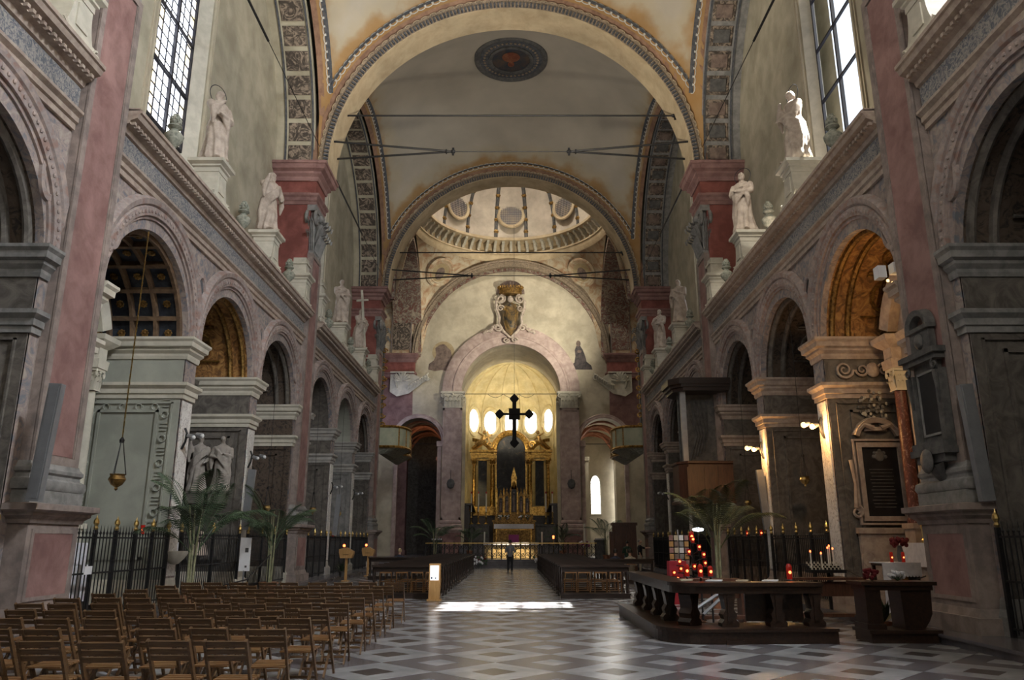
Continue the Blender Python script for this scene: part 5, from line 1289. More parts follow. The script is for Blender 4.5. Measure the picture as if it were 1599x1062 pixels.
# candles on stands, six tall
for i, x in enumerate((-3.45, -2.85, -2.2, 2.85, 3.4, 3.95)):
    t = thing('tall_candle', 'tall white candle, %s of the %s trio by the gilded altar' % (('left one', 'middle one', 'right one')[i % 3], 'left' if i < 3 else 'right'), 'candle', (.1+x, 66.4, 3.0))
    b = B(); b.lathe([(.18, 0), (.2, .05), (.06, .14), (.05, .5), (.1, .58), (.05, .66), (.06, .95), (.11, 1.0), (.03, 1.04)], 10); b.obj('candlestick', M_brass, t, smooth=True)
    b = B(); b.lathe([(.055, 1.0), (.055, 2.55)], 8); cd = b.obj('candle', M_candle, t)
    b = B(); b.lathe([(.06, 2.55), (.06, 2.7), (0, 2.72)], 8); b.obj('red_cap', M_redcl, cd)
for s in (-1, 1):
    t = thing('credence_block', 'dark carved panel block on the %s of the upper altar' % ('left' if s < 0 else 'right'), 'cabinet', (s*2.75+.1, 66.6, .5)); t.scale = (.62, 1, 1); b = B(); b.box(-1.3, 1.3, -.4, .5, .8, 2.5); b.box(-1.35, 1.35, -.45, .5, 2.38, 2.5); b.obj('panel_body', M_dark, t)
    b = B(); b.box(-1.0, -.1, -.44, -.4, 1.1, 2.2); b.obj('raised_panel', M_dark, t); b = B(); b.box(.1, 1.0, -.44, -.4, 1.1, 2.2); b.obj('raised_panel', M_dark, t)
# front altar with lit gold front, grille in front
t = thing('front_altar', 'glowing gold-fronted altar with white cloth behind the iron rail', 'altar', (0, 54.6, .5))
b = B(); b.box(-1.8, 1.8, -.45, .45, 0, .95); b.obj('altar_body', M_altfront, t)
b = B(); b.box(-1.95, 1.95, -.55, .5, .95, 1.03); b.obj('altar_top', M_cream2, t)
b = B(); b.box(-1.98, 1.98, -.58, .5, 1.03, 1.06); b.box(-1.98, 1.98, -.59, -.57, .90, 1.06); b.obj('altar_cloth', M_cloth, t)
for q in range(7): b = B(); x = -1.5+q*.5; b.arch([(.17, -.50), (.21, -.50), (.21, -.45), (.17, -.45)], x, .55, 12, 'y'); b.box(x-.21, x-.17, -.5, -.45, .1, .55); b.box(x+.17, x+.21, -.5, -.45, .1, .55); b.obj('gilt_arcade', M_altfront, t)
for i, x in enumerate((-1.95, 2.05)):
    t = thing('altar_candle', 'short thick white candle at the %s end of the gold altar' % ('left', 'right')[i], 'candle', (x+.1, 55.2, .5)); b = B(); b.lathe([(.14, 0), (.04, .1), (.035, .8), (.09, .85)], 10); b.obj('candle_stand', M_iron, t, smooth=True); b = B(); b.lathe([(.05, .85), (.05, 1.75), (0, 1.78)], 8); b.obj('candle', M_candle, t)
t = thing('paschal_candle', 'tall candle with flowers round its stand, right of the altar', 'candle', (5.0, 54, .5)); b = B(); b.lathe([(.2, 0), (.05, .1), (.04, 1.0), (.12, 1.05)], 10); b.obj('candle_stand', M_brass, t, smooth=True); b = B(); b.lathe([(.07, 1.05), (.07, 2.3), (0, 2.32)], 10); b.obj('candle', M_candle, t); b = B(); [b.ball((random.uniform(-.3, .3), random.uniform(-.2, .2), random.uniform(.8, 1.1)), .08, 6, 4, m=k % 2) for k in range(14)]; b.obj('flowers', [M_petalw, M_purple], t, stuff=True)
t = thing('sanctuary_lamp', 'red lamp on a slim brass stand right of the gold altar', 'lamp', (2.9, 54.3, .5)); b = B(); b.lathe([(.15, 0), (.03, .06), (.025, 1.25), (.08, 1.3)], 8); b.obj('lamp_stand', M_brass, t); b = B(); b.lathe([(.06, 1.3), (.08, 1.5)], 8); b.ball((0, 0, 1.48), .05, 6, 5); b.obj('red_glass', M_flame, t)
# iron communion rail with scroll panels
t = thing('altar_rail', 'black scrolled iron altar rail across the top of the steps', 'railing', (0, 52.0, .5))
b = B(); b.box(-5.6, 5.6, -.05, .05, .98, 1.05); b.obj('top_rail', M_brass, t); b = B(); b.box(-5.6, 5.6, -.03, .03, .05, .09); b.obj('bottom_rail', M_iron, t)
gb = B()
for zz in (.30, .75):
    for sx in (-1, 1): scroll(gb, (sx*.15, 0, zz), .14, 1.3, .022, 'xz', sx*(1 if zz < .5 else -1), 12, 0)
gb.tube([(0, 0, .08), (0, 0, 1.0)], .02, 4); gb.tube([(-.3, 0, .1), (0, 0, .52), (.3, 0, .1)], .018, 4); gb.tube([(-.3, 0, .98), (0, 0, .52), (.3, 0, .98)], .018, 4)
gm = gb.mesh('scroll_panel', M_iron); pm = B(); pm.box(-.04, .04, -.04, .04, 0, 1.1); pmm = pm.mesh('rail_post', M_iron)
for q in range(-9, 9): link(gm, 'scroll_panel', t, loc=(.31+q*.62, 0, 0)); link(pmm, 'rail_post', t, loc=(q*.62, 0, 0))
# lecterns / covered stands by the rail
for x, lab in ((-4.0, 'white covered block with flowers, left of the altar steps'), (4.1, 'dark stand with white book by the right pilaster')):
    t = thing('lectern', lab, 'lectern', (x-(1.0 if x < 0 else -1.9), 53.5, .5)); b = B(); b.box(-.35, .35, -.25, .25, 0, 1.15); b.box(-.4, .4, -.3, .3, 1.15, 1.22); b.obj('lectern_body', M_dark, t); b = B(); b.box(-.32, .32, -.3, .2, 1.22, 1.32); b.obj('white_cover', M_cloth, t)
for i, (x, lab) in enumerate(((-1.95, 'white and red bouquet at the left foot of the altar steps'), (2.0, 'white bouquet at the right foot of the altar'))):
    t = thing('bouquet', lab, 'flowers', (x, 50.0, .0)); b = B()
    for k in range(40): b.ball((random.gauss(0, .28), random.gauss(0, .15), .25+random.random()*.45), random.uniform(.05, .09), 5, 4, m=(0 if k % 3 else 1) if not (i == 0 and k % 5 == 0) else 2)
    b.obj('blossoms', [M_petalw, M_leaf, M_petalr], t, stuff=True); b = B(); b.lathe([(.14, 0), (.2, .3)], 10); b.obj('pot', M_dark, t)
# cream and gold singers' balconies and carved shells by the crossing
for s in (-1, 1):
    side = 'left' if s < 0 else 'right'
    t = thing('singers_balcony', 'pale green and gold curved balcony at the %s of the crossing' % side, 'balcony', (s*8.6, 54, 7.6))
    for q, (y0, y1, r) in enumerate(((-4.2, 0.2, 1.75), (.2, 4.2, 1.25))):
        P = []; 
        for k in range(13): a = pi*k/12; P.append((-s*r*sin(a)**.45, y0+(y1-y0)*(1-cos(a))/2))
        b = B(); b.plan(P, [(0, 0), (0, 1.25)], m=0); b.plan([(x*.94, y) for x, y in P], [(0, 0), (0, 1.25)]); bf = b.obj('balcony_front', M_balg, t)
        b = B(); 
        for z0, z1 in ((-.10, .05), (1.2, 1.36)): b.tube([(x*1.02, y, (z0+z1)/2) for x, y in P], .09, 6)
        b.obj('gilt_moulding', M_gold, bf)
        b = B(); b.F(*[b.P(x, y, 0) for x, y in P]); b.F(*[b.P(x*.3, y*.9, -.45) for x, y in P])
        for p, q_ in zip(P, P[1:]): b.F(b.P(p[0], p[1], 0), b.P(q_[0], q_[1], 0), b.P(q_[0]*.3, q_[1]*.9, -.45), b.P(p[0]*.3, p[1]*.9, -.45))
        b.obj('balcony_underside', M_urn, t)
        for k in range(2, 11, 2): b = B(); x, y = P[k]; b.box(x*1.01-.04, x*1.01+.04, y-.04, y+.04, .05, 1.2); b.obj('panel_strip', M_golddk, bf)
    t = thing('carved_shell_bracket', 'white carved shell and leaf bracket at the %s rear pier' % side, 'relief', (s*9.2, 63.7, 14.4))
    b = B()
    for k in range(9): a = pi*k/8; b.tube([(0, -.1, .3), (.55*cos(a)*.7, -.25, .3+.5*sin(a)), (.75*cos(a), -.2, .35+.75*sin(a))], [.06, .12, .09], 6)
    for k in range(9):
        x = -s*(.5+k*.19); z = -.35+.9*(k/8)**1.2; b.tube([(x, -.1, z), (x-s*.08, -.3, z+.25), (x-s*.2, -.22, z+.42)], [.14, .12, .05], 6); b.tube([(s*(.4+k*.03)*1, -.1, z*.8), (s*.5, -.3, z*.8+.3)], [.1, .06], 6)
    scroll(b, (-s*2.1, -.15, .55), .22, 1.4, .09, 'xz', s, 14, 0); b.box(-1.0, 1.0, -.25, 0, 1.0, 1.12); b.ext([(-s*2.0, .35), (-s*.6, -.75), (s*.4, -1.0), (s*1.0, -.6), (s*1.0, .9), (-s*1.0, .9)], -.10, 0, 'y'); b.obj('shell_carving', M_cream2, t, smooth=True)
    t = thing('organ_frame', 'narrow gilded organ case edge on the %s of the crossing' % side, 'organ', (s*8.5, 50.2, 11.0))
    b = B(); b.box(*sorted((0, s*.5)), -.2, .2, -2.4, 3.4); b.obj('case', M_dark, t); b = B()
    for k in range(9): scroll(b, (-s*.05, -.22, -2.0+k*.62), .2, 1.3, .06, 'xz', s if k % 2 else -s, 12, 0)
    b.obj('gilt_carving', M_gold, t, smooth=True)
for s in (-1, 1):
    t = thing('wall_lamp_bracket', 'dark lozenge ornament hung on the %s pink pilaster' % ('left' if s < 0 else 'right'), 'ornament', (s*4.95, YW-.56, 6.2)); b = B(); b.ball((0, -.02, 0), (.34, .1, .42), 8, 4); b.obj('lozenge', M_dark, t); b = B(); b.tube([(0, 0, .4), (0, 0, 1.1)], .02, 4); b.obj('hanging_wire', M_lead, t)
# ================================================================== IRON RAILINGS
bb = B(); bb.tube([(0, 0, .05), (0, 0, 1.62)], .013, 5); bb.lathe([(.013, 1.62), (.028, 1.66), (.012, 1.70), (0, 1.84)], 5); BAR = bb.mesh('railing_bar', M_iron)
bb = B(); bb.box(-.035, .035, -.035, .035, 0, 1.72); POST = bb.mesh('railing_post', M_iron)
bb = B(); bb.lathe([(.03, 1.72), (.055, 1.76), (.03, 1.80), (.06, 1.86), (.05, 1.92), (.02, 1.96), (0, 2.03)], 8); FIN = bb.mesh('gilt_finial', M_brass)
def railing(s, u, y0, y1, label, step=.135, posts=3, z=.15):
    f = WM(s); L = y1-y0; t = thing('iron_railing', label, 'railing', f(u, y0, z), 0, 'iron railings before the side chapels')
    for zz in (.12, .85, 1.55): b = B(); b.box(-.018, .018, 0, L, zz, zz+.035); b.obj('rail', M_iron, t)
    n = int(L/step)
    for i in range(n+1): link(BAR, 'railing_bar', t, loc=(0, i*L/n, 0))
    for i in range(posts): y = L*i/(posts-1); link(POST, 'railing_post', t, loc=(0, y, 0)); link(FIN, 'gilt_finial', t, loc=(0, y, 0))
    return t
railing(-1, -.06, 8.8, 13.1, 'black spiked railing at the left edge, before the nearest chapel')
railing(-1, -.06, 15.4, 19.75, 'black spiked railing before the grey-green first left chapel', posts=6)
railing(-1, -.06, 20.55, 24.95, 'black railing before the gilded left chapel behind the palm', posts=3)
railing(-1, -.06, 25.75, 30.15, 'black railing left of the second left pilaster', posts=4)
railing(-1, -.06, 32.3, 36.7, 'first black railing beyond the second left pilaster', posts=5)
railing(-1, -.06, 37.5, 41.9, 'middle black railing in the far left bay', posts=5)
railing(-1, -.06, 42.7, 47.1, 'last black railing on the left near the crossing', posts=5)
railing(1, -.06, 8.8, 13.1, 'black spiked railing at the right edge, before the nearest chapel', posts=4)
railing(1, -.06, 20.55, 24.95, 'black railing with gilt knobs before the second right chapel', posts=5)
railing(1, -.06, 25.75, 30.15, 'black railing behind the right palm, before the third chapel', posts=6)
railing(1, -.06, 32.3, 36.7, 'first black railing beyond the pulpit on the right', posts=4)
railing(1, -.06, 37.5, 41.9, 'middle black railing in the far right bay', posts=4)
railing(1, -.06, 42.7, 47.1, 'last black railing on the right near the crossing', posts=4)

# ================================================================== FOLDING CHAIRS
ch = thing('folding_chair', 'wooden slatted folding chair', 'chair', (0, 0, 0), 0, 'slatted wooden folding chairs in rows')
for sx in (-1, 1):
    b = B(); b.bar((sx*.205, -.26, .0), (sx*.205, -.20, .46), .026, .04); b.bar((sx*.205, -.20, .46), (sx*.205, -.28, .84), .026, .04); b2 = b
    b = B(); b.bar((sx*.205, -.29, .84), (sx*.205, .20, .0), .026, .042); b.obj('back_leg', M_chair, ch)
    b = B(); b.bar((sx*.175, -.20, .0), (sx*.175, .17, .46), .026, .038); b.obj('front_leg', M_chair, ch)
for z0, z1, y in ((.655, .705, -.205), (.715, .765, -.24), (.775, .835, -.275)):
    b = B(); b.bar((-.20, y-.0, (z0+z1)/2), (.20, y, (z0+z1)/2), .016, z1-z0, up=Vector((0, -.5, 1))); b.obj('back_slat', M_chair, ch)
for k in range(5): b = B(); b.box(-.20, .20, -.16+k*.078, -.092+k*.078, .445+.004*k, .462+.004*k); b.obj('seat_slat', M_chairs, ch)
b = B(); b.bar((-.175, -.12, .10), (.175, -.12, .10), .02, .03); b.obj('stretcher', M_chair, ch)
b = B(); b.bar((-.205, .12, .14), (.205, .12, .14), .02, .03); b.obj('stretcher', M_chair, ch)
rowsY = [7.35, 8.35, 9.4, 10.45, 11.5, 12.55, 13.65, 14.75, 15.9, 17.1]
ords = ['nearest', 'second', 'third', 'fourth', 'fifth', 'sixth', 'seventh', 'eighth', 'ninth', 'farthest']
cnt = ['aisle', 'second', 'third', 'fourth', 'fifth', 'sixth', 'seventh', 'eighth', 'ninth']
first = True
for r, y in enumerate(rowsY):
    n = 9
    for k in range(n):
        x = -2.46-.535*k
        if abs(x)/max(.1, y) > .78: continue
        x += random.uniform(-.05, .05); yy = y+random.uniform(-.07, .07); rz = random.uniform(-.07, .07)
        lab = 'slatted wooden folding chair, %s row from the viewer, %s seat from the central aisle' % (ords[r], cnt[k]) if k else 'slatted wooden folding chair at the aisle end of the %s row from the viewer' % ords[r]
        if first: ch.location = (x, yy, 0); ch.rotation_euler = (0, 0, rz); ch['label'] = lab; ch.scale = (.88, .95, .97); first = False
        else: dup(ch, (x, yy, 0), rz, lab)

# ================================================================== KNEELER BENCHES AND CHAIRS
def bench_proto():
    t = thing('kneeling_bench', 'dark bench', 'bench', (0, 0, 0), 0, 'dark kneeling benches facing the altar')
    w = .98
    b = B(); b.box(-w-.05, w+.05, -.10, .38, 0, .13); b.box(-w-.07, w+.07, -.12, .40, .10, .15); b.obj('base_board', M_bench, t)
    b = B(); b.box(-w-.03, w+.03, -.08, .10, .87, .90); b.ext([(-.14, .90), (.16, .90), (.16, .935), (-.14, .96)], -w-.06, w+.06, 'x'); b.box(-w, w, -.05, -.02, .76, .87); b.obj('desk_top', M_bench, t)
    for sx in (-1, 1):
        b = B(); b.lathe([(.05, .15), (.05, .22), (.03, .26), (.045, .36), (.028, .46), (.045, .58), (.03, .68), (.05, .76), (.05, .87)], 10, (sx*w, 0, 0)); b.box(sx*w-.035, sx*w+.035, .10, .16, .13, .87); b.obj('turned_leg', M_bench, t, smooth=True)
    return t
bp = bench_proto()
cp = thing('prayer_chair', 'light wooden chair with curved top rail', 'chair', (0, 0, 0), 0, 'plain wooden chairs between the benches')
b = B()
for sx in (-1, 1): b.tube([(sx*.19, -.20, 0), (sx*.18, -.19, .45), (sx*.165, -.23, .80)], .015, 6)
b.obj('back_posts', M_chairs, cp, stuff=True)
b = B(); b.tube([(-.165, -.23, .80), (-.14, -.235, .85), (0, -.24, .865), (.14, -.235, .85), (.165, -.23, .80)], .017, 6); b.box(-.16, .16, -.24, -.225, .70, .84); b.obj('curved_backrest', M_chairs, cp)
b = B(); b.box(-.20, .20, -.2, .2, .44, .465); b.obj('seat', M_chairs, cp)
for sx in (-1, 1): b = B(); b.tube([(sx*.18, .17, 0), (sx*.17, .16, .44)], .014, 6); b.obj('front_leg', M_chairs, cp)
b = B(); b.tube([(-.17, -.19, .2), (.17, -.19, .2)], .01, 5); b.obj('rung', M_chairs, cp)
fb = fc = True
for s in (-1, 1):
    side = 'left' if s < 0 else 'right'
    for k in range(19):
        y = 24.0+1.17*k; x = -3.12 if s < 0 else 2.5+.02*k*0
        lab = 'dark kneeling bench, %s block, %s from the front row seen' % (side, ['nearest', 'second', 'third', 'fourth', 'fifth', 'sixth', 'seventh', 'eighth', 'ninth', 'tenth', 'eleventh', 'twelfth', 'thirteenth', 'fourteenth', 'fifteenth', 'sixteenth', 'seventeenth', 'eighteenth', 'farthest'][k])
        if fb: bp.location = (x, y, 0); bp['label'] = lab; fb = False
        else: dup(bp, (x, y, 0), 0, lab)
        if k < 2:
            for j in range(4):
                xx = x-.69+.46*j+random.uniform(-.04, .04); yy = y+.72+random.uniform(-.04, .04); rz = random.uniform(-.12, .12)
                lab2 = 'light wooden chair, %s behind the %s %s bench' % (['first from left', 'second from left', 'third from left', 'fourth from left'][j], ['nearest', 'second', 'third', 'fourth', 'fifth'][k], side)
                if fc: cp.location = (xx, yy, 0); cp.rotation_euler = (0, 0, rz); cp['label'] = lab2; fc = False
                else: dup(cp, (xx, yy, 0), rz, lab2)
    # wider low seats filling the outer side of the block
t = thing('info_stand', 'light oak floor stand with a bright white notice sheet', 'stand', (-2.20, 23.2, 0), radians(-2))
b = B(); b.box(-.16, .16, -.10, .10, .04, 1.02); b.box(-.20, .20, -.16, .16, 0, .04); b.obj('stand_body', M_tanwood, t)
b = B(); b.box(-.125, .125, -.115, -.10, .56, .97); sh = b.obj('notice_sheet', mat('self_lit_notice', (.95, .95, .97), rough=.6, emit=.55, ecol=(1, 1, 1)), t)  # plain sheet made bright by emission in its material, no lamp behind
b = B(); b.box(.02, .06, -.118, -.115, .60, .64); b.box(-.10, -.05, -.118, -.115, .60, .65); b.obj('printed_mark', M_denim, sh)

# ================================================================== RIGHT FOREGROUND: L-SHAPED VOTIVE COUNTER
t = thing('votive_counter', 'dark carved L-shaped wooden counter on a rounded platform, right foreground', 'counter', (2.5, 13.9, 0))
def path_l(o, z=0):   # outer contour inset by o
    P = [(0.02+o, 5.0-o*.3), (0.02+o, .42+o)]
    for k in range(1, 8): a = pi+pi/2*k/8; P.append((.75+(.73-o)*cos(a), .35+o*.2+(.75-o)*sin(a)*1.0+.0))
    P += [(.75, -.40+o), (2.95-o*.4, -.30+o)]
    return P
def slab(o, ow, z0, z1):
    P = path_l(o); Q = path_l(o+ow); b = B()
    poly = P + [(2.95-o*.4, -.30+o+ow)] + Q[::-1][1:] 
    b.ext(P+Q[::-1], z0, z1, 'z'); return b
b = slab(0, 1.02, 0, .22); b.obj('platform', M_wood, t); b = slab(-.03, 1.06, .19, .24); b.obj('platform_nosing', M_wood, t)
b = slab(.22, .50, .90, .96); b.obj('counter_top', M_wood, t); b = slab(.26, .10, .78, .90); b.obj('front_frieze', M_wood, t)
b = slab(.62, .06, .78, .90); b.obj('rear_frieze', M_wood, t)
for (x, y, rz) in ((.44, 4.5, pi/2), (.44, 3.3, pi/2), (.44, 2.2, pi/2), (.44, 1.15, pi/2), (.62, .25, .6), (1.22, .02, 0), (2.05, .06, 0), (2.72, .10, 0)):
    b = B(); P = [(-.14, .24), (.14, .24), (.15, .30), (.10, .36), (.12, .44), (.07, .52), (.09, .66), (.11, .74), (.10, .78), (-.10, .78), (-.11, .74), (-.09, .66), (-.07, .52), (-.12, .44), (-.10, .36), (-.15, .30)]
    b.ext(P, -.12, .16, 'y'); b.box(-.04, .04, -.14, -.12, .34, .74); b.obj('carved_support', M_wood, t, loc=(x, y, 0), rz=rz-pi/2 if rz == pi/2 else rz)
b = B(); b.box(1.6, 2.6, .28, .34, .3, .78); b.obj('rear_panel', M_wood, t)
b = B(); b.box(1.05, 1.35, -.44, -.38, 0, .06); b.obj('platform_wedge', M_wood, t)
for q in range(3): b = B(); b.tube([(.7+q*.3, .9, .35), (1.5+q*.1, 1.3, .75)], .03, 6); b.obj('brace_rod', M_metal, t)
# red-brown benches behind the counter
for x, y, w, lab in ((6.85, 17.4, .75, 'reddish wooden bench desk before the candle stand'), (4.2, 16.9, .6, 'reddish wooden kneeler behind the votive counter')):
    t = thing('wooden_kneeler', lab, 'bench', (x, y, 0)); b = B(); b.box(-w, w, -.16, .16, .84, .89); b.obj('desk_top', M_woodr, t)
    for sx in (-1, 1): b = B(); b.ext([(-.2, 0), (.22, 0), (.20, .3), (.16, .84), (-.14, .84), (-.16, .4)], sx*w-.03, sx*w+.03, 'x'); b.obj('end_panel', M_woodr, t)
    b = B(); b.box(-w, w, -.02, .02, .5, .8) ; b.obj('back_rail', M_woodr, t); b = B(); b.box(-w, w, -.45, -.15, .12, .18); b.obj('kneeling_board', M_woodr, t)
# small dark table on the far right with flowers
t = thing('side_table', 'small dark carved table with curved support, far right', 'table', (6.62, 13.95, 0))
b = B(); b.box(-.60, .52, -.30, .34, 0, .19); b.box(-.64, .58, -.34, .36, .15, .21); b.obj('plinth', M_wood, t)
b = B(); b.box(-.68, .60, -.30, .32, .92, .98); b.box(-.62, .54, -.26, .28, .84, .92); b.obj('table_top', M_wood, t)
b = B(); b.box(-.60, -.34, -.22, .24, .21, .84); b.box(-.63, -.31, -.25, .27, .21, .30); b.obj('square_leg', M_wood, t)
b = B(); b.ext([(.02, .21), (.34, .21), (.44, .34), (.50, .46), (.52, .84), (-.0, .84)], -.22, .24, 'y'); b.obj('curved_leg', M_wood, t)
for i, (x, y, m, lab) in enumerate(((6.48, 14.0, M_petalw, 'white roses on the far right dark table'), (6.25, 14.05, M_petalr, 'dark red roses on the far right dark table'))):
    t = thing('roses', lab, 'flowers', (x+(.25 if i == 0 else .05), y, .98)); b = B()
    for k in range(16):
        p = (random.uniform(-.13, .13), random.uniform(-.08, .08), random.uniform(.04, .17)); b.lathe([(.012, -.03), (.035, 0), (.04, .03), (.025, .045), (.02, .02), (0, .03)], 7, p)
    b.obj('rose_heads', m, t, stuff=True); b = B(); [b.tube([(0, 0, 0), (random.uniform(-.12, .12), random.uniform(-.08, .08), .08)], .006, 4) for k in range(12)]; b.obj('stems', M_leaf, t, stuff=True)
def leafy(name, lab, loc, h=.5, pot=M_pot, n=46):
    t = thing(name, lab, 'plant', loc); b = B(); b.lathe([(.09, 0), (.13, .20), (.15, .20), (.15, .24), (.11, .24)], 14); b.obj('pot', pot, t, smooth=True)
    b = B()
    for k in range(n):
        a = random.uniform(0, 2*pi); el = random.uniform(.2, 1.4); L = h*random.uniform(.6, 1); d = Vector((cos(a)*cos(el), sin(a)*cos(el), sin(el))); p = Vector((0, 0, .22)); q = p+d*L; sd = d.cross(Vector((0, 0, 1))).normalized()*.035; m_ = p+d*L*.6
        i0, i1, i2, i3 = b.P(*p), b.P(*(m_+sd)), b.P(*q), b.P(*(m_-sd)); b.F(i0, i1, i2, i3)
    b.obj('leaves', M_leaf, t, stuff=True, fix=False); return t
leafy('potted_plant', 'potted green plant on the floor under the far right table', (6.75, 14.75, .0), .5)
t = thing('floor_candle', 'small red glass candle on the floor beneath the far right table', 'candle', (6.25, 14.6, 0)); b = B(); b.lathe([(.035, 0), (.045, .11)], 10); b.obj('red_glass', M_redglass, t); b = B(); b.ball((0, 0, .12), .022, 6, 5); b.obj('flame', M_flame, t)
# shrine table with white lace cloth, icon and lanterns
t = thing('shrine_table', 'small shrine table under white lace cloth beside the red marble column', 'table', (8.1, 16.9, .15))
b = B(); b.box(-.38, .38, -.28, .28, 1.0, 1.05); [b.box(x-.03, x+.03, y-.03, y+.03, 0, 1.0) for x in (-.34, .34) for y in (-.24, .24)]; b.obj('table_frame', M_wood, t)
b = B(); b.box(-.40, .40, -.30, .30, 1.05, 1.07); b.box(-.40, .40, -.305, -.295, .82, 1.06)
for k in range(12): b.lathe([(.035, 0), (0, .001)], 6, (-.37+k*.067, -.30, .82)) if False else b.ball((-.37+k*.067, -.30, .81), (.033, .004, .03), 6, 4)
b.ext([(-.40, 1.05), (-.22, 1.05), (-.25, .7), (-.18, .35), (-.30, .02), (-.40, .02)], -.30, -.28, 'y'); b.obj('lace_cloth', M_cloth, t)
b = B(); b.box(-.10, .34, -.22, -.18, .30, .98); b.obj('dark_icon_panel', M_slate, t); b = B(); b.box(-.04, .14, -.235, -.22, .40, .85); b.obj('gilt_icon', M_golddk, t)
for i, (x, y) in enumerate(((7.98, 16.75), (8.25, 16.8))):
    t = thing('red_lantern', 'red glass lantern on the shrine table, %s one' % ('left', 'right')[i], 'lantern', (x, y, 1.22)); t.scale = (.7, .7, .75); b = B(); b.lathe([(.05, 0), (.05, .26), (.03, .28)], 10); b.obj('red_glass', M_redglass, t); b = B(); b.ball((0, -.03, .13), .032, 6, 5); b.obj('flame', M_flame, t)
t = thing('flower_bunch', 'dark red flowers above the shrine lanterns', 'flowers', (8.3, 17.0, 1.22)); b = B(); [b.ball((random.gauss(0, .09), random.gauss(0, .06), .42+random.gauss(0, .05)), .05, 6, 4) for k in range(22)]; b.obj('blossoms', M_petalr, t, stuff=True); b = B(); b.lathe([(.06, 0), (.08, .12), (.04, .34)], 10); b.obj('vase', M_dark, t)
t = thing('barrier_cord', 'thin dark cord sagging before the lit right chapel', 'cord', (7.9, 17.0, 0)); b = B(); b.tube([(.05+.0*q, -1.6+.36*q, 1.0-.25*sin(pi*q/10)) for q in range(11)], .012, 5); b.obj('cord', M_iron, t)
# votive candle rack with red glasses
t = thing('votive_rack', 'black tiered iron rack filled with red votive lamps', 'candle rack', (4.0, 17.6, 0))
b = B(); b.lathe([(.25, 0), (.22, .04), (.03, .08), (.025, 1.66)], 10); b.obj('rack_stem', M_iron, t)
spots = [(0, 1.62), (-.10, 1.36), (.22, 1.30), (.13, 1.46), (.24, 1.12), (-.30, 1.0), (-.45, .92), (-.18, .95), (.12, .80), (-.32, 1.15), (.0, 1.05), (-.38, .80)]
for x, z in spots:
    b = B(); b.tube([(0, 0, z-.1), (x, -.12, z-.02)], .012, 4); b.lathe([(.07, 0), (.07, .02)], 10, (x, -.12, z-.03)); b.obj('rack_arm', M_iron, t)
NUM = ['first', 'second', 'third', 'fourth', 'fifth', 'sixth', 'seventh', 'eighth', 'ninth', 'tenth', 'eleventh', 'twelfth']
for i, (x, z) in enumerate(spots):
    v = thing('votive_lamp', 'small red votive lamp, %s by height and %s from the left on the black rack' % (NUM[sorted(spots, key=lambda q: -q[1]).index((x, z))], NUM[sorted(spots).index((x, z))]), 'candle', (4.0+x, 17.48, z), 0, 'red votive lamps on the rack')
    b = B(); b.lathe([(.035, -.01), (.05, .09), (.045, .12)], 10, cap=False); b.obj('red_glass', M_redglass, v); b = B(); b.ball((0, -.03, .07), .03, 7, 5); b.obj('flame', M_flame, v)
for i, (x, y, z, h, lab) in enumerate(((3.55, 16.2, .96, .24, 'tall red glass lantern on the counter corner, left'), (3.80, 16.1, .96, .24, 'second tall red glass lantern beside the first'), (4.05, 16.3, .96, .2, 'third red glass lantern near the rack foot'), (5.2, 15.0, .96, .28, 'single tall red lantern standing right of the rack'), (4.0, 17.6, 1.66, .2, 'red lantern topmost on the votive rack'))):
    v = thing('red_lantern', lab, 'lantern', (x-.0, y, z)); b = B(); b.lathe([(.05, 0), (.055, h*.8), (.03, h)], 12); b.obj('red_glass', M_redglass, v); b = B(); b.ball((0, -.035, h*.45), .035, 6, 5); b.obj('flame', M_flame, v)
    if z < 1.5:
        b = B(); b.lathe([(.09, -.02), (.08, 0)], 10); b.lathe([(.02, -z), (.02, -.02)], 8); b.lathe([(.12, -z), (.02, -z+.05)], 10); b.obj('stand', M_iron, v)
for i, (x, w) in enumerate(((3.15, .22), (3.6, .28), (4.1, .2), (4.6, .26))):
    t = thing('paper_stack', 'papers lying on the votive counter, %s stack from the left' % ('first', 'second', 'third', 'fourth')[i], 'papers', (x, 14.3+(.25 if i == 0 else 0), .962), random.uniform(-.4, .4)); b = B(); b.box(-w/2, w/2, -.08, .08, 0, .015); b.box(-w/2+.03, w/2+.02, -.07, .09, .015, .022); b.obj('sheets', M_white if i % 2 else M_cream, t)
# candle stand with tall white candles
t = thing('candle_stand', 'stand of tall white candles with lit red tips before the right railing', 'candle stand', (7.25, 18.35, .0))
b = B(); b.box(-.03, .03, -.03, .03, 0, .95); b.box(-.45, .35, -.2, .2, .95, 1.02); b.box(-.4, .3, .0, .2, 1.02, 1.10); b.obj('stand_frame', M_iron, t)
b = B(); [b.lathe([(.018, 0), (.018, .05)], 6, (-.42+.085*q, -.18+.1*r, 1.02+.04*r)) for q in range(9) for r in range(4)]; b.obj('candle_cups', M_cream2, t, stuff=True)
for x, y, h in ((-.40, -.1, .38), (-.14, -.05, .34), (.06, .05, .46), (.12, .1, .5), (.18, .06, .44)):
    b = B(); b.lathe([(.016, 1.02), (.016, 1.02+h)], 8, (x, y, 0)); c = b.obj('candle', M_candle, t); b = B(); b.ball((x, y, 1.04+h), (.02, .02, .03), 6, 5); b.obj('flame', M_flame, c)
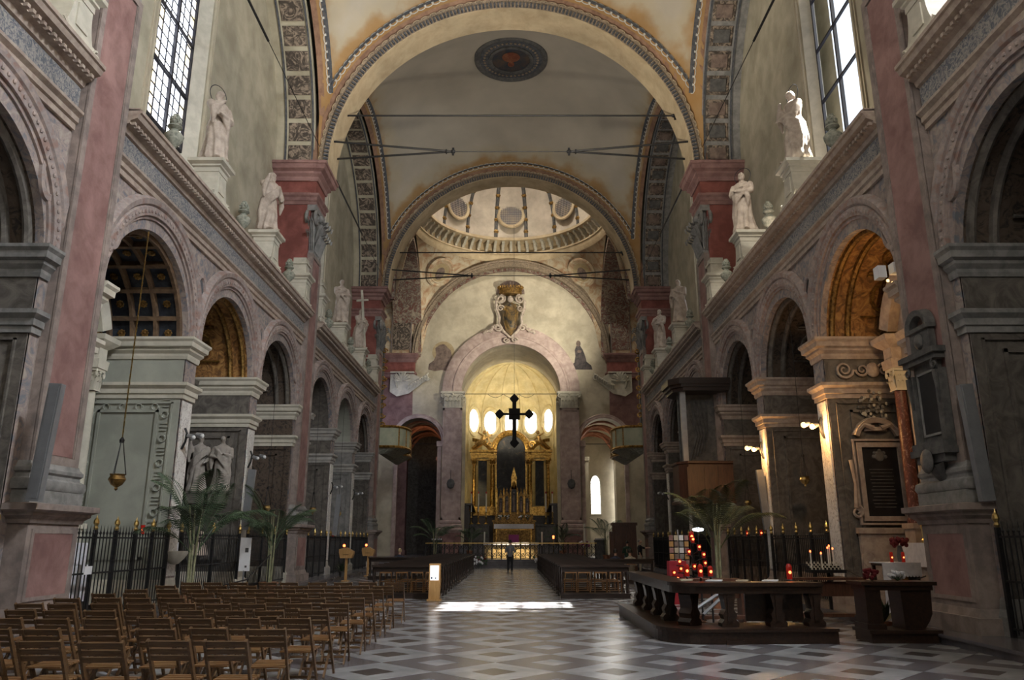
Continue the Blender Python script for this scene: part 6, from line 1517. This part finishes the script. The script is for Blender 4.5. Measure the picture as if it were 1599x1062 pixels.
# magazine display and red cloth box, noticeboard
t = thing('postcard_rack', 'wire rack crowded with postcards behind the counter end', 'rack', (5.3, 25.2, 0)); b = B(); b.box(-.32, .32, -.1, .1, .0, .1); b.box(-.02, .02, -.02, .02, 0, 2.0); b.obj('rack_frame', M_metal, t)
for r in range(6):
    for q in range(4): b = B(); b.box(-.31+q*.16, -.18+q*.16, -.12, -.10, .72+r*.19, .88+r*.19); b.obj('postcard', (M_tanwood, M_white, M_ghost, M_pink, M_grey, M_cream)[(r*3+q*2) % 6], t)
t = thing('covered_box', 'box draped in dark red cloth below the postcard rack', 'box', (4.55, 22.0, 0)); b = B(); b.box(-.26, .26, -.2, .2, 0, 1.12, .03, .02); b.obj('red_drape', M_redcl, t)
t = thing('desk_lamp', 'oval white desk lamp glowing under the right palm', 'lamp', (5.9, 25.0, 0)); b = B(); b.lathe([(.12, 0), (.015, .05), (.015, 1.95)], 8); b.obj('lamp_stem', M_iron, t); b = B(); b.ball((0, -.05, 2.0), (.19, .1, .06), 12, 6); b.obj('lamp_shade', mat('lamp_glow', (.9, .95, 1), rough=.4, emit=5, ecol=(.85, .92, 1)), t)
# grey column loudspeakers
for x, y, z, rx, ry, h, lab in ((-8.0, 13.15, 2.3, .0, .05, 2.0, 'tall grey column loudspeaker leaning on the nearest left pilaster'), (8.02, 13.2, 2.3, .0, -.05, 2.0, 'tall grey column loudspeaker beside the nearest right pilaster'),
                                (-8.5, 25.2, 2.0, 0, .06, 1.9, 'grey column loudspeaker on the pier behind the left palms'), (-8.3, 37.3, 1.9, 0, .06, 1.9, 'grey column loudspeaker in the far left bay'), (8.2, 25.3, 2.0, 0, -.06, 1.9, 'grey column loudspeaker on the right pier behind the palm')):
    t = thing('column_loudspeaker', lab, 'loudspeaker', (x, y, z)); t.rotation_euler = (rx, ry, 0); b = B(); b.box(-.11, .11, -.07, .07, 0, h); b.obj('speaker_case', M_metal, t); b = B(); b.box(-.08, .08, -.078, -.07, .05, h-.05); b.obj('speaker_grille', M_metal, t); b = B(); b.box(-.05, .05, .07, .16, h*.5, h*.5+.08); b.obj('wall_bracket', M_iron, t)
# offering boxes
for x, y, lab in ((-7.0, 34.0, 'nearer yellow-brown offering box on a post with red lamp'), (-6.95, 38.9, 'farther yellow-brown offering box on a post with red lamp')):
    t = thing('offering_box', lab, 'box', (x, y, 0)); b = B(); b.box(-.05, .05, -.05, .05, 0, .95); b.box(-.16, .16, -.16, .16, 0, .04); b.obj('post', M_tanwood, t)
    b = B(); b.ext([(-.30, 1.18), (-.24, .95), (.24, .95), (.30, 1.12), (.30, 1.22), (0, 1.38), (-.30, 1.32)], -.2, .2, 'y'); b.obj('box_body', M_tanwood, t); b = B(); b.box(-.12, .12, -.21, -.2, 1.08, 1.10); b.obj('coin_slot', M_iron, t)
    b = B(); b.ball((-.12, -.05, 1.46), .06, 8, 6); b.obj('red_lamp', M_flame, t)
# red sanctuary lights on railings
for i, (s, y, z, lab) in enumerate(((-1, 18.35, 1.95, 'red votive light above the first left railing'), (-1, 38.0, 2.0, 'red light above the far left railing'), (1, 27.8, 1.95, 'left red light above the railing by the right palm'), (1, 26.2, 1.95, 'right red light above the railing by the right palm'))):
    f = WM(s); t = thing('votive_light', lab, 'lamp', f(-.06, y, z-.14)); b = B(); b.lathe([(.045, 0), (.05, .2)], 10); b.obj('red_glass', M_redglass, t); b = B(); b.ball((0, -.04, .1), .03, 6, 5); b.obj('flame', M_flame, t)
# altar frontal behind the first railing, holy water font, notice board
t = thing('covered_table', 'table with white cloth behind the first left railing', 'table', (-9.3, 16.3, .15)); b = B(); b.box(-.45, .45, -.6, .6, .95, 1.02); b.box(.44, .46, -.6, .6, .3, 1.02); b.box(-.45, .45, -.62, -.6, .72, 1.02); b.obj('cloth', M_cloth, t); b = B(); b.box(-.4, .4, -.55, .55, 0, .95); b.obj('carved_front', M_dark, t)
t = thing('paper_tag', 'small white paper tag tied to the first left railing', 'sign', (-8.50, 16.1, 1.0)); b = B(); b.box(-.0, .012, -.14, .14, 0, .16); b.obj('tag', M_white, t)
t = thing('water_font', 'shell-shaped stone holy water font on the first left pier', 'font', (-8.42, 20.0, 1.3)); b = B(); b.lathe([(.02, -.22), (.10, -.2), (.22, -.08), (.32, .06), (.34, .10), (.30, .11), (.25, .03), (0, -.02)], 20, sy=.8)
b.obj('basin', M_cream2, t, smooth=True)
t = thing('notice_board', 'white upright notice board beside the left railing and palm', 'sign', (-8.0, 24.0, 0)); b = B(); b.box(-.16, .16, -.02, .02, .78, 1.75); bd = b.obj('white_board', M_white, t); b = B(); b.box(-.02, .02, -.02, .02, 0, .8); b.box(-.18, .18, -.12, .12, 0, .03); b.obj('post', M_metal, t)
b = B(); b.box(.0, .10, -.026, -.02, 1.32, 1.45); b.box(.02, .08, -.026, -.02, .88, .94); b.obj('printed_block', M_dark, bd)
t = thing('handrail', 'thin black sloping handrail by the left steps', 'railing', (-7.3, 20.4, 0)); b = B(); b.tube([(-.9, 0, .35), (.0, 1.8, .62), (.0, 3.8, 1.25)], .02, 6); b.obj('rail', M_iron, t)
for p in ((-.5, .8, .45), (0, 1.9, .65), (0, 3.7, 1.22)): b = B(); b.tube([(p[0], p[1], 0), p], .018, 6); b.obj('baluster', M_iron, t)

# ================================================================== HANGING LAMPS AND SPOTLIGHTS
def hang(s, u, y, z, zt, sc, lab, big=False):
    x, yy, _ = WM(s)(u, y, 0); t = thing('hanging_lamp', lab, 'lamp', (x, yy, z))
    b = B(); b.lathe([(.0, -.16*sc), (.04*sc, -.12*sc), (.03*sc, -.08*sc), (.12*sc, -.02*sc), (.19*sc, .10*sc), (.15*sc, .18*sc), (.17*sc, .22*sc)], 14); b.obj('lamp_bowl', M_golddk if big else M_brass, t, smooth=True)
    for k in range(3): a = 2*pi*k/3+.4; b = B(); b.tube([(.17*sc*cos(a), .17*sc*sin(a), .2*sc), (.03*sc*cos(a), .03*sc*sin(a), .95*sc)], .010, 4); b.obj('lamp_chain', M_iron, t)
    b = B(); b.lathe([(.05*sc, .93*sc), (.06*sc, 1.0*sc), (.02*sc, 1.06*sc)], 8); b.obj('canopy', M_iron, t)
    if big:
        n = int((zt-z-1.0)/.09); b = B()
        for k in range(n):
            zz = z+1.05*sc+k*.09-z; b.box(-.016, .016, -.006, .006, zz, zz+.10) if k % 2 else b.box(-.006, .006, -.016, .016, zz, zz+.10)
        b.obj('chain', M_brass, t, stuff=True)
    else: b = B(); b.tube([(0, 0, 1.0*sc), (0, 0, zt-z)], .008, 4); b.obj('cord', M_iron, t)
hang(-1, -.05, 16.9, 2.85, 8.75, .95, 'brass sanctuary lamp on a long chain in the first left arch', True)
hang(-1, .1, 27.95, 2.7, 9.1, .8, 'lamp hanging in the third left arch', False)
hang(-1, .1, 34.5, 2.9, 9.1, .8, 'first hanging lamp beyond the second left pilaster'); hang(-1, .1, 39.7, 2.9, 9.1, .8, 'second hanging lamp in the far left bay')
hang(1, .3, 22.75, 3.3, 9.1, .8, 'brass lamp hanging before the second right chapel'); hang(1, .1, 27.95, 2.9, 9.1, .7, 'lamp hanging in the third right arch')
def spotl(s, y, z, lab, lit=False, u=-.05):
    x, yy, _ = WM(s)(u, y, 0); t = thing('spotlight', lab, 'spotlight', (x, yy, z)); k = -s
    b = B(); b.tube([(0, 0, -.3), (k*.08, 0, -.1), (k*.10, 0, .12), (k*.04, 0, .25)], .03, 6); b.tube([(k*.1, 0, 0), (k*.28, .0, .05), (k*.34, -.05, .02)], .02, 5); b.obj('bracket', M_iron, t)
    for q in (0, 1):
        b = B(); c = Vector((k*(.16+.22*q), -.05, .05+.04*q)); b.tube([c, c+Vector((k*.16, -.06, -.05))], [.05, .075], 10); h = b.obj('lamp_head', M_metal, t)
        b = B(); b.ball(tuple(c+Vector((k*.18, -.07, -.055))), .075 if lit else .05, 8, 6); b.obj('bulb', M_bulb if lit else M_white, h)
    if lit:
        light('POINT', (x+k*.35, yy-.25, z-.1), 75, (1, .52, .17), .06, name='spotlight_bulb')
spotl(-1, 20.0, 4.25, 'unlit twin spotlight on the first left pier'); spotl(-1, 25.2, 4.25, 'unlit twin spotlight on the second left pier')
spotl(-1, 37.0, 4.1, 'unlit spotlight in the far left bay, nearer one'); spotl(-1, 42.2, 4.1, 'unlit spotlight in the far left bay, farther one')
spotl(1, 20.1, 4.55, 'lit yellow twin spotlight on the nearer right pier', True); spotl(1, 25.3, 4.55, 'lit yellow twin spotlight on the farther right pier', True)
spotl(1, 37.0, 4.4, 'unlit spotlight beyond the pulpit, nearer one'); spotl(1, 42.2, 4.1, 'unlit spotlight beyond the pulpit, farther one')
t = thing('floodlight', 'white square floodlights on the impost of the lit right chapel', 'spotlight', WM(1)(-.1, 15.2, 6.95)); b = B(); b.box(-.45, -.28, -.1, .12, .0, .26); b.obj('lamp_housing', M_white, t); b = B(); b.box(-.12, .05, -.1, .12, .12, .34); b.obj('lamp_housing', M_white, t); b = B(); [b.ball((-.25+.1*q, .15, .06-.05*q), .035, 6, 5) for q in range(3)]; b.obj('bulbs', M_bulb, t, stuff=True)
light('POINT', (8.9, 15.9, 6.9), 60, (1, .60, .22), .08, name='floodlight_bulb')
light('POINT', (9.6, 17.6, 5.6), 14, (1, .68, .36), .1, name='floodlight_bulb')

# ================================================================== PULPIT AND CONFESSIONAL
t = thing('pulpit', 'dark wooden pulpit with canopy on the second right pilaster', 'pulpit', (8.0, 30.6, 3.0))
b = B(); P = [(.5, -.9), (-1.2, -.9), (-1.5, -.5), (-1.5, .6), (-1.2, .95), (.5, .95)]
b.plan(P, [(0, 0), (.1, .02), (.1, .12), (0, .18), (0, 1.5), (.08, 1.54), (.08, 1.62), (-.06, 1.64), (-.06, .1)][::1]); b.ext(P, 0, .12, 'z'); b.obj('pulpit_tub', M_woodr, t)
for x in (-1.05, -.4, .15): b = B(); b.box(x-.22, x+.22, -.93, -.9, .3, 1.4); b.obj('raised_panel', M_woodr, t)
b = B(); b.ext([(x*1.12, y*1.15) for x, y in P], 4.5, 4.62, 'z'); b.ext([(x*1.06, y*1.1) for x, y in P], 4.36, 4.5, 'z'); b.ext([(x*1.18, y*1.2) for x, y in P], 4.62, 4.86, 'z'); b.obj('canopy', M_wood, t)
b = B(); b.box(-1.3, .3, .0, .1, 1.5, 4.4); [b.tube([(-.9+.14*q, -.02, 1.7+.1*q), (-.6+.1*q, -.06, 2.7), (-.95+.2*q, -.02, 4.1)], .05, 5) for q in range(5)]; b.obj('carved_backboard', M_dark, t)
for y in (-.7,): b = B(); b.box(-1.32, -1.12, y, y+.2, 1.6, 4.4); b.obj('corner_post', M_metal, t)
b = B(); b.box(-.2, .3, -.3, .3, -.9, 0, -.2, -.2); b.obj('corbel', M_wood, t)
t = thing('confessional', 'reddish wooden confessional cabinet by the right transept', 'cabinet', (6.9, 47.6, 0)); b = B(); b.box(-.75, .55, -.5, .5, 0, 2.55); b.box(-.82, .62, -.56, .56, 2.55, 2.72); b.box(-.95, -.75, -.3, .4, 0, 2.2); b.obj('cabinet_body', M_woodr, t)
for x in (-.4, .2): b = B(); b.box(x-.24, x+.24, -.53, -.5, .3, 2.3); b.obj('door', M_woodr, t)

# ================================================================== PALMS
def palm(lab, loc, fr, h, L, seed, m=M_leaf, pot=True, stems=4):
    rnd = random.Random(seed); t = thing('potted_palm', lab, 'palm', loc)
    if pot: b = B(); b.lathe([(.18, 0), (.25, .38), (.28, .38), (.28, .44), (.22, .44), (.20, .36), (0, .36)], 16); b.obj('pot', M_pot, t, smooth=True)
    for k in range(stems): a = rnd.uniform(0, 2*pi); b = B(); b.tube([(.06*cos(a), .06*sin(a), .3), (.10*cos(a), .10*sin(a), h*.55), (.20*cos(a), .20*sin(a), h*.85)], [.03, .025, .015], 6); b.obj('stem', M_stem, t)
    for k in range(fr):
        a = 2*pi*k/fr+rnd.uniform(-.25, .25); el = rnd.uniform(.75, 1.35); l = L*rnd.uniform(.8, 1.1); p = Vector((.12*cos(a), .12*sin(a), h*rnd.uniform(.45, .62))); d = Vector((cos(a)*cos(el), sin(a)*cos(el), sin(el))); pts = [p.copy()]; n = 18
        for q in range(n): p = p+d*l/n; d.z -= (.028+.085*q/n)*1.25; d.normalize(); pts.append(p.copy())
        b = B(); b.tube(pts, [.012*(1-.8*q/n)+.002 for q in range(n+1)], 4)
        for q in range(5, n+1):
            for sub in (0, .5):
                if q == n and sub: continue
                t0 = pts[q] if not sub else (pts[q]+pts[q+1])/2
                dd = (pts[min(q+1, n)]-pts[q-1]).normalized(); sd = dd.cross(Vector((0, 0, 1))); sd = sd.normalized() if sd.length > .05 else Vector((1, 0, 0))
                up = sd.cross(dd); ll = l*.30*sin(pi*min(1, .18+.74*(q+sub-5)/(n-5)))
                for sg in (-1, 1):
                    v = (sd*sg*.80+dd*.55+up*.05).normalized(); mid = t0+v*ll*.5; tip = t0+v*ll+Vector((0, 0, -.32*ll)); w = dd*.016
                    i0, i1, i2, i3, i4 = b.P(*(t0)), b.P(*(mid+w)), b.P(*tip), b.P(*(mid-w)), b.P(*(mid+up*.008)); b.F(i0, i1, i4); b.F(i0, i4, i3); b.F(i1, i2, i4); b.F(i4, i2, i3)
        b.obj('frond', m, t, fix=False)
    return t
palm('tall green potted palm in front of the first white left pier', (-7.4, 18.6, .0), 13, 2.9, 1.75, 3)
palm('second green potted palm before the left railings', (-7.4, 24.6, .0), 13, 3.0, 1.7, 5)
palm('large dim potted palm behind the votive counter', (5.3, 20.6, 0), 13, 3.1, 1.75, 8, M_leaf2)
palm('small palm by the left chancel pilaster', (-4.9, 51.4, .34), 10, 2.4, 1.9, 9)
palm('small palm by the right chancel pilaster', (6.2, 51.6, .34), 10, 2.6, 1.9, 12)
palm('small dark palm left of the upper altar', (-3.2, 62.0, .5), 9, 2.0, 1.5, 14); palm('small dark palm right of the upper altar', (4.0, 62.0, .5), 9, 2.0, 1.5, 15)
leafy('potted_plant', 'small leafy plant by the far left railing', (-7.35, 34.8, .15), .55, M_dark)

# ================================================================== PEOPLE
def person(lab, loc, rz, J, H, shirt, trou, hair, shoes=M_black, hairlen=.2, seated=False):
    """J: joints in units of H: el/wr/kn/an for left and right, feet forward is -y"""
    t = thing('person', lab, 'person', loc, rz)
    V = lambda p: Vector(p)*H
    hip, chest, neck = V(J['hip']), V(J['chest']), V(J['neck'])
    b = B(); b.tube([hip, (hip+chest)/2, chest, neck, neck+V((0, 0, .05))], [.075*H, .07*H, .085*H, .034*H, .032*H], 12)
    s = B(); s.tube([hip-V((0, 0, .03)), hip+V((0, 0, .04)), (hip+chest)/2, chest, chest+V((0, 0, .045)), neck], [.092*H, .09*H, .083*H, .100*H, .09*H, .042*H], 14)
    for k in range(len(s.v)):   # torso broader than deep
        x, y, z = s.v[k]; s.v[k] = (hip.x+(x-hip.x)*1.12, hip.y+(y-hip.y)*.85 if abs(hip.y-y) < .2*H else y, z)
    tr = B(); sh = B()
    for q in (0, 1):
        sg = -1 if q == 0 else 1
        sd = chest+V((sg*.105, 0, .035)); el, wr = V(J['el'][q]), V(J['wr'][q])
        b.tube([sd, el, wr], [.030*H, .024*H, .016*H], 8); hand(b, wr, wr+(wr-el), .012*H)
        s.tube([chest+V((sg*.05, 0, .03)), sd, (sd+el)/2, el, (el+wr)/2 if J.get('long', 1) else el+(wr-el)*.1], [.05*H, .043*H, .037*H, .033*H, .028*H], 10)
        hj = hip+V((sg*.05, 0, -.01)); kn, an = V(J['kn'][q]), V(J['an'][q])
        b.tube([hj, kn, an], [.05*H, .034*H, .02*H], 8)
        tr.tube([hj+V((0, 0, .04)), hj, (hj+kn)/2, kn, (kn+an)/2, an], [.06*H, .064*H, .055*H, .043*H, .037*H, .031*H], 12)
        sh.tube([an+V((0, .02, -.022)), an+V((0, -.03, -.024)), an+V((0, -.09, -.03))], [.022*H, .025*H, .017*H], 8)
    head(b, tuple(neck+V((0, -.012, .095))), .132*H, 0, 0)
    o = b.obj('body', M_skin, t, smooth='all'); remesh(o, .012)
    o = s.obj('shirt', shirt, t, smooth='all'); remesh(o, .016)
    tr.ball(tuple(hip), (.09*H, .065*H, .06*H), 10, 7); o = tr.obj('trousers', trou, t, smooth='all'); remesh(o, .016)
    sh.obj('shoes', shoes, t, smooth=True)
    hb = B(); c = neck+V((0, -.004, .105))
    def cap(u, v):
        a = 2*pi*u; e = pi*.60*v; x = .40*.132*H*sin(e)*cos(a); y = .47*.132*H*sin(e)*sin(a); z = .56*.132*H*cos(e)
        if y < -.03*H*.5: z = max(z, .03*H)
        return (c.x+x, c.y+y+.006*H, c.z+z)
    hb.grid(cap, 20, 8, cu=True); hb.obj('hair', hair, t, smooth='all')
    return t
STAND = dict(hip=(0, 0, .50), chest=(0, 0, .73), neck=(0, 0, .83), el=((-.15, .01, .62), (.15, .01, .62)), wr=((-.10, -.11, .60), (.10, -.11, .62)), kn=((-.055, -.01, .275), (.055, -.01, .275)), an=((-.06, 0, .045), (.07, .01, .045)))
person('man standing in the central aisle with his back turned, grey shirt and black trousers', (-.05, 44.3, 0), pi, STAND, 1.72, M_shirt, M_black, M_haird)
REACH = dict(STAND, el=((-.15, .01, .62), (.14, -.14, .73)), wr=((-.14, -.05, .47), (.10, -.30, .74)), long=0)
person('man in dark shirt and khaki trousers reaching out to the right', (7.1, 43.9, 0), radians(75), REACH, 1.74, M_black, M_khaki, M_hairg)
person('person in dark green top and jeans standing beside the reaching man', (6.45, 44.2, 0), radians(160), STAND, 1.66, M_green, M_denim, M_haird)
SIT = dict(hip=(0, .05, .28), chest=(0, .0, .52), neck=(0, -.02, .62), el=((-.15, -.03, .42), (.15, -.03, .42)), wr=((-.08, -.17, .36), (.08, -.17, .36)), kn=((-.07, -.24, .28), (.07, -.24, .28)), an=((-.07, -.24, .045), (.07, -.24, .045)))
for x, y, m, hm, lab in ((-5.1, 36.5, M_navy, M_hairb, 'seated fair-haired person in navy at the left block of benches'), (4.35, 33.2, M_navy, M_haird, 'seated person in dark clothes, left of the two on the right'), (4.95, 33.2, M_khaki, M_haird, 'seated person in beige top, right of the two on the right')):
    person(lab, (x, y, .0), pi, SIT, 1.68, m, M_black, hm)
    q = dup(cp, (x, y+.08, 0), 0, 'light wooden chair under the %s' % ' '.join(lab.split()[:5]))
# dark pews at the outer edges where the seated people are
for x, y, w, lab in ((-5.3, 35.6, .9, 'dark bench just behind the seated fair-haired person'), (4.72, 32.3, .9, 'dark bench just behind the two seated people')):
    q = dup(bp, (x, y, 0), 0, lab)
